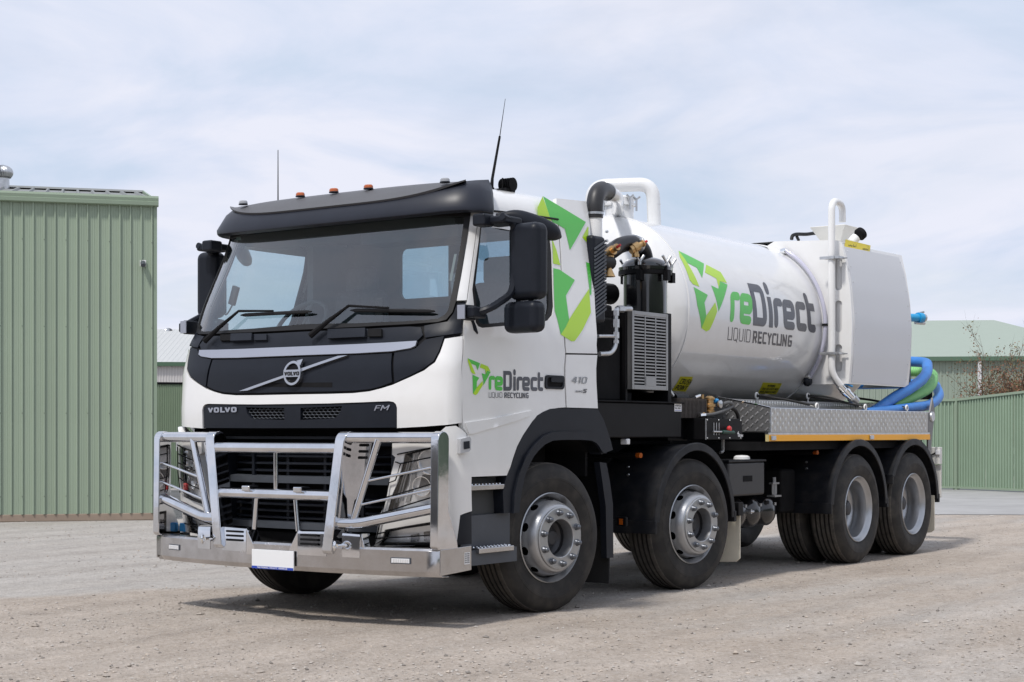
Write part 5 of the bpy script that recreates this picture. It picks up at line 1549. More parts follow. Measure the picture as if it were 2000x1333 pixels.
# local axis: +Z of the lathe becomes -Y; h grows inwards so flip
def flipY(mb): mb.v = [(x, -y, z) for x, y, z in mb.v]; return mb
def wheel_front(steer, x, z=.512, y=-1.235):
    rim = MB(); lat(rim, [(.310, .012), (.312, .002), (.306, -.003), (.300, .004), (.292, .022), (.283, .030), (.276, .05), (.272, .16), (.285, .24)])
    flipY(rim)
    w_ = rim.build('wheel', silverp, T, smooth=40)
    w_.location = (x, y, z); w_.rotation_euler = (0, 0, steer)
    t = link('tyre', TY, None, w_); t.scale = (1, -1, 1)
    # disc with hand holes
    n = 10; S0 = .0; 
    P = [(.276, .080), (.270, .050), (.258, -.005), (.244, -.044), (.230, -.064)]
    ln = [0]
    for a, c in zip(P, P[1:]): ln.append(ln[-1] + hypot(a[0]-c[0], a[1]-c[1]))
    def df(u, v, o=0):
        v = max(0, min(ln[-1], v))
        for i in range(len(P) - 1):
            if v <= ln[i+1] + 1e-9:
                t_ = (v - ln[i]) / (ln[i+1] - ln[i]); r = P[i][0] + (P[i+1][0]-P[i][0]) * t_; h = P[i][1] + (P[i+1][1]-P[i][1]) * t_
                break
        a = u / .255
        return Vector((r * cos(a), h - o, r * sin(a)))
    C_ = 2 * pi * .255
    holes = []
    for k in range(n):
        c = (k + .5) * C_ / n
        holes.append([(c + .031 * cos(q*pi/8), .066 + .026 * sin(q*pi/8)) for q in range(16)])
    disc = patch('wheel_disc', silverp, w_, [[(0, 0), (C_, 0), (C_, ln[-1]), (0, ln[-1])]], df, holes, step=.022, smooth=50)
    bk = MB(); lat(bk, [(.262, .11), (.20, .09), (.10, .12)]); flipY(bk); bk.build('brake_drum', blackm, w_)
    fl = MB(); lat(fl, [(.230, -.064), (.222, -.070), (.216, -.072), (.214, -.082), (.208, -.086), (.134, -.088), (.130, -.084), (.124, -.055), (.121, .0)]); flipY(fl); fl.build('hub_flange', silverp, w_, smooth=30)
    hb = MB(); lat(hb, [(.122, -.01), (.118, .02), (.100, .030), (.085, .045), (.060, .050), (.058, .0), (.045, -.012), (.0, -.016)]); flipY(hb); hb.build('hub', hubm, w_, smooth=30)
    nm = MB(); nm.lathe([(.0, .034), (.010, .033), (.016, .028), (.019, .018), (.0205, .004), (.025, .0), (.025, -.004)], Matrix.Rotation(pi/2, 4, 'X'), 12)
    nme = nm.mesh('wheel_nut', 50); nme.materials.append(nutm)
    for k in range(10):
        a = 2 * pi * (k + .5) / 10 + .1
        link('wheel_nut', nme, None, w_, (.176 * cos(a), -.088, .176 * sin(a)))
    return w_
def wheel_rear(x, y=-1.245, z=.512):
    rim = MB(); lat(rim, [(.310, .012), (.312, .002), (.306, -.004), (.299, .003), (.292, .020), (.280, .034), (.268, .042), (.262, .065), (.258, .09), (.254, .135), (.260, .150), (.258, .175), (.243, .198), (.228, .208), (.212, .210), (.202, .203), (.15, .200), (.122, .204)])
    flipY(rim); w_ = rim.build('wheel', silverp, T, smooth=35); w_.location = (x, y, z)
    t = link('tyre', TY, None, w_); t.scale = (1, -1, 1)
    t = link('tyre', TY, None, w_, (0, .342, 0)); t.scale = (1, -1, 1)
    hb = MB(); lat(hb, [(.124, .205), (.115, .165), (.085, .150), (.066, .148), (.062, .105), (.045, .097), (.0, .095)]); flipY(hb); hb.build('hub', hubm, w_, smooth=30)
    nm = MB(); nm.lathe([(.0, .030), (.0135, .026), (.016, .018), (.0175, .004), (.022, .0)], Matrix.Rotation(pi/2, 4, 'X'), 12)
    nme = nm.mesh('wheel_nut', 50); nme.materials.append(nutm)
    for k in range(10):
        a = 2 * pi * (k + .5) / 10
        link('wheel_nut', nme, None, w_, (.168 * cos(a), .198, .168 * sin(a)))
    bk = MB(); lat(bk, [(.25, .24), (.25, .50), (.05, .51)]); flipY(bk); bk.build('brake_drum', blackm, w_)
    return w_
AX = (0.0, 1.995, 5.13, 6.48)
ws_ = [wheel_front(radians(-8.0), AX[0]), wheel_front(radians(-6.5), AX[1], y=-1.225), wheel_rear(AX[2]), wheel_rear(AX[3])]
for i, w0 in enumerate(ws_):
    c = copy_tree(w0, T)
    c.location.y = -w0.location.y
    c.rotation_euler = (0, 0, w0.rotation_euler.z + pi)
# axles, chassis rails and dark running gear
for x in AX[:2]:
    m_ = MB(); m_.box((x - .06, -.95, .42), (x + .06, .95, .56)); m_.build('axle', blackm, T, bevel=.01)
for x in AX[2:]:
    m_ = MB(); m_.tube([(x, -.85, .51), (x, .85, .51)], .07, 12); m_.lathe([(0, -.2), (.18, -.17), (.22, 0), (.18, .17), (0, .2)], Matrix.Translation((x, 0, .51)) @ Matrix.Rotation(pi/2, 4, 'Y'), 20); m_.build('axle', blackm, T)
for y in (-.43, .43):
    m_ = MB(); m_.box((-.95, y - .04, .78), (7.1, y + .04, 1.06)); m_.build('chassis_rail', black, T, bevel=.006)
for x in (.75, 2.8, 3.6, 4.3, 5.8, 6.9):
    m_ = MB(); m_.box((x - .06, -.39, .82), (x + .06, .39, 1.02)); m_.build('cross_member', black, T, smooth=0)
m_ = MB(); m_.box((-.85, -.38, .62), (1.3, .38, 1.25)); m_.box((-.6, -.85, 1.0), (.5, .85, 1.26)); m_.build('engine', blackm, T, bevel=.03)
m_ = MB(); m_.tube([(1.3, 0, .75), (5.0, 0, .55)], .06, 12); m_.build('prop_shaft', blackm, T)
for x in AX[:2]:
    for y in (-.5, .5):
        m_ = MB()
        for k in range(3): m_.tube(bez([(x - .75, y, .78 - .02*k), (x, y, .62 - .03*k), (x + .75, y, .78 - .02*k)], 5), .018, 6, flat=2.2)
        m_.build('leaf_spring', blackm, T, kind='stuff')
m_ = MB(); m_.box((2.9, .5, .45), (3.9, 1.15, 1.0)); m_.build('fuel_tank', black, T, bevel=.05)
m_ = MB(); m_.box((4.2, -.9, .50), (4.5, .9, .9)); m_.build('rear_box', blackm, T, bevel=.03)

# ---------------------------------------------------------------- front wheel arch and steps
def SP(px, py, y=-1.245): p = PY(px, py, y); return (p.x, p.z)
out_px = [(981, 961), (988, 932), (997, 911), (1010, 871), (1021, 850), (1033, 832), (1048, 812), (1059, 805), (1073, 799), (1090, 797.5), (1150, 799), (1167, 800.5), (1178, 820), (1187, 846), (1192, 862), (1196, 879), (1174, 888)]
in_px = [(1172, 884), (1165, 872), (1160, 866), (1151, 861), (1130, 859.5), (1095, 859.5), (1075, 861), (1060, 868), (1048, 879), (1038, 891), (1030, 906), (1020, 930), (1013, 965), (1009, 1001), (983, 1003)]
arch = [SP(*p) for p in out_px] + [SP(*p) for p in in_px]
mid_px = [(998, 1003), (1000, 965), (1009, 925), (1022, 893), (1040, 868), (1058, 851), (1075, 844), (1100, 843), (1145, 844), (1158, 850), (1170, 862), (1180, 886)]
for sg in (-1, 1):
    fn = lambda x, z, o: Vector((x, sg * (1.250 + o), z))
    a_ = patch('wheel_arch', plast, T, [arch], fn, off=.0, depth=.10, step=.06, smooth=40)
    lip = [SP(*p) for p in mid_px] + [SP(*p) for p in in_px[:-1]]
    patch('arch_lip', plast, a_, [lip], fn, off=.018, depth=.02, step=.06, smooth=40)
    # inner wheel house
    hs = MB(); pi_ = [SP(*p) for p in reversed(in_px[:-1])]
    rows = [[(x, sg * 1.245, z) for x, z in pi_], [(x, sg * .70, z) for x, z in pi_]]
    hs.grid(rows); hs.build('wheel_house', blackm, a_, smooth=60, fix=False)
    b = MB(); b.box((-.6, sg * .68, .90), (.6, sg * .70, 1.30)); b.build('inner_wheel_panel', blackm, T, smooth=0)
    b = MB(); b.box((.52, sg * 1.10, 1.28), (.56, sg * .3, 1.42)); b.build('arch_filler', blackm, T, smooth=0)
    # rear guard strip and mud flap
    b = MB(); b.box((.60, sg * .5, .92), (.63, sg * 1.12, 1.194)); b.build('rear_arch_panel', blackm, T, smooth=0)
    e = [SP(1178, 903), (SP(1191, 905)), SP(1198, 940), SP(1204, 985), SP(1205, 1090), SP(1192, 1091), SP(1190, 990), SP(1184, 945)]
    patch('guard_edge', plast, T, [e], lambda x, z, o: Vector((x, sg * (1.215 + o), z)), depth=.05, step=.08)
    f0 = SP(1199, 1000)[0]
    b = MB(); b.box((f0 - .03, sg * .84, .55), (f0 - .01, sg * 1.2, .98)); b.build('guard_rear', blackm, T, smooth=0)
    zb_ = SP(1206, 1140)[1]
    b = MB(); b.prism([(.80, .70), (.80, zb_), (1.20, zb_), (1.21, .70)], lambda y, z, t: Vector((t, sg * y, z)), f0 + .002, f0 + .012); b.build('mud_flap', mat('flap_rubber', (.02, .02, .02), .8, bump=.3, bscale=60), T, smooth=0)
    # steps
    s1 = [SP(909, 936), SP(985, 932), SP(1012, 980), SP(1010, 1004), SP(909, 1010)]
    patch('step_well', intd, T, [s1], lambda x, z, o: Vector((x, sg * (1.17 + o), z)), step=.2)
    bx_ = [SP(913, 1010), SP(1009, 1002), SP(1008.5, 1064), SP(1004, 1070), SP(913, 1080)]
    patch('step_panel', plast_l, T, [bx_], lambda x, z, o: Vector((x, sg * (1.19 + o), z)), depth=.03, step=.1, smooth=40)
    bt = [SP(906, 1090, -1.26), SP(912, 1077, -1.26), SP(1009, 1068, -1.26), SP(1009, 1096, -1.26), SP(909, 1107, -1.26)]
    patch('step_box', plast_l, T, [bt], lambda x, z, o: Vector((x, sg * (1.262 + o), z)), depth=.08, step=.1, smooth=40)
    def tread(x0, x1, z, y0, y1):
        t = MB(); t.box((x0, sg * y0, z - .035), (x1, sg * y1, z)); o = t.build('step_tread', alu_b, T, bevel=.006)
        stud = MB(); stud.lathe([(.012, 0), (.009, .006), (.0, .006)], None, 8); sm_ = stud.mesh('stud', 0); sm_.materials.append(alu)
        nx = int((x1 - x0) / .038)
        for i in range(nx):
            for j in range(2): link('stud', sm_, None, o, (x0 + .022 + i * .038 + .012 * j, sg * (max(y0, y1) - .03 - .05 * j), z))
    xa, za = SP(917, 960, -1.25); xb, zb2 = SP(986, 958, -1.25)
    tread(xa, xb, SP(950, 947, -1.25)[1], 1.10, 1.25)
    xa, _ = SP(933, 1080, -1.275); xb, _ = SP(1001, 1078, -1.275)
    tread(xa, xb, SP(965, 1068.5, -1.275)[1], 1.15, 1.29)
# ---------------------------------------------------------------- mudguards, underside fittings
def mudguard(x, r, a0, a1, y0, y1, z=.512, name='mudguard'):
    for sg in (-1, 1):
        m_ = MB(); rows = []
        for i in range(33):
            a = radians(a0 + (a1 - a0) * i / 32)
            c, s = cos(a), sin(a)
            rr = [(r - .012, y0), (r, y0), (r, y1 - .035), (r + .012, y1 - .03), (r + .014, y1 - .006), (r + .008, y1), (r - .045, y1 + .003), (r - .05, y1 - .004), (r - .012, y1 - .012)]
            rows.append([(x + q * c, sg * y, z + q * s) for q, y in rr])
        m_.grid(rows, closed=True); m_.add(rows[0], [tuple(range(9))]); m_.add(rows[-1], [tuple(range(9))])
        o = m_.build(name, guard_m, T, smooth=40)
        # thick hem at the foot
        for ang in (a1,):
            a = radians(ang); px_, pz_ = x + (r + .0) * cos(a), z + r * sin(a)
            b = MB(); b.box((px_ - .012, sg * y0, pz_ - .09), (px_ + .012, sg * (y1 + .002), pz_ + .01)); b.build('guard_hem', guard_m, o, bevel=.006)
        a = radians(a0); px_, pz_ = x + r * cos(a), z + r * sin(a)
        b = MB(); b.box((px_ - .02, sg * (y0 - .0), pz_ - .04), (px_ + .02, sg * (y1 + .005), pz_ + .05)); b.build('guard_hem', guard_m, o, bevel=.006)
        for xx in (.55, .80, 1.0):
            pass
    return
mudguard(AX[1], .63, 3, 176, .70, 1.262)
mudguard(AX[2], .645, 3, 174, .60, 1.262)
mudguard(AX[3], .645, 3, 152, .60, 1.262)
for x, (a, c) in ((AX[1], (1.06, .78)), (AX[2], (1.05, .80))):
    for sg in (-1, 1):
        m_ = MB(); m_.tube([(x - .56, sg * .45, a), (x - .56, sg * 1.05, a)], .022, 10); m_.build('guard_stay', black, T)
        b = MB(); b.tube([(x - .56, sg * 1.04, a), (x - .57, sg * 1.09, a - .0)], .020, 12); b.build('side_marker_lamp', amber, T)
        b = MB(); 
        for dz in (-.09, -.15): b.lathe([(.012, 0), (.010, .008), (0, .009)], Matrix.Translation((x - .575, sg * .98, a + dz)) @ Matrix.Rotation(-pi/2, 4, 'Y'), 10)
        b.build('guard_bolt', steel, T)
b = MB(); p = PY(1113 + 105, 1019, -1.15); b.box((p.x - .03, p.y - .04, p.z - .035), (p.x + .0, p.y + .05, p.z + .035)); bo = b.build('marker_housing', black, T, bevel=.008)
b = MB(); b.box((p.x - .036, p.y - .012, p.z - .022), (p.x - .029, p.y + .018, p.z + .022)); b.build('marker_lens', amber, bo, smooth=0)
b = MB(); p = PY(1222, 863, -1.1); b.box((p.x - .03, p.y - .03, p.z - .022), (p.x + .02, p.y + .03, p.z + .022)); b.build('side_lamp', clearl, T, bevel=.008)
# tan mud flaps
for (x, z0, z1) in ((2.76, .165, .57), (7.07, .19, .58)):
    for sg in (-1, 1):
        b = MB(); b.prism([(.86, z1), (.86, z0 - .02), (1.20, z0), (1.235, z0 + .03), (1.235, z1)], lambda y, z, t: Vector((t, sg * y, z)), x, x + .012)
        b.build('mud_flap', tan, T, bevel=.002)
b = MB(); b.box((2.68, -1.265, .55), (2.765, -1.20, .66)); b.build('flap_clamp', black, T, bevel=.005)
# battery box, air tanks, valve
bb_ = MB(); bb_.box((2.74, -1.14, .70), (3.40, -.62, .985)); bo = bb_.build('battery_box', mat('box_plastic', (.03, .03, .032), .5, bump=.1, bscale=80), T, bevel=.02)
l = MB(); l.box((2.73, -1.15, .985), (3.41, -.61, 1.005)); l.build('box_lid', guard_m, bo, bevel=.006)
l = MB(); l.box((3.0, -1.144, .82), (3.16, -1.141, .87)); l.build('box_recess', blackm, bo, smooth=0)
l = MB(); l.lathe([(0, .035), (.05, .032), (.068, .02), (.072, 0)], Matrix.Translation((3.28, -.98, 1.005)), 28); l.build('filler_cap', whited, bo)
for x in (3.12, 3.395, 3.67):
    m_ = MB(); m_.lathe([(0.001, -.07), (.05, -.064), (.09, -.045), (.118, -.018), (.128, .0), (.128, .55), (.09, .60), (0, .62)], Matrix.Translation((x, -1.02, .545)) @ Matrix.Rotation(-pi/2, 4, 'X'), 32)
    o = m_.build('air_tank', mat('air_tank_black', (.012, .012, .014), .22, coat=.6), T)
    m_ = MB(); m_.box((x + .02, -1.089, .595), (x + .05, -1.080, .62)); m_.build('tank_label', mat('label_grey', (.3, .3, .3), .6), o, smooth=0)
m_ = MB(); m_.tube([(3.19, -1.12, .56), (3.19, -1.06, .56)], .02, 8); m_.tube([(3.16, -1.12, .56), (3.22, -1.12, .56)], .012, 8); m_.build('drain_valve', steel, T)
p = PY(1512, 955, -1.12)
m_ = MB(); m_.tube([p + Vector((0, 0, -.06)), p + Vector((0, 0, .10))], [.022, .016], 8); m_.box(p + Vector((-.06, -.02, .04)), p + Vector((.06, .02, .055))); m_.box(p + Vector((-.06, -.04, -.07)), p + Vector((.06, .04, -.055))); m_.tube([p + Vector((-.03, 0, -.05)), p + Vector((-.03, 0, .04))], .010, 6); m_.tube([p + Vector((.03, 0, -.05)), p + Vector((.03, 0, .04))], .010, 6)
m_.build('load_valve', mat('dull_steel', (.30, .30, .30), .5, metal=.9, var=.2), T)
p = PY(1725, 878, -1.0)
m_ = MB(); m_.tube([p + Vector((0, 0, -.08)), p + Vector((0, 0, .08))], .022, 8); m_.tube([p + Vector((-.08, 0, 0)), p + Vector((.08, 0, 0))], .018, 8); m_.tube([p + Vector((.0, 0, -.08)), p + Vector((.0, 0, -.2))], .008, 6); m_.build('brake_valve', steel, T)
p = PY(1748, 882, -1.16); b = MB(); b.tube([p, p + Vector((-.03, -.04, 0))], .020, 12); b.build('side_marker_lamp', amber, T)
p = PY(1412, 868, -1.05); m_ = MB(); m_.tube(bend([p + Vector((0, 0, .07)), p + Vector((0, 0, -.06)), p + Vector((-.05, 0, -.07))], .02), .014, 8); m_.build('pipe_fitting', MATS['dull_steel'], T)

# ---------------------------------------------------------------- black platform behind the cab
b = MB(); b.box((.60, -1.13, 1.195), (1.98, 1.13, 1.462)); pf_ = b.build('oil_tank', black, T, bevel=.012)
b = MB(); b.box((.60, -1.15, 1.462), (1.99, 1.15, 1.474)); b.build('platform_top', blackm, T, bevel=.004)
sp = lambda y: (lambda u, v, o: Vector((u, y - o, v)))
a_ = PY(1317, 804, -1.131); c_ = PY(1331, 788.5, -1.131)
lb = MB(); lb.box((a_.x, -1.1325, a_.z), (c_.x, -1.131, c_.z)); lo = lb.build('warning_label', whited, pf_, smooth=0)
wl, hl_ = c_.x - a_.x, c_.z - a_.z
for t_, k in (('HYDRAULIC', .60), ('OIL ONLY', .30)):
    text_patch('label_lettering', blackd, lo, t_, .2, sp(-1.1328), (a_.x + .008, a_.z + hl_ * k), (wl - .016, 0), (0, hl_ * .2), off=.0005)
lb = MB(); lb.box((a_.x + .005, -1.1331, a_.z + hl_*.1), (c_.x - .005, -1.1327, a_.z + hl_*.16)); lb.build('label_rule', blued, lo, smooth=0)
# control panel box
b = MB(); b.box((2.235, -1.205, 1.178), (2.86, -.98, 1.348)); cp = b.build('control_box', black, T, bevel=.004)
b = MB(); b.box((1.985, -1.0, 1.17), (2.3, -.4, 1.35)); b.build('valve_cover', black, T, bevel=.004)
b = MB(); b.box((2.232, -1.207, 1.178), (2.24, -1.200, 1.348)); b.build('edge_trim', steel, cp, smooth=0)
for px_ in (1394, 1399, 1404):
    p = PY(px_, 838, -1.207); b = MB(); b.box((p.x - .004, -1.2095, 1.215), (p.x + .004, -1.206, 1.315)); b.build('gauge_slot', steel, cp, smooth=0)
p = PY(1422, 838, -1.22); b = MB(); b.lathe([(0, .030), (.018, .026), (.026, .012), (.022, .0)], Matrix.Translation(p) @ Matrix.Rotation(pi/2, 4, 'X'), 16); b.build('stop_button', redp, cp)
b = MB(); b.tube([PY(1393, 843.5, -1.235), PY(1434, 844, -1.235)], .007, 8); b.build('lever', steel, cp)
b = MB(); b.tube([PY(1411, 844, -1.236), PY(1433, 845, -1.236)], .015, 8); b.build('lever_grip', mat('grip_green', (.01, .05, .035), .5), cp)
a_ = PY(1441, 854, -1.206); c_ = PY(1451, 849, -1.206)
text_patch('panel_lettering', whited, cp, 'VORSTROM', .26, sp(-1.2065), (a_.x, a_.z), (c_.x - a_.x, 0), (0, c_.z - a_.z), off=.0005)
b = MB(); q = [PY(*k_, -1.2072) for k_ in ((1440, 848.5), (1441, 844.5), (1443, 842), (1442.5, 846), (1445, 848.5))]; b.add(q, [(0, 1, 2, 3, 4)]); b.build('panel_mark', whited, cp, smooth=0, fix=False)
for i in range(4):
    for z in (1.19, 1.336):
        b = MB(); b.lathe([(0, .004), (.006, .003), (.007, 0)], Matrix.Translation((2.26 + i * .19, -1.206, z)) @ Matrix.Rotation(pi/2, 4, 'X'), 8); b.build('screw', steel, cp)
p = PX(1364, 823, 2.234); b = MB(); b.lathe([(0, .012), (.018, .009), (.022, 0)], Matrix.Translation((1.984, p.y + .1, p.z)) @ Matrix.Rotation(-pi/2, 4, 'Y'), 12); b.build('bolt_head', steel, T)
# finned compressor with brass fittings
cz = 1.41
fin = MB()
for i in range(20):
    x = 2.02 + i * .0215
    fin.box((x, -1.10, 1.352), (x + .010, -.78, 1.51))
fin.build('cooling_fins', mat('cast_iron', (.07, .06, .055), .6, metal=.4, var=.3, vscale=30), T, smooth=0, kind='stuff')
b = MB(); b.box((2.03, -1.08, 1.36), (2.44, -.8, 1.49)); b.build('compressor_body', mat('cast_dark', (.03, .027, .025), .6), T, bevel=.01)
def seg(px, y0, y1, r, mt, name, yy=-1.06, n=12):
    a = PY(px, y0, yy); c = PY(px, y1, yy); m_ = MB(); m_.tube([a, c], r, n); return m_.build(name, mt, T)
seg(1372, 771, 790, .013, brass, 'brass_valve'); seg(1372, 788, 800, .020, brass, 'brass_valve')
b = MB()
p = PY(1386, 808, -1.05); b.lathe([(.03, 0), (.045, .0), (.045, .02), (.035, .025), (.04, .05), (.05, .055), (.05, .075), (.034, .08), (.034, .11), (.042, .115), (.042, .13), (.02, .145), (0, .145)], Matrix.Translation(p), 20); b.build('brass_body', brass, T)
p = PY(1396, 783, -1.08); b = MB(); b.lathe([(0, 0), (.016, 0), (.018, .04), (0, .04)], Matrix.Translation(p) @ Matrix.Rotation(pi/2, 4, 'Y'), 12); b.build('blue_cap', bluep, T)
p = PY(1404, 790, -1.10); b = MB(); b.lathe([(.02, .0), (.032, .004), (.034, .02), (.024, .026), (0, .03)], Matrix.Translation(p) @ Matrix.Rotation(pi/2, 4, 'X'), 18); b.build('pressure_gauge', steel, T)
P = [PY(*q, -1.12) for q in ((1372, 811), (1390, 810), (1408, 805), (1424, 798), (1431, 792), (1424, 787), (1412, 789))]
m_ = MB(); m_.tube(bez(P, 6), .014, 10); m_.build('braided_hose', mat('braid_grey', (.10, .10, .10), .6, bump=.3, bscale=150), T)
P = [PY(*q, -1.10) for q in ((1428, 796), (1436, 802), (1441, 812), (1443, 826))]
m_ = MB(); m_.tube(bez(P, 6), .016, 10); m_.build('black_hose', rubber_s, T)
P = [PY(*q, -1.0) for q in ((1345, 786), (1352, 780), (1359, 776))]
m_ = MB(); m_.tube(bez(P, 5), .010, 8); m_.build('thin_hose', rubber_s, T)
m_ = MB(); m_.tube([PY(1358, 776.5, -1.0), PY(1368, 772.5, -1.02)], .012, 8); m_.tube([PY(1366, 811, -1.12), PY(1376, 810, -1.12)], .018, 6); m_.build('hose_crimp', chrome, T, kind='stuff')
p = PY(1326, 779, -.98); b = MB(); b.tube([p + Vector((-.1, 0, 0)), p + Vector((.1, 0, 0))], .045, 14); b.build('rubber_boot', rubber_s, T)
m_ = MB(); m_.tube([PY(1304, 762, -1.0), PY(1312, 773, -1.0)], .024, 10); m_.build('pipe_fitting', steel, T)

# ---------------------------------------------------------------- oil cooler, filter, pipes
cx0, cx1, cy = 1.33, 1.87, -1.05
zb_, zt_ = 1.565, 2.165
b = MB(); b.box((cx0 + .02, cy + .03, zb_), (cx1 - .02, cy + .30, zt_ - .02)); oc = b.build('oil_cooler', blackm, T, bevel=.01)
b = MB(); b.box((cx1, cy - .02, zb_ - .10), (cx1 + .055, cy + .32, zt_ + .01)); b.build('cooler_bracket', black, T, bevel=.005)
b = MB(); b.box((cx0 - .03, cy + .02, zb_ - .1), (cx0, cy + .34, zt_)); b.build('cooler_bracket', black, T, bevel=.005)
fr = MB()
for (a, c) in (((cx0, zb_ - .0), (cx0 + .03, zt_)), ((cx1 - .03, zb_), (cx1, zt_)), ((cx0 + .03, zb_), (cx1 - .03, zb_ + .035)), ((cx0 + .03, zt_ - .03), (cx1 - .03, zt_))):
    fr.box((a[0], cy - .022, a[1]), (c[0], cy + .03, c[1]))
fr.build('cooler_frame', mat('cooler_silver', (.34, .34, .34), .4, metal=.7, var=.1), oc, bevel=.003)
sl_m = MATS['cooler_silver']
sb_ = MB(); sb_.box((0, 0, -.0055), (cx1 - cx0 - .06, .012, .0055)); sme = sb_.mesh('grille_bar', 0); sme.materials.append(sl_m)
for k in range(22):
    link('grille_bar', sme, None, oc, (cx0 + .03, cy - .018, zb_ + .052 + k * .0245))
for fx in (.34, .67):
    b = MB(); b.box((cx0 + .03 + (cx1-cx0-.06) * fx - .007, cy - .020, zb_ + .035), (cx0 + .03 + (cx1-cx0-.06) * fx + .007, cy - .0185, zt_ - .03)); b.build('grille_post', sl_m, oc, smooth=0)
b = MB(); b.box((cx0 + .20, cy - .024, zb_ + .03), (cx1 - .20, cy - .019, zb_ + .10)); np_ = b.build('cooler_badge', sl_m, oc, smooth=0)
b = MB(); b.lathe([(0, 0), (.04, 0), (.04, .02), (0, .02)], None, 4); 
# filter canister
fx_, fy_ = 1.97, -.80
f = MB(); Mf = Matrix.Translation((fx_, fy_, 0))
f.lathe([(.0, 1.55), (.170, 1.55), (.177, 1.60), (.177, 2.50), (.177, 2.53), (.215, 2.53), (.217, 2.555), (.195, 2.56), (.19, 2.575), (.165, 2.605), (.11, 2.63), (.0, 2.64)], Mf, 48)
fc = f.build('filter_canister', mat('gloss_black', (.010, .010, .011), .12, coat=1), T, smooth=35)
f = MB(); f.lathe([(.188, 2.495), (.216, 2.495), (.216, 2.525), (.188, 2.525)], Mf, 48); f.build('clamp_ring', black, fc)
for a in (200, 320, 260, 80):
    ca, sa = cos(radians(a)), sin(radians(a))
    c = Vector((fx_ + .225 * ca, fy_ + .225 * sa, 2.54))
    g = MB(); g.box(c + Vector((-.022, -.022, -.10)), c + Vector((.022, .022, -.02))); g.tube([c + Vector((0, 0, -.10)), c + Vector((0, 0, .04))], .008, 6)
    lg = g.build('clamp_lug', black, fc, smooth=0)
    g = MB(); g.tube([c + Vector((0, 0, .02)), c + Vector((0, 0, .05))], .014, 8); t_ = Vector((-.6, .8, 0))
    for s_ in (-1, 1): g.tube([c + Vector((0, 0, .04)), c + Vector((s_ * .045, -s_ * .01, .095))], [.008, .012], 8)
    g.build('wing_nut', steel, fc)
P = bez([(1.97, -.80, 2.56), (1.97, -.80, 2.64), (1.91, -.80, 2.71), (1.77, -.80, 2.735), (1.58, -.81, 2.70), (1.42, -.83, 2.64), (1.26, -.86, 2.60)], 6)
m_ = MB(); m_.tube(P, .063, 20); m_.build('vacuum_hose', mat('hose_black', (.010, .010, .012), .35, spec=.3), T)
def ringat(i, r, w_, mt, name='hose_clamp'):
    a = P[i]; d = (P[i+1] - P[i-1]).normalized(); m_ = MB(); m_.tube([a - d * w_, a + d * w_], r, 24); m_.build(name, mt, T)
ringat(15, .072, .012, steel); ringat(17, .072, .012, steel); ringat(16, .069, .03, steel, 'pipe_coupling'); 
def brass_valve(p, d):
    g = MB(); d = Vector(d).normalized()
    g.tube([p + Vector((0, 0, -.075)), p + Vector((0, 0, -.05)), p + Vector((0, 0, -.05)), p], [.030, .030, .024, .024], 12); g.tube([p - d * .05, p - d * .02, p - d * .02, p + d * .03, p + d * .03, p + d * .07, p + d * .07, p + d * .085], [.034, .034, .040, .038, .022, .022, .030, .028], 12)
    o = g.build('brass_valve', brass, T); g = MB(); g.tube([p + d * .085, p + d * .12], [.012, .010], 6); g.build('valve_lever', redp, o)
brass_valve(PY(1241, 484, -.89), (.9, -.5, .55)); brass_valve(PY(1193, 492, -.95), (-.3, -.9, .35))
m_ = MB(); p = PY(1188, 527, -.95); m_.lathe([(0, .05), (.02, .05), (.03, .0), (.055, -.055), (.050, -.055), (.0, -.03)], Matrix.Translation(p), 20); m_.build('bell_outlet', brass, T)
p = PY(1185, 513, -.95); m_ = MB(); m_.tube([p + Vector((-.1, 0, 0)), p + Vector((.06, 0, 0))], .05, 14); m_.build('black_elbow', rubber_s, T)
m_ = MB(); m_.tube([(.95, -.58, 2.345), (1.80, -.58, 2.345)], .085, 20); m_.build('silencer', black, T)
b = MB(); b.box((.72, -1.0, 1.474), (1.28, -.55, 2.10)); b.box((.95, -.98, 2.05), (1.2, -.7, 2.2)); b.build('vacuum_pump_case', blackm, T, bevel=.02)
b = MB(); b.box((1.25, -.98, 1.474), (1.30, -.60, 2.13)); b.build('pump_panel', black, T, bevel=.005)
b = MB(); b.box((.60, -.55, 1.474), (2.2, .9, 2.05)); b.build('machinery_case', blackm, T, bevel=.03)
m_ = MB(); m_.tube([(.8, .2, 1.2), (.8, .2, 2.7)], .07, 14); m_.build('exhaust_stack', black, T)
# galvanised pipework
def pj(pts, yy): return [PY(x, y, yy) for x, y in pts]
g = MB(); g.tube(bend(pj([(1232, 604), (1202, 604), (1202, 678), (1192, 691), (1170, 692)], -1.08), .05), .020, 12); gp = g.build('galvanised_pipe', steel, T)
for (x, y, dx, dy, r) in ((1212, 604, 6, 0, .027), (1202, 612, 0, 5, .027), (1202, 632, 0, 8, .030), (1202, 655, 0, 6, .028), (1202, 668, 0, 3, .026)):
    g = MB(); g.tube([PY(x - dx, y - dy, -1.08), PY(x + dx, y + dy, -1.08)], r, 6); g.build('pipe_union', steel, gp, smooth=0)
g = MB(); g.tube(pj([(1168, 657), (1202, 657)], -1.08), .014, 8); g.build('galvanised_pipe', steel, T)
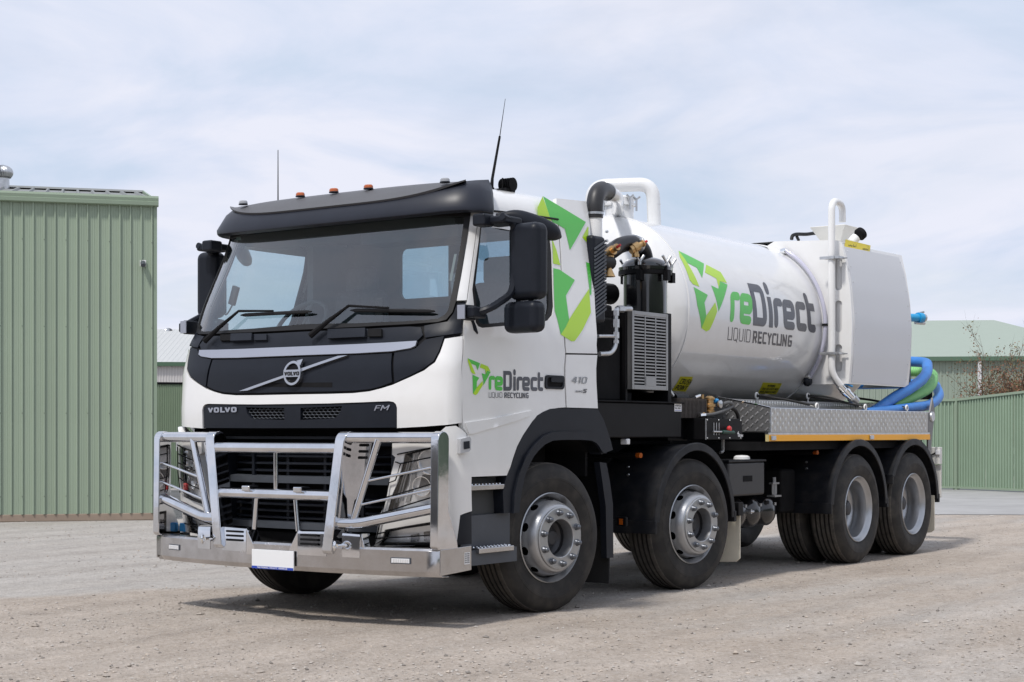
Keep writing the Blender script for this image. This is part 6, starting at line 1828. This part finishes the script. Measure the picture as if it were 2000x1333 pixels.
# air intake behind the cab
b = MB(); b.box((.585, -1.20, 2.03), (.76, -1.04, 2.66)); ai = b.build('air_intake', plast, T, bevel=.03, seg=3)
fm = MB(); fm.prism([(-.075, -.045), (.075, .028), (.075, .042), (-.075, -.031)], lambda a, z, t: Vector((a, t, z)), 0, -.010); fme = fm.mesh('intake_slat', 0); fme.materials.append(plast_l)
for k in range(19): link('intake_slat', fme, None, ai, (.672, -1.2005, 2.10 + k * .0275))
m_ = MB(); m_.tube([(.743, -1.11, 2.55), (.743, -1.11, 2.84)], .056, 24); m_.build('intake_pipe', white, T)
E = bez([(.743, -1.11, 2.80), (.743, -1.11, 2.90), (.79, -1.10, 2.985), (.92, -1.06, 3.035), (1.10, -1.0, 3.04)], 6)
m_ = MB(); m_.tube(E, .062, 24); el = m_.build('rubber_elbow', mat('elbow_rubber', (.020, .020, .022), .45), T)
m_ = MB(); m_.tube([(.743, -1.11, 2.825), (.743, -1.11, 2.842)], .067, 24); m_.build('hose_clamp', steel, el)
m_ = MB(); c = E[-1]; d = (E[-1] - E[-3]).normalized(); m_.tube([c - d * .03, c - d * .01], .067, 24); m_.build('hose_clamp', steel, el)
b = MB(); q = E[8]; 
m_ = MB(); m_.tube(bez([E[-1] - d * .02, E[-1] + d * .25, Vector((2.2, -.4, 3.12)), Vector((2.70, -.08, 3.15))], 6), .052, 20); m_.build('crossover_pipe', white, T)

# ---------------------------------------------------------------- the tank
R_T, ZC = .83, 2.27
TX0, TX1 = 2.64, 6.55
def tank(u, v, o=0.0):
    a = v / R_T; r = R_T + o
    return Vector((u, -r * cos(a), ZC + r * sin(a)))
m_ = MB(); Mx = Matrix.Translation((0, 0, ZC)) @ Matrix.Rotation(pi/2, 4, 'Y')
def dome(x, sgn, h=.30, k=14):
    o = []
    for i in range(k + 1):
        a = i / k * pi / 2
        o.append((R_T * max(1e-4, sin(a)) ** 1.0 if True else 0, x + sgn * h * cos(a) ** 1.25))
    return o
prof = dome(TX0 - .04, -1) + [(R_T, TX0 - .03), (R_T + .001, TX0 + .3), (R_T, TX1)] + list(reversed(dome(TX1 + .03, 1, .34)))
m_.lathe(prof, Mx, 128)
tk = m_.build('tank', white_tank, T, smooth=30, fix=True)
for x in (TX0 - .01, 5.235):
    m_ = MB(); m_.lathe([(R_T - .01, x - .014), (R_T + .008, x - .010), (R_T + .010, x), (R_T + .008, x + .010), (R_T - .01, x + .014)], Mx, 128); m_.build('weld_band', white_tank, tk)
for c_, pts in LOGO:
    q = [inv(tank, x / 3.333 + 1280, y / 3.333 + 420, (3.3, .3)) for x, y in pts]
    patch('logo_shape', decg if c_ == 'g' else decl, tk, [q], tank, off=.0025, step=.03)
def z6(x, y): return (x / 3.333 + 1280, y / 3.333 + 420)
g0 = (4.2, .1)
text_px('logo_lettering', decg, tk, 're', .20, tank, g0, z6(480, 700), z6(622, 718), z6(467, 424), off=.0025)
text_px('logo_lettering', decc, tk, 'Direct', .20, tank, g0, z6(634, 720), z6(1042, 770), z6(596, 444), off=.0025)
text_px('logo_lettering', decc, tk, 'LIQUID', .075, tank, g0, z6(468, 814), z6(614, 832), z6(474, 728), off=.0025)
text_px('logo_lettering', decc, tk, 'RECYCLING', .19, tank, g0, z6(630, 834), z6(884, 861), z6(636, 754), off=.0025)
def sticker(quad, mt, lines, fn, g, name='warning_sticker', par=None):
    q = [inv(fn, *p, g) for p in quad]
    s = patch(name, mt, par or tk, [q], fn, off=.0025, step=.05)
    bl, br, tr, tl = q
    for (t, a0, b0, a1, hgt, wg) in lines:      # start (a0,b0), end a1, in the frame of the sticker
        o_ = (bl[0] + (br[0]-bl[0])*a0 + (tl[0]-bl[0])*b0, bl[1] + (br[1]-bl[1])*a0 + (tl[1]-bl[1])*b0)
        ux = ((br[0]-bl[0])*(a1-a0), (br[1]-bl[1])*(a1-a0)); uy = ((tl[0]-bl[0])*hgt, (tl[1]-bl[1])*hgt)
        text_patch('sticker_lettering', blackd, s, t, wg, fn, o_, ux, uy, off=.004)
sticker([z6(106, 1142), z6(196, 1150), z6(244, 1053), z6(162, 1051)], yell_s, [('CRUSH', .16, .53, .94, .36, .17), ('POINT', .12, .10, .90, .36, .17)], tank, (2.8, -.8))
sticker([z6(664, 1162), z6(786, 1168), z6(824, 1096), z6(700, 1090)], yell_s, [('WARNING', .3, .68, .7, .18, .2), ('ONLY USE SAFETY PROP', .1, .40, .93, .18, .18), ('WHEN TANKER IS EMPTY', .06, .12, .92, .18, .18)], tank, (4.2, -.8))
# manhole neck, lid, wing bolts and the looping vent pipe
Mn = Matrix.Translation((2.78, -.05, 0))
m_ = MB(); m_.lathe([(.125, 2.9), (.125, 3.20), (.145, 3.202), (.145, 3.222), (.125, 3.224), (.125, 3.27), (.11, 3.285), (0, 3.29)], Mn, 40); mh = m_.build('manhole_neck', white_tank, tk, smooth=35)
for a in (190, 250, 300, 340, 40, 100, 150):
    c = Vector((2.78 + .150 * cos(radians(a)), -.05 + .150 * sin(radians(a)), 3.21)); g = MB()
    g.tube([c + Vector((0, 0, -.05)), c + Vector((0, 0, .06))], .009, 6)
    for s_ in (-1, 1): g.tube([c + Vector((0, 0, .05)), c + Vector((s_ * .022, -s_ * .022, .075))], [.008, .011], 6)
    g.build('wing_bolt', steel, mh)
P2 = bend([(2.80, .45, 3.05), (2.95, .40, 3.478), (3.16, -.07, 3.478), (3.38, -.02, 3.04)], .1)
P2 = bend([(3.10, .45, 3.0), (3.12, .45, 3.465), (3.33, -.06, 3.465), (3.345, -.07, 3.03)], .13, 8)
m_ = MB(); m_.tube(P2, .062, 28); m_.build('vent_pipe', white_tank, tk)
m_ = MB(); m_.tube([(3.34, -.065, 3.28), (3.34, -.065, 3.286)], .064, 28); m_.build('vent_joint', white_tank, tk)
# bolts and plate on the front head
for (x, y) in ((1186, 453), (1186, 471)):
    q = PX(x, y, 2.36); g = MB(); g.lathe([(0, .02), (.012, .016), (.014, 0)], Matrix.Translation(q) @ Matrix.Rotation(-pi/2, 4, 'Y'), 8); g.build('bolt_head', steel, tk)
# clear sight tube bowed over the rear band
tp = [inv(tank, *p, (5.1, .3)) for p in ((1541, 489), (1560, 510), (1578, 540), (1592, 572), (1602, 605), (1607, 632), (1608, 665), (1604, 700), (1600, 722))]
tp = [(5.205, R_T * radians(a)) for a in (60, 48, 36, 24, 12, 0, -12, -24, -36)]
m_ = MB(); m_.tube(bez([tank(u, v, .038) for u, v in tp], 4), .020, 12); stb = m_.build('sight_tube', tubem, tk)
for i, mt_ in ((0, chrome), (8, steel)):
    c = tank(*tp[i], .02); m_ = MB(); m_.lathe([(.03, -.02), (.032, .02), (.022, .03), (0, .035)], Matrix.Translation(c) @ Vector((0, -1, .2)).to_track_quat('Z', 'Y').to_matrix().to_4x4(), 14); m_.build('tube_fitting', mt_, stb)
c = tank(5.205, R_T * radians(-39), .03); m_ = MB(); m_.lathe([(0.0, -.01), (.045, -.01), (.05, .02), (.03, .05), (0, .05)], Matrix.Translation(c) @ Matrix.Rotation(pi/2, 4, 'X'), 14); m_.build('tube_elbow', plast, stb)
c = tank(*tp[5], .035); m_ = MB(); m_.lathe([(.026, -.012), (.03, -.01), (.03, .01), (.026, .012)], Matrix.Translation(c), 14); m_.tube([c, c + Vector((0, -.06, .01))], .006, 6); m_.build('tube_clip', rubber_s, stb)
# rear equipment cabinet
CT = [(1.60, 1.08), (1.70, 1.09), (2.0, 1.115), (2.3, 1.125), (2.6, 1.105), (2.85, 1.065), (3.07, 1.015)]
def cs(u, v, o=0.0):
    return Vector((u, -(interp(CT, v) + o), v))
XB, XE = 5.25, 6.73
out_near = [(-interp(CT, z), z) for z in [1.70 + i * (3.06 - 1.70) / 14 for i in range(15)]]
bk = [(-.30, 3.115)] + [(-.95, 3.085)] + list(reversed(out_near)) + [(-.62, 1.70)]
ca = [(-(R_T - .02) * cos(a / R_T), ZC + (R_T - .02) * sin(a / R_T)) for a in [(-.64 + i * (1.75) / 16) for i in range(17)]]
poly = bk + ca
def bf(sg, x): return lambda u, v, o=0: Vector((x - o, u * sg, v))
slots = []
for (z0_, z1_) in ((1.82, 2.08), (2.20, 2.50), (2.60, 2.92)):
    slots.append(rrect(-1.02, z0_, -.95, z1_, .03, 4))
for sg in (1, -1):
    bh = patch('bulkhead', white, T, [poly], bf(sg, XB), slots, off=0, depth=.012, step=.08)
    patch('pale_slot_backing', mat('inner_grey', (.62, .62, .62), .7), bh, [[(-1.06, 1.75), (-.85, 1.75), (-.85, 3.0), (-1.0, 3.0)]], bf(sg, XB + .022), step=.3)  # pale sheet added close behind the slots so they show grey
    fn = (lambda u, v, o=0: cs(u, v, o)) if sg == 1 else (lambda u, v, o=0: Vector((cs(u, v, o).x, -cs(u, v, o).y, v)))
    pn_px = [(1664, 750), (1668, 700), (1669, 650), (1668, 605), (1664, 560), (1658, 520), (1650, 483), (1764, 492), (1772, 540), (1780, 600), (1783, 660), (1782, 710), (1777, 751)]
    pn = [(XB + .014, 1.70), (XE, 1.70), (XE, 3.065), (XB + .014, 3.05)]
    patch('cabinet_side', white, T, [pn], fn, off=-.002, depth=.02, step=.1)
    pn2 = [(XB + .06, 1.715), (XE - .10, 1.715), (XE - .02, 2.0), (XE - .015, 2.4), (XE - .06, 2.9), (XE - .10, 3.035), (XB + .03, 3.02)]
    cpn = patch('cabinet_panel', cabinet, T, [pn2], fn, off=.004, depth=.01, step=.1)
    for k in range(9):
        z = 1.78 + k * .15
        for x in (XB + .085, XE - .075 - .05 * abs(z - 2.3) ** 2):
            q = fn(x, z, .005); g = MB(); g.lathe([(0, .004), (.006, .002), (.007, 0)], Matrix.Translation(q) @ Matrix.Rotation(pi/2 * sg, 4, 'X'), 6); g.build('rivet', steel, cpn, smooth=0)
b = MB(); rows = []
for x in (XB, XE):
    rows.append([(x, y, z) for y, z in [(-1.012, 3.055), (-.95, 3.085), (-.30, 3.115), (.30, 3.115), (.95, 3.085), (1.012, 3.055)]])
b.grid(rows); b.build('cabinet_roof', white, T, smooth=0, fix=False)
b = MB(); bkp = [(y, z) for y, z in [(-1.052, 3.055), (-.98, 3.085), (-.30, 3.115)] + ca[::-1][:0]] ; 
back = patch('cabinet_back', white, T, [poly], bf(1, XE), step=.1); patch('cabinet_back', white, T, [poly], bf(-1, XE), step=.1)
sticker([(1649.5, 485), (1698.5, 491.5), (1700, 480), (1651, 468)], yell_c, [('CAUTION', .14, .28, .44, .42, .2)], cs, (5.3, 3.0), 'caution_sticker', T)
sticker([(1676, 489), (1698, 491.5), (1700, 480), (1675, 476)], yell_c, [('HANDLE', .1, .52, .95, .26, .2), ('HOSE', .4, .12, .9, .26, .2)], cs, (5.3, 3.0), 'caution_sticker', T)
# standing pipe in front of the bulkhead
pxp = [(1637.5, 428), (1637, 402), (1632, 397), (1627, 402), (1627, 730), (1634, 745), (1648, 757)]
v = [Vector((5.37, -.97, PY(1637, 430, -1.0).z)), Vector((5.37, -.97, 3.44)), Vector((5.14, -.963, 3.46)), Vector((5.14, -.963, 1.80)), Vector((5.22, -1.02, 1.68))]
m_ = MB(); m_.tube(bend(v, .12, 8), .034, 20); rp = m_.build('riser_pipe', white, T)
for yy in (504, 691):
    p = PX(1627, yy, 5.14); g = MB(); g.box((5.10, -1.0 - .06, p.z - .012), (5.22, -.89, p.z + .012)); g.box((5.09, -1.01, p.z - .014), (5.11, -.86, p.z + .014)); g.build('pipe_clamp', steel, rp, bevel=.003)
    g = MB(); g.tube([(5.22, -.98, p.z), (5.22, -1.09, p.z)], .006, 6); g.build('clamp_bolt', steel, rp)
a = Vector((5.21, -1.01, 1.69)); c = Vector((5.36, -1.07, 1.57)); dd = (c - a)
g = MB(); g.tube([a, a + dd * .35, a + dd * .36, a + dd * .6, a + dd * .62, c], [.038, .038, .048, .048, .040, .040], 16, caps=True); cv = g.build('ball_valve', chrome, rp, smooth=40)
g = MB(); g.tube([a + dd * .3 + Vector((0, -.02, .05)), a + dd * .5 + Vector((.03, -.06, .045))], .010, 8); g.build('valve_handle', bluep, cv)
g = MB(); g.tube([c, c + dd * .35], [.050, .046], 18); g.build('cam_coupling', steel, cv)
P = [c + Vector((0, 0, -.01)), c + Vector((-.02, 0, -.1)), c + Vector((.05, 0, -.17)), c + Vector((.10, 0, -.10)), c + Vector((.08, 0, -.04))]
g = MB(); g.tube(bez(P, 5), .0025, 5); g.build('safety_chain', blackm, cv)
# things on the cabinet roof
q = [PY(x, y, -.35) for x, y in ((1594, 449), (1651, 440), (1676, 452), (1660, 470), (1613, 466))]
h = MB(); x0_, y0_ = 6.0, -.60; z0_ = 3.15
h.add([(x0_-.08, y0_-.10, z0_), (x0_+.08, y0_-.10, z0_), (x0_+.08, y0_+.10, z0_), (x0_-.08, y0_+.10, z0_), (x0_-.17, y0_-.19, z0_+.155), (x0_+.17, y0_-.19, z0_+.155), (x0_+.17, y0_+.19, z0_+.155), (x0_-.17, y0_+.19, z0_+.155)], [(0,3,2,1),(0,1,5,4),(1,2,6,5),(2,3,7,6),(3,0,4,7)])
ho = h.build('light_hood', cream, T, smooth=0, fix=False); so_ = ho.modifiers.new('t', 'SOLIDIFY'); so_.thickness = .006
p = PY(1672, 466, -.95); h = MB(); h.tube([p + Vector((-.04, .03, -.04)), p + Vector((.0, .0, .01))], .048, 18); h.build('cap_neck', white, T)
p = PY(1681, 457, -.97); h = MB(); h.lathe([(0, .03), (.05, .03), (.062, .02), (.064, -.02), (.05, -.03), (0, -.03)], Matrix.Translation(p) @ Vector((.75, -.35, .55)).to_track_quat('Z', 'Y').to_matrix().to_4x4(), 24); h.build('black_cap', blackm, T)
h = MB(); h.tube(bez([PY(*k_, -.35) for k_ in ((1546, 468), (1548, 461), (1556, 458), (1575, 458), (1592, 456), (1604, 458), (1610, 464))], 4), .018, 10); h.tube([PY(1556, 462, -.35), PY(1560, 470, -.35)], .015, 6); h.build('roof_cable', rubber_s, T)

# ---------------------------------------------------------------- tray with tread plate
TX, TE, TY_ = 3.35, 6.93, -1.22
b = MB(); b.box((TX, TY_, 1.235), (TE, TY_ + .012, 1.443)); tr = b.build('tray_side', checker, T, bevel=.002)
b = MB(); b.box((TX, TY_ + .013, 1.235), (TE, -.43, 1.247)); b.build('tray_floor', checker, tr, smooth=0)
b = MB(); b.box((TX - .0, TY_ - .004, 1.443), (TE, TY_ + .022, 1.448)); b.build('tray_rim', alu, tr, smooth=0)
b = MB(); b.box((TX, -.70, 1.247), (TE, -.69, 1.535)); b.build('tray_inner', checker, tr, smooth=0)
b = MB()
def loz(c, ux, uz, w_, h_, t, nrm):
    c = Vector(c); ux = Vector(ux); uz = Vector(uz); n = Vector(nrm) * t
    b.add([c - ux * w_, c - uz * h_, c + ux * w_, c + uz * h_, c - ux * w_ * .2 + n - uz * h_ * .0 - uz * h_ * .5, c + n + uz * h_ * .5], [(0, 1, 4), (1, 2, 4), (2, 5, 4), (2, 3, 5), (3, 0, 5), (0, 4, 5)])
n = int((TE - TX) / .052)
for i in range(n):
    for j in range(5):
        if (i + j) % 2: 
            loz((TX + .03 + i * .052, TY_ - .0005, 1.262 + j * .040), (1, 0, 0), (0, 0, 1), .015, .030, .005, (0, -1, 0))
b.build('tread_lozenge', checker_h, tr, smooth=0, fix=False, kind='stuff')
b = MB()
for i in range(n):
    loz((TX + .03 + i * .052, -.7005, 1.505), (1, 0, 0), (0, 0, 1), .014, .022, .005, (0, -1, 0))
b.build('tread_lozenge', checker_h, tr, smooth=0, fix=False, kind='stuff')
# front end of the tray: five-bar plate
fe = [(-1.22, 1.243), (-1.22, 1.448), (-1.10, 1.475), (-.72, 1.545), (-.60, 1.55), (-.60, 1.243)]
b = MB(); b.prism(fe, lambda y, z, t: Vector((t, y, z)), TX - .012, TX - .001); tf = b.build('tray_end', mat('five_bar_plate', (.26, .26, .265), .5, metal=.8, var=.1), T, bevel=.002)
b = MB()
for j in range(10):
    for i in range(14):
        cy_ = -1.19 + i * .0475; cz_ = 1.262 + j * .034
        if (i + j) % 2 or not inpoly(cy_, cz_, fe): continue
        dirn = 1 if (j // 1) % 2 else 1
        for k in range(4):
            o_ = (k - 1.5) * .010
            u = Vector((0, cos(radians(45 * dirn)), sin(radians(45 * dirn)))); vv = Vector((0, -u.z, u.y))
            c = Vector((TX - .0125, cy_, cz_)) + vv * o_
            loz(c, u, vv, .016, .003, .003, (-1, 0, 0))
b.build('tread_lozenge', alu, tf, smooth=0, fix=False, kind='stuff')
for a_, c_ in ((fe[1], fe[2]), (fe[2], fe[3])):
    b = MB(); b.tube([(TX - .010, *a_), (TX - .010, *c_)], .006, 6); b.build('edge_bead', alu, tf)
b = MB(); b.tube([(TX - .008, TY_ - .002, 1.24), (TX - .008, TY_ - .002, 1.446)], .006, 6); b.build('edge_bead', alu, tf)
# far side tray
b = MB(); b.box((TX, 1.208, 1.235), (TE, 1.22, 1.443)); b.box((TX, .43, 1.235), (TE, 1.207, 1.247)); b.build('tray_side', checker, T, smooth=0)
# reflective yellow strip and lamps
b = MB(); b.box((3.30, TY_ - .008, 1.160), (6.97, TY_ + .02, 1.215)); ys = b.build('yellow_strip', yellow, T, bevel=.002)
b = MB(); b.box((3.30, TY_ - .004, 1.2155), (6.97, TY_ + .03, 1.234)); b.build('strip_rail', steel, ys, smooth=0)
b = MB(); b.box((3.290, TY_ - .010, 1.158), (3.299, TY_ + .02, 1.217)); b.build('strip_end', mat('pale_yellow', (.55, .46, .22), .5), ys, smooth=0)
for px_ in (1510, 1702):
    p = PY(px_, 856, TY_ - .01); b = MB(); b.box((p.x - .045, TY_ - .02, 1.168), (p.x + .045, TY_ - .0085, 1.207)); l_ = b.build('side_lamp', steel, ys, bevel=.004)
    b = MB(); b.box((p.x - .032, TY_ - .0225, 1.175), (p.x + .032, TY_ - .0205, 1.200)); b.build('lens', mat('lens_blue_grey', (.45, .5, .6), .15, coat=1), l_, smooth=0)
b = MB(); b.box((3.3, -1.15, 1.08), (6.95, -.45, 1.155)); b.build('sub_frame', blackm, T, smooth=0)
b = MB(); b.box((3.3, .45, 1.08), (6.95, 1.15, 1.155)); b.build('sub_frame', blackm, T, smooth=0)
for x in (3.0, 3.9, 4.9, 5.9, 6.6):
    b = MB(); b.prism([(-.45, 1.06), (.45, 1.06), (.42, 1.60), (.30, 1.52), (-.30, 1.52), (-.42, 1.60)], lambda y, z, t: Vector((t, y, z)), x - .03, x + .03); b.build('tank_saddle', black, T, smooth=0)
# eyebolts and elastic cords holding the hoses
eyes = [(1478, 776.5, -.71), (1578, 777, -.71), (1595.5, 797, -1.20), (1690, 799, -1.20), (1771, 800.5, -1.20), (1666, 780, -.71)]
EP = []
for (x, y, yy) in eyes:
    c = PY(x, y - 3, yy); EP.append(c); g = MB()
    g.tube([c + Vector((.026 * cos(2*pi*k/16), 0, .026 * sin(2*pi*k/16))) for k in range(17)], .0085, 8, caps=False); g.tube([c + Vector((0, 0, -.02)), c + Vector((0, 0, -.06))], .006, 6)
    g.build('eyebolt', mat('white_eye', (.85, .85, .83), .4), T)
for a, c in ((0, 2), (1, 3), (5, 4)):
    g = MB(); A_, B_ = EP[a], EP[c]; g.tube(bez([A_, A_ * .6 + B_ * .4 + Vector((0, 0, .012)), A_ * .25 + B_ * .75 + Vector((0, 0, .006)), B_], 6), .0115, 8)
    o = g.build('elastic_cord', rubber_s)
    setk(o, ['black elastic cord across the tray nearest the cab, under the tank lettering', 'black elastic cord between white eyebolts under the rear cabinet', 'black elastic cord strapped over the blue and green hoses'][[0, 1, 5].index(a)], 'elastic cord', group='elastic cords over the side tray')
    g = MB(); d = (B_ - A_).normalized(); g.tube([B_ - d * .06, B_ - d * .02], .011, 8); g.build('cord_end', steel, o)
# the three suction hoses lying in the tray and looping round the back
def hose(pts, r, mt, label, name='suction_hose', ribs=False):
    P = bez([Vector(p) for p in pts], 10); m_ = MB(); m_.tube(P, r, 18)
    o = m_.build(name, mt); setk(o, label, 'hose', group='suction hoses coiled on the side tray')
    if ribs:
        b = MB()
        for i in range(1, len(P) - 1):
            a = P[i]; d = (P[i+1] - P[i-1]).normalized()
            for t in (0, .5):
                c = a + (P[i+1] - a) * t
                b.tube([c - d * .0035, c + d * .0035], r + .003, 18, caps=False)
        b.build('hose_rib', mat('hose_rib_green', (.22, .52, .20), .5), o, smooth=0, kind='stuff', fix=False)
    return o
q1 = [PY(x, y, yy) for x, y, yy in ((1640, 835, -1.0), (1705, 805, -1.02), (1745, 778, -1.05), (1782, 756, -1.08), (1806, 735, -1.05), (1811, 718, -.95), (1800, 708, -.8))]
q1 += [q1[-1] + Vector((.05, .5, .02)), q1[-1] + Vector((-.1, 1.2, 0))]
hose(q1, .056, blueh, 'blue suction hose looping highest round the tank end, over the green one')
q2 = [PY(x, y, yy) for x, y, yy in ((1690, 822, -.95), (1740, 796, -1.0), (1780, 777, -1.02), (1812, 760, -1.0), (1822, 742, -.9), (1810, 728, -.75))]
q2 += [q2[-1] + Vector((-.05, .5, .02)), q2[-1] + Vector((-.15, 1.1, 0))]
hose(q2, .054, greenh, 'ribbed green suction hose sandwiched between the two blue hoses', ribs=True)
q3 = [PY(x, y, yy) for x, y, yy in ((1690, 808, -1.12), (1735, 803, -1.12), (1780, 797, -1.12), (1815, 791, -1.10), (1833, 776, -1.0), (1830, 760, -.85), (1815, 750, -.7))]
q3 += [q3[-1] + Vector((-.05, .5, .0)), q3[-1] + Vector((-.15, 1.0, 0))]
hose(q3, .052, blueh, 'blue suction hose lying lowest on the tray edge, reaching furthest back')
b = MB(); p = PY(1813, 768, -.9); b.box(p + Vector((-.05, -.03, -.07)), p + Vector((.05, .1, .03))); b.build('hose_bracket', blackm, T, bevel=.01)
# rear coupling, arm and tail plate
p = PY(1785, 621, -.75)
d = Vector((1, -.35, .03)).normalized()
g = MB(); g.tube([p - d * .1, p + d * .06], .044, 16); bc = g.build('blue_coupling', mat('bright_blue', (.02, .32, .62), .35), T)
g = MB(); g.tube([p + d * .06, p + d * .07, p + d * .13], [.058, .060, .055], 16); g.build('coupling_head', MATS['bright_blue'], bc)
g = MB(); g.tube([p + d * .12, p + d * .17], .045, 12); g.tube([p + d * .08 + Vector((0, 0, .05)), p + d * .16 + Vector((0, 0, .065))], .012, 6); g.tube([p + d * .02 + Vector((0, 0, -.055)), p + d * .17 + Vector((0, 0, -.06))], .018, 8); g.build('coupling_lever', steel, bc)
g = MB(); g.box((6.95, -.99, 1.60), (7.05, -.9, 2.02), None); g.build('tank_buffer', mat('dark_grey_paint', (.10, .10, .10), .5), T, bevel=.01)
g = MB(); g.prism([(1.44, 7.0), (1.60, 7.08), (1.44, 7.14), (1.18, 7.06), (.95, 7.02), (.95, 6.95), (1.44, 6.95)], lambda z, x, t: Vector((x, t, z)), -1.215, -1.195); arm_ = g.build('tail_arm', mat('arm_grey', (.22, .22, .22), .5, metal=.5), T, bevel=.004)
g = MB(); g.lathe([(0, .015), (.05, .015), (.055, 0), (.0, 0)], Matrix.Translation((7.05, -1.216, 1.40)) @ Matrix.Rotation(pi/2, 4, 'X'), 18); g.build('pivot_boss', steel, arm_)
for sg in (-1, 1):
    g = MB(); g.prism([(-1.24, .90), (-1.24, 1.08), (-.70, 1.08), (-.70, .90)], lambda y, z, t: Vector((t, -sg * y, z)), 7.20, 7.28); tp_ = g.build('tail_box', cream, T, bevel=.006)
    g = MB(); g.prism([(-1.24, .895), (-1.24, .56), (-1.10, .46), (-.70, .46), (-.70, .895)], lambda y, z, t: Vector((t, -sg * y, z)), 7.245, 7.265); g.build('tail_plate', cream, T, bevel=.003)
    g = MB(); g.box((7.18, sg * 1.25, 1.0), (7.215, sg * 1.20, 1.05)); g.build('tail_lamp', clearl, tp_, bevel=.005)
g = MB(); g.tube(bez([(7.19, -1.20, 1.02), (7.18, -1.08, .965), (7.17, -.98, .985), (7.1, -.9, 1.0)], 5), .008, 6); g.build('tail_cable', rubber_s, T)
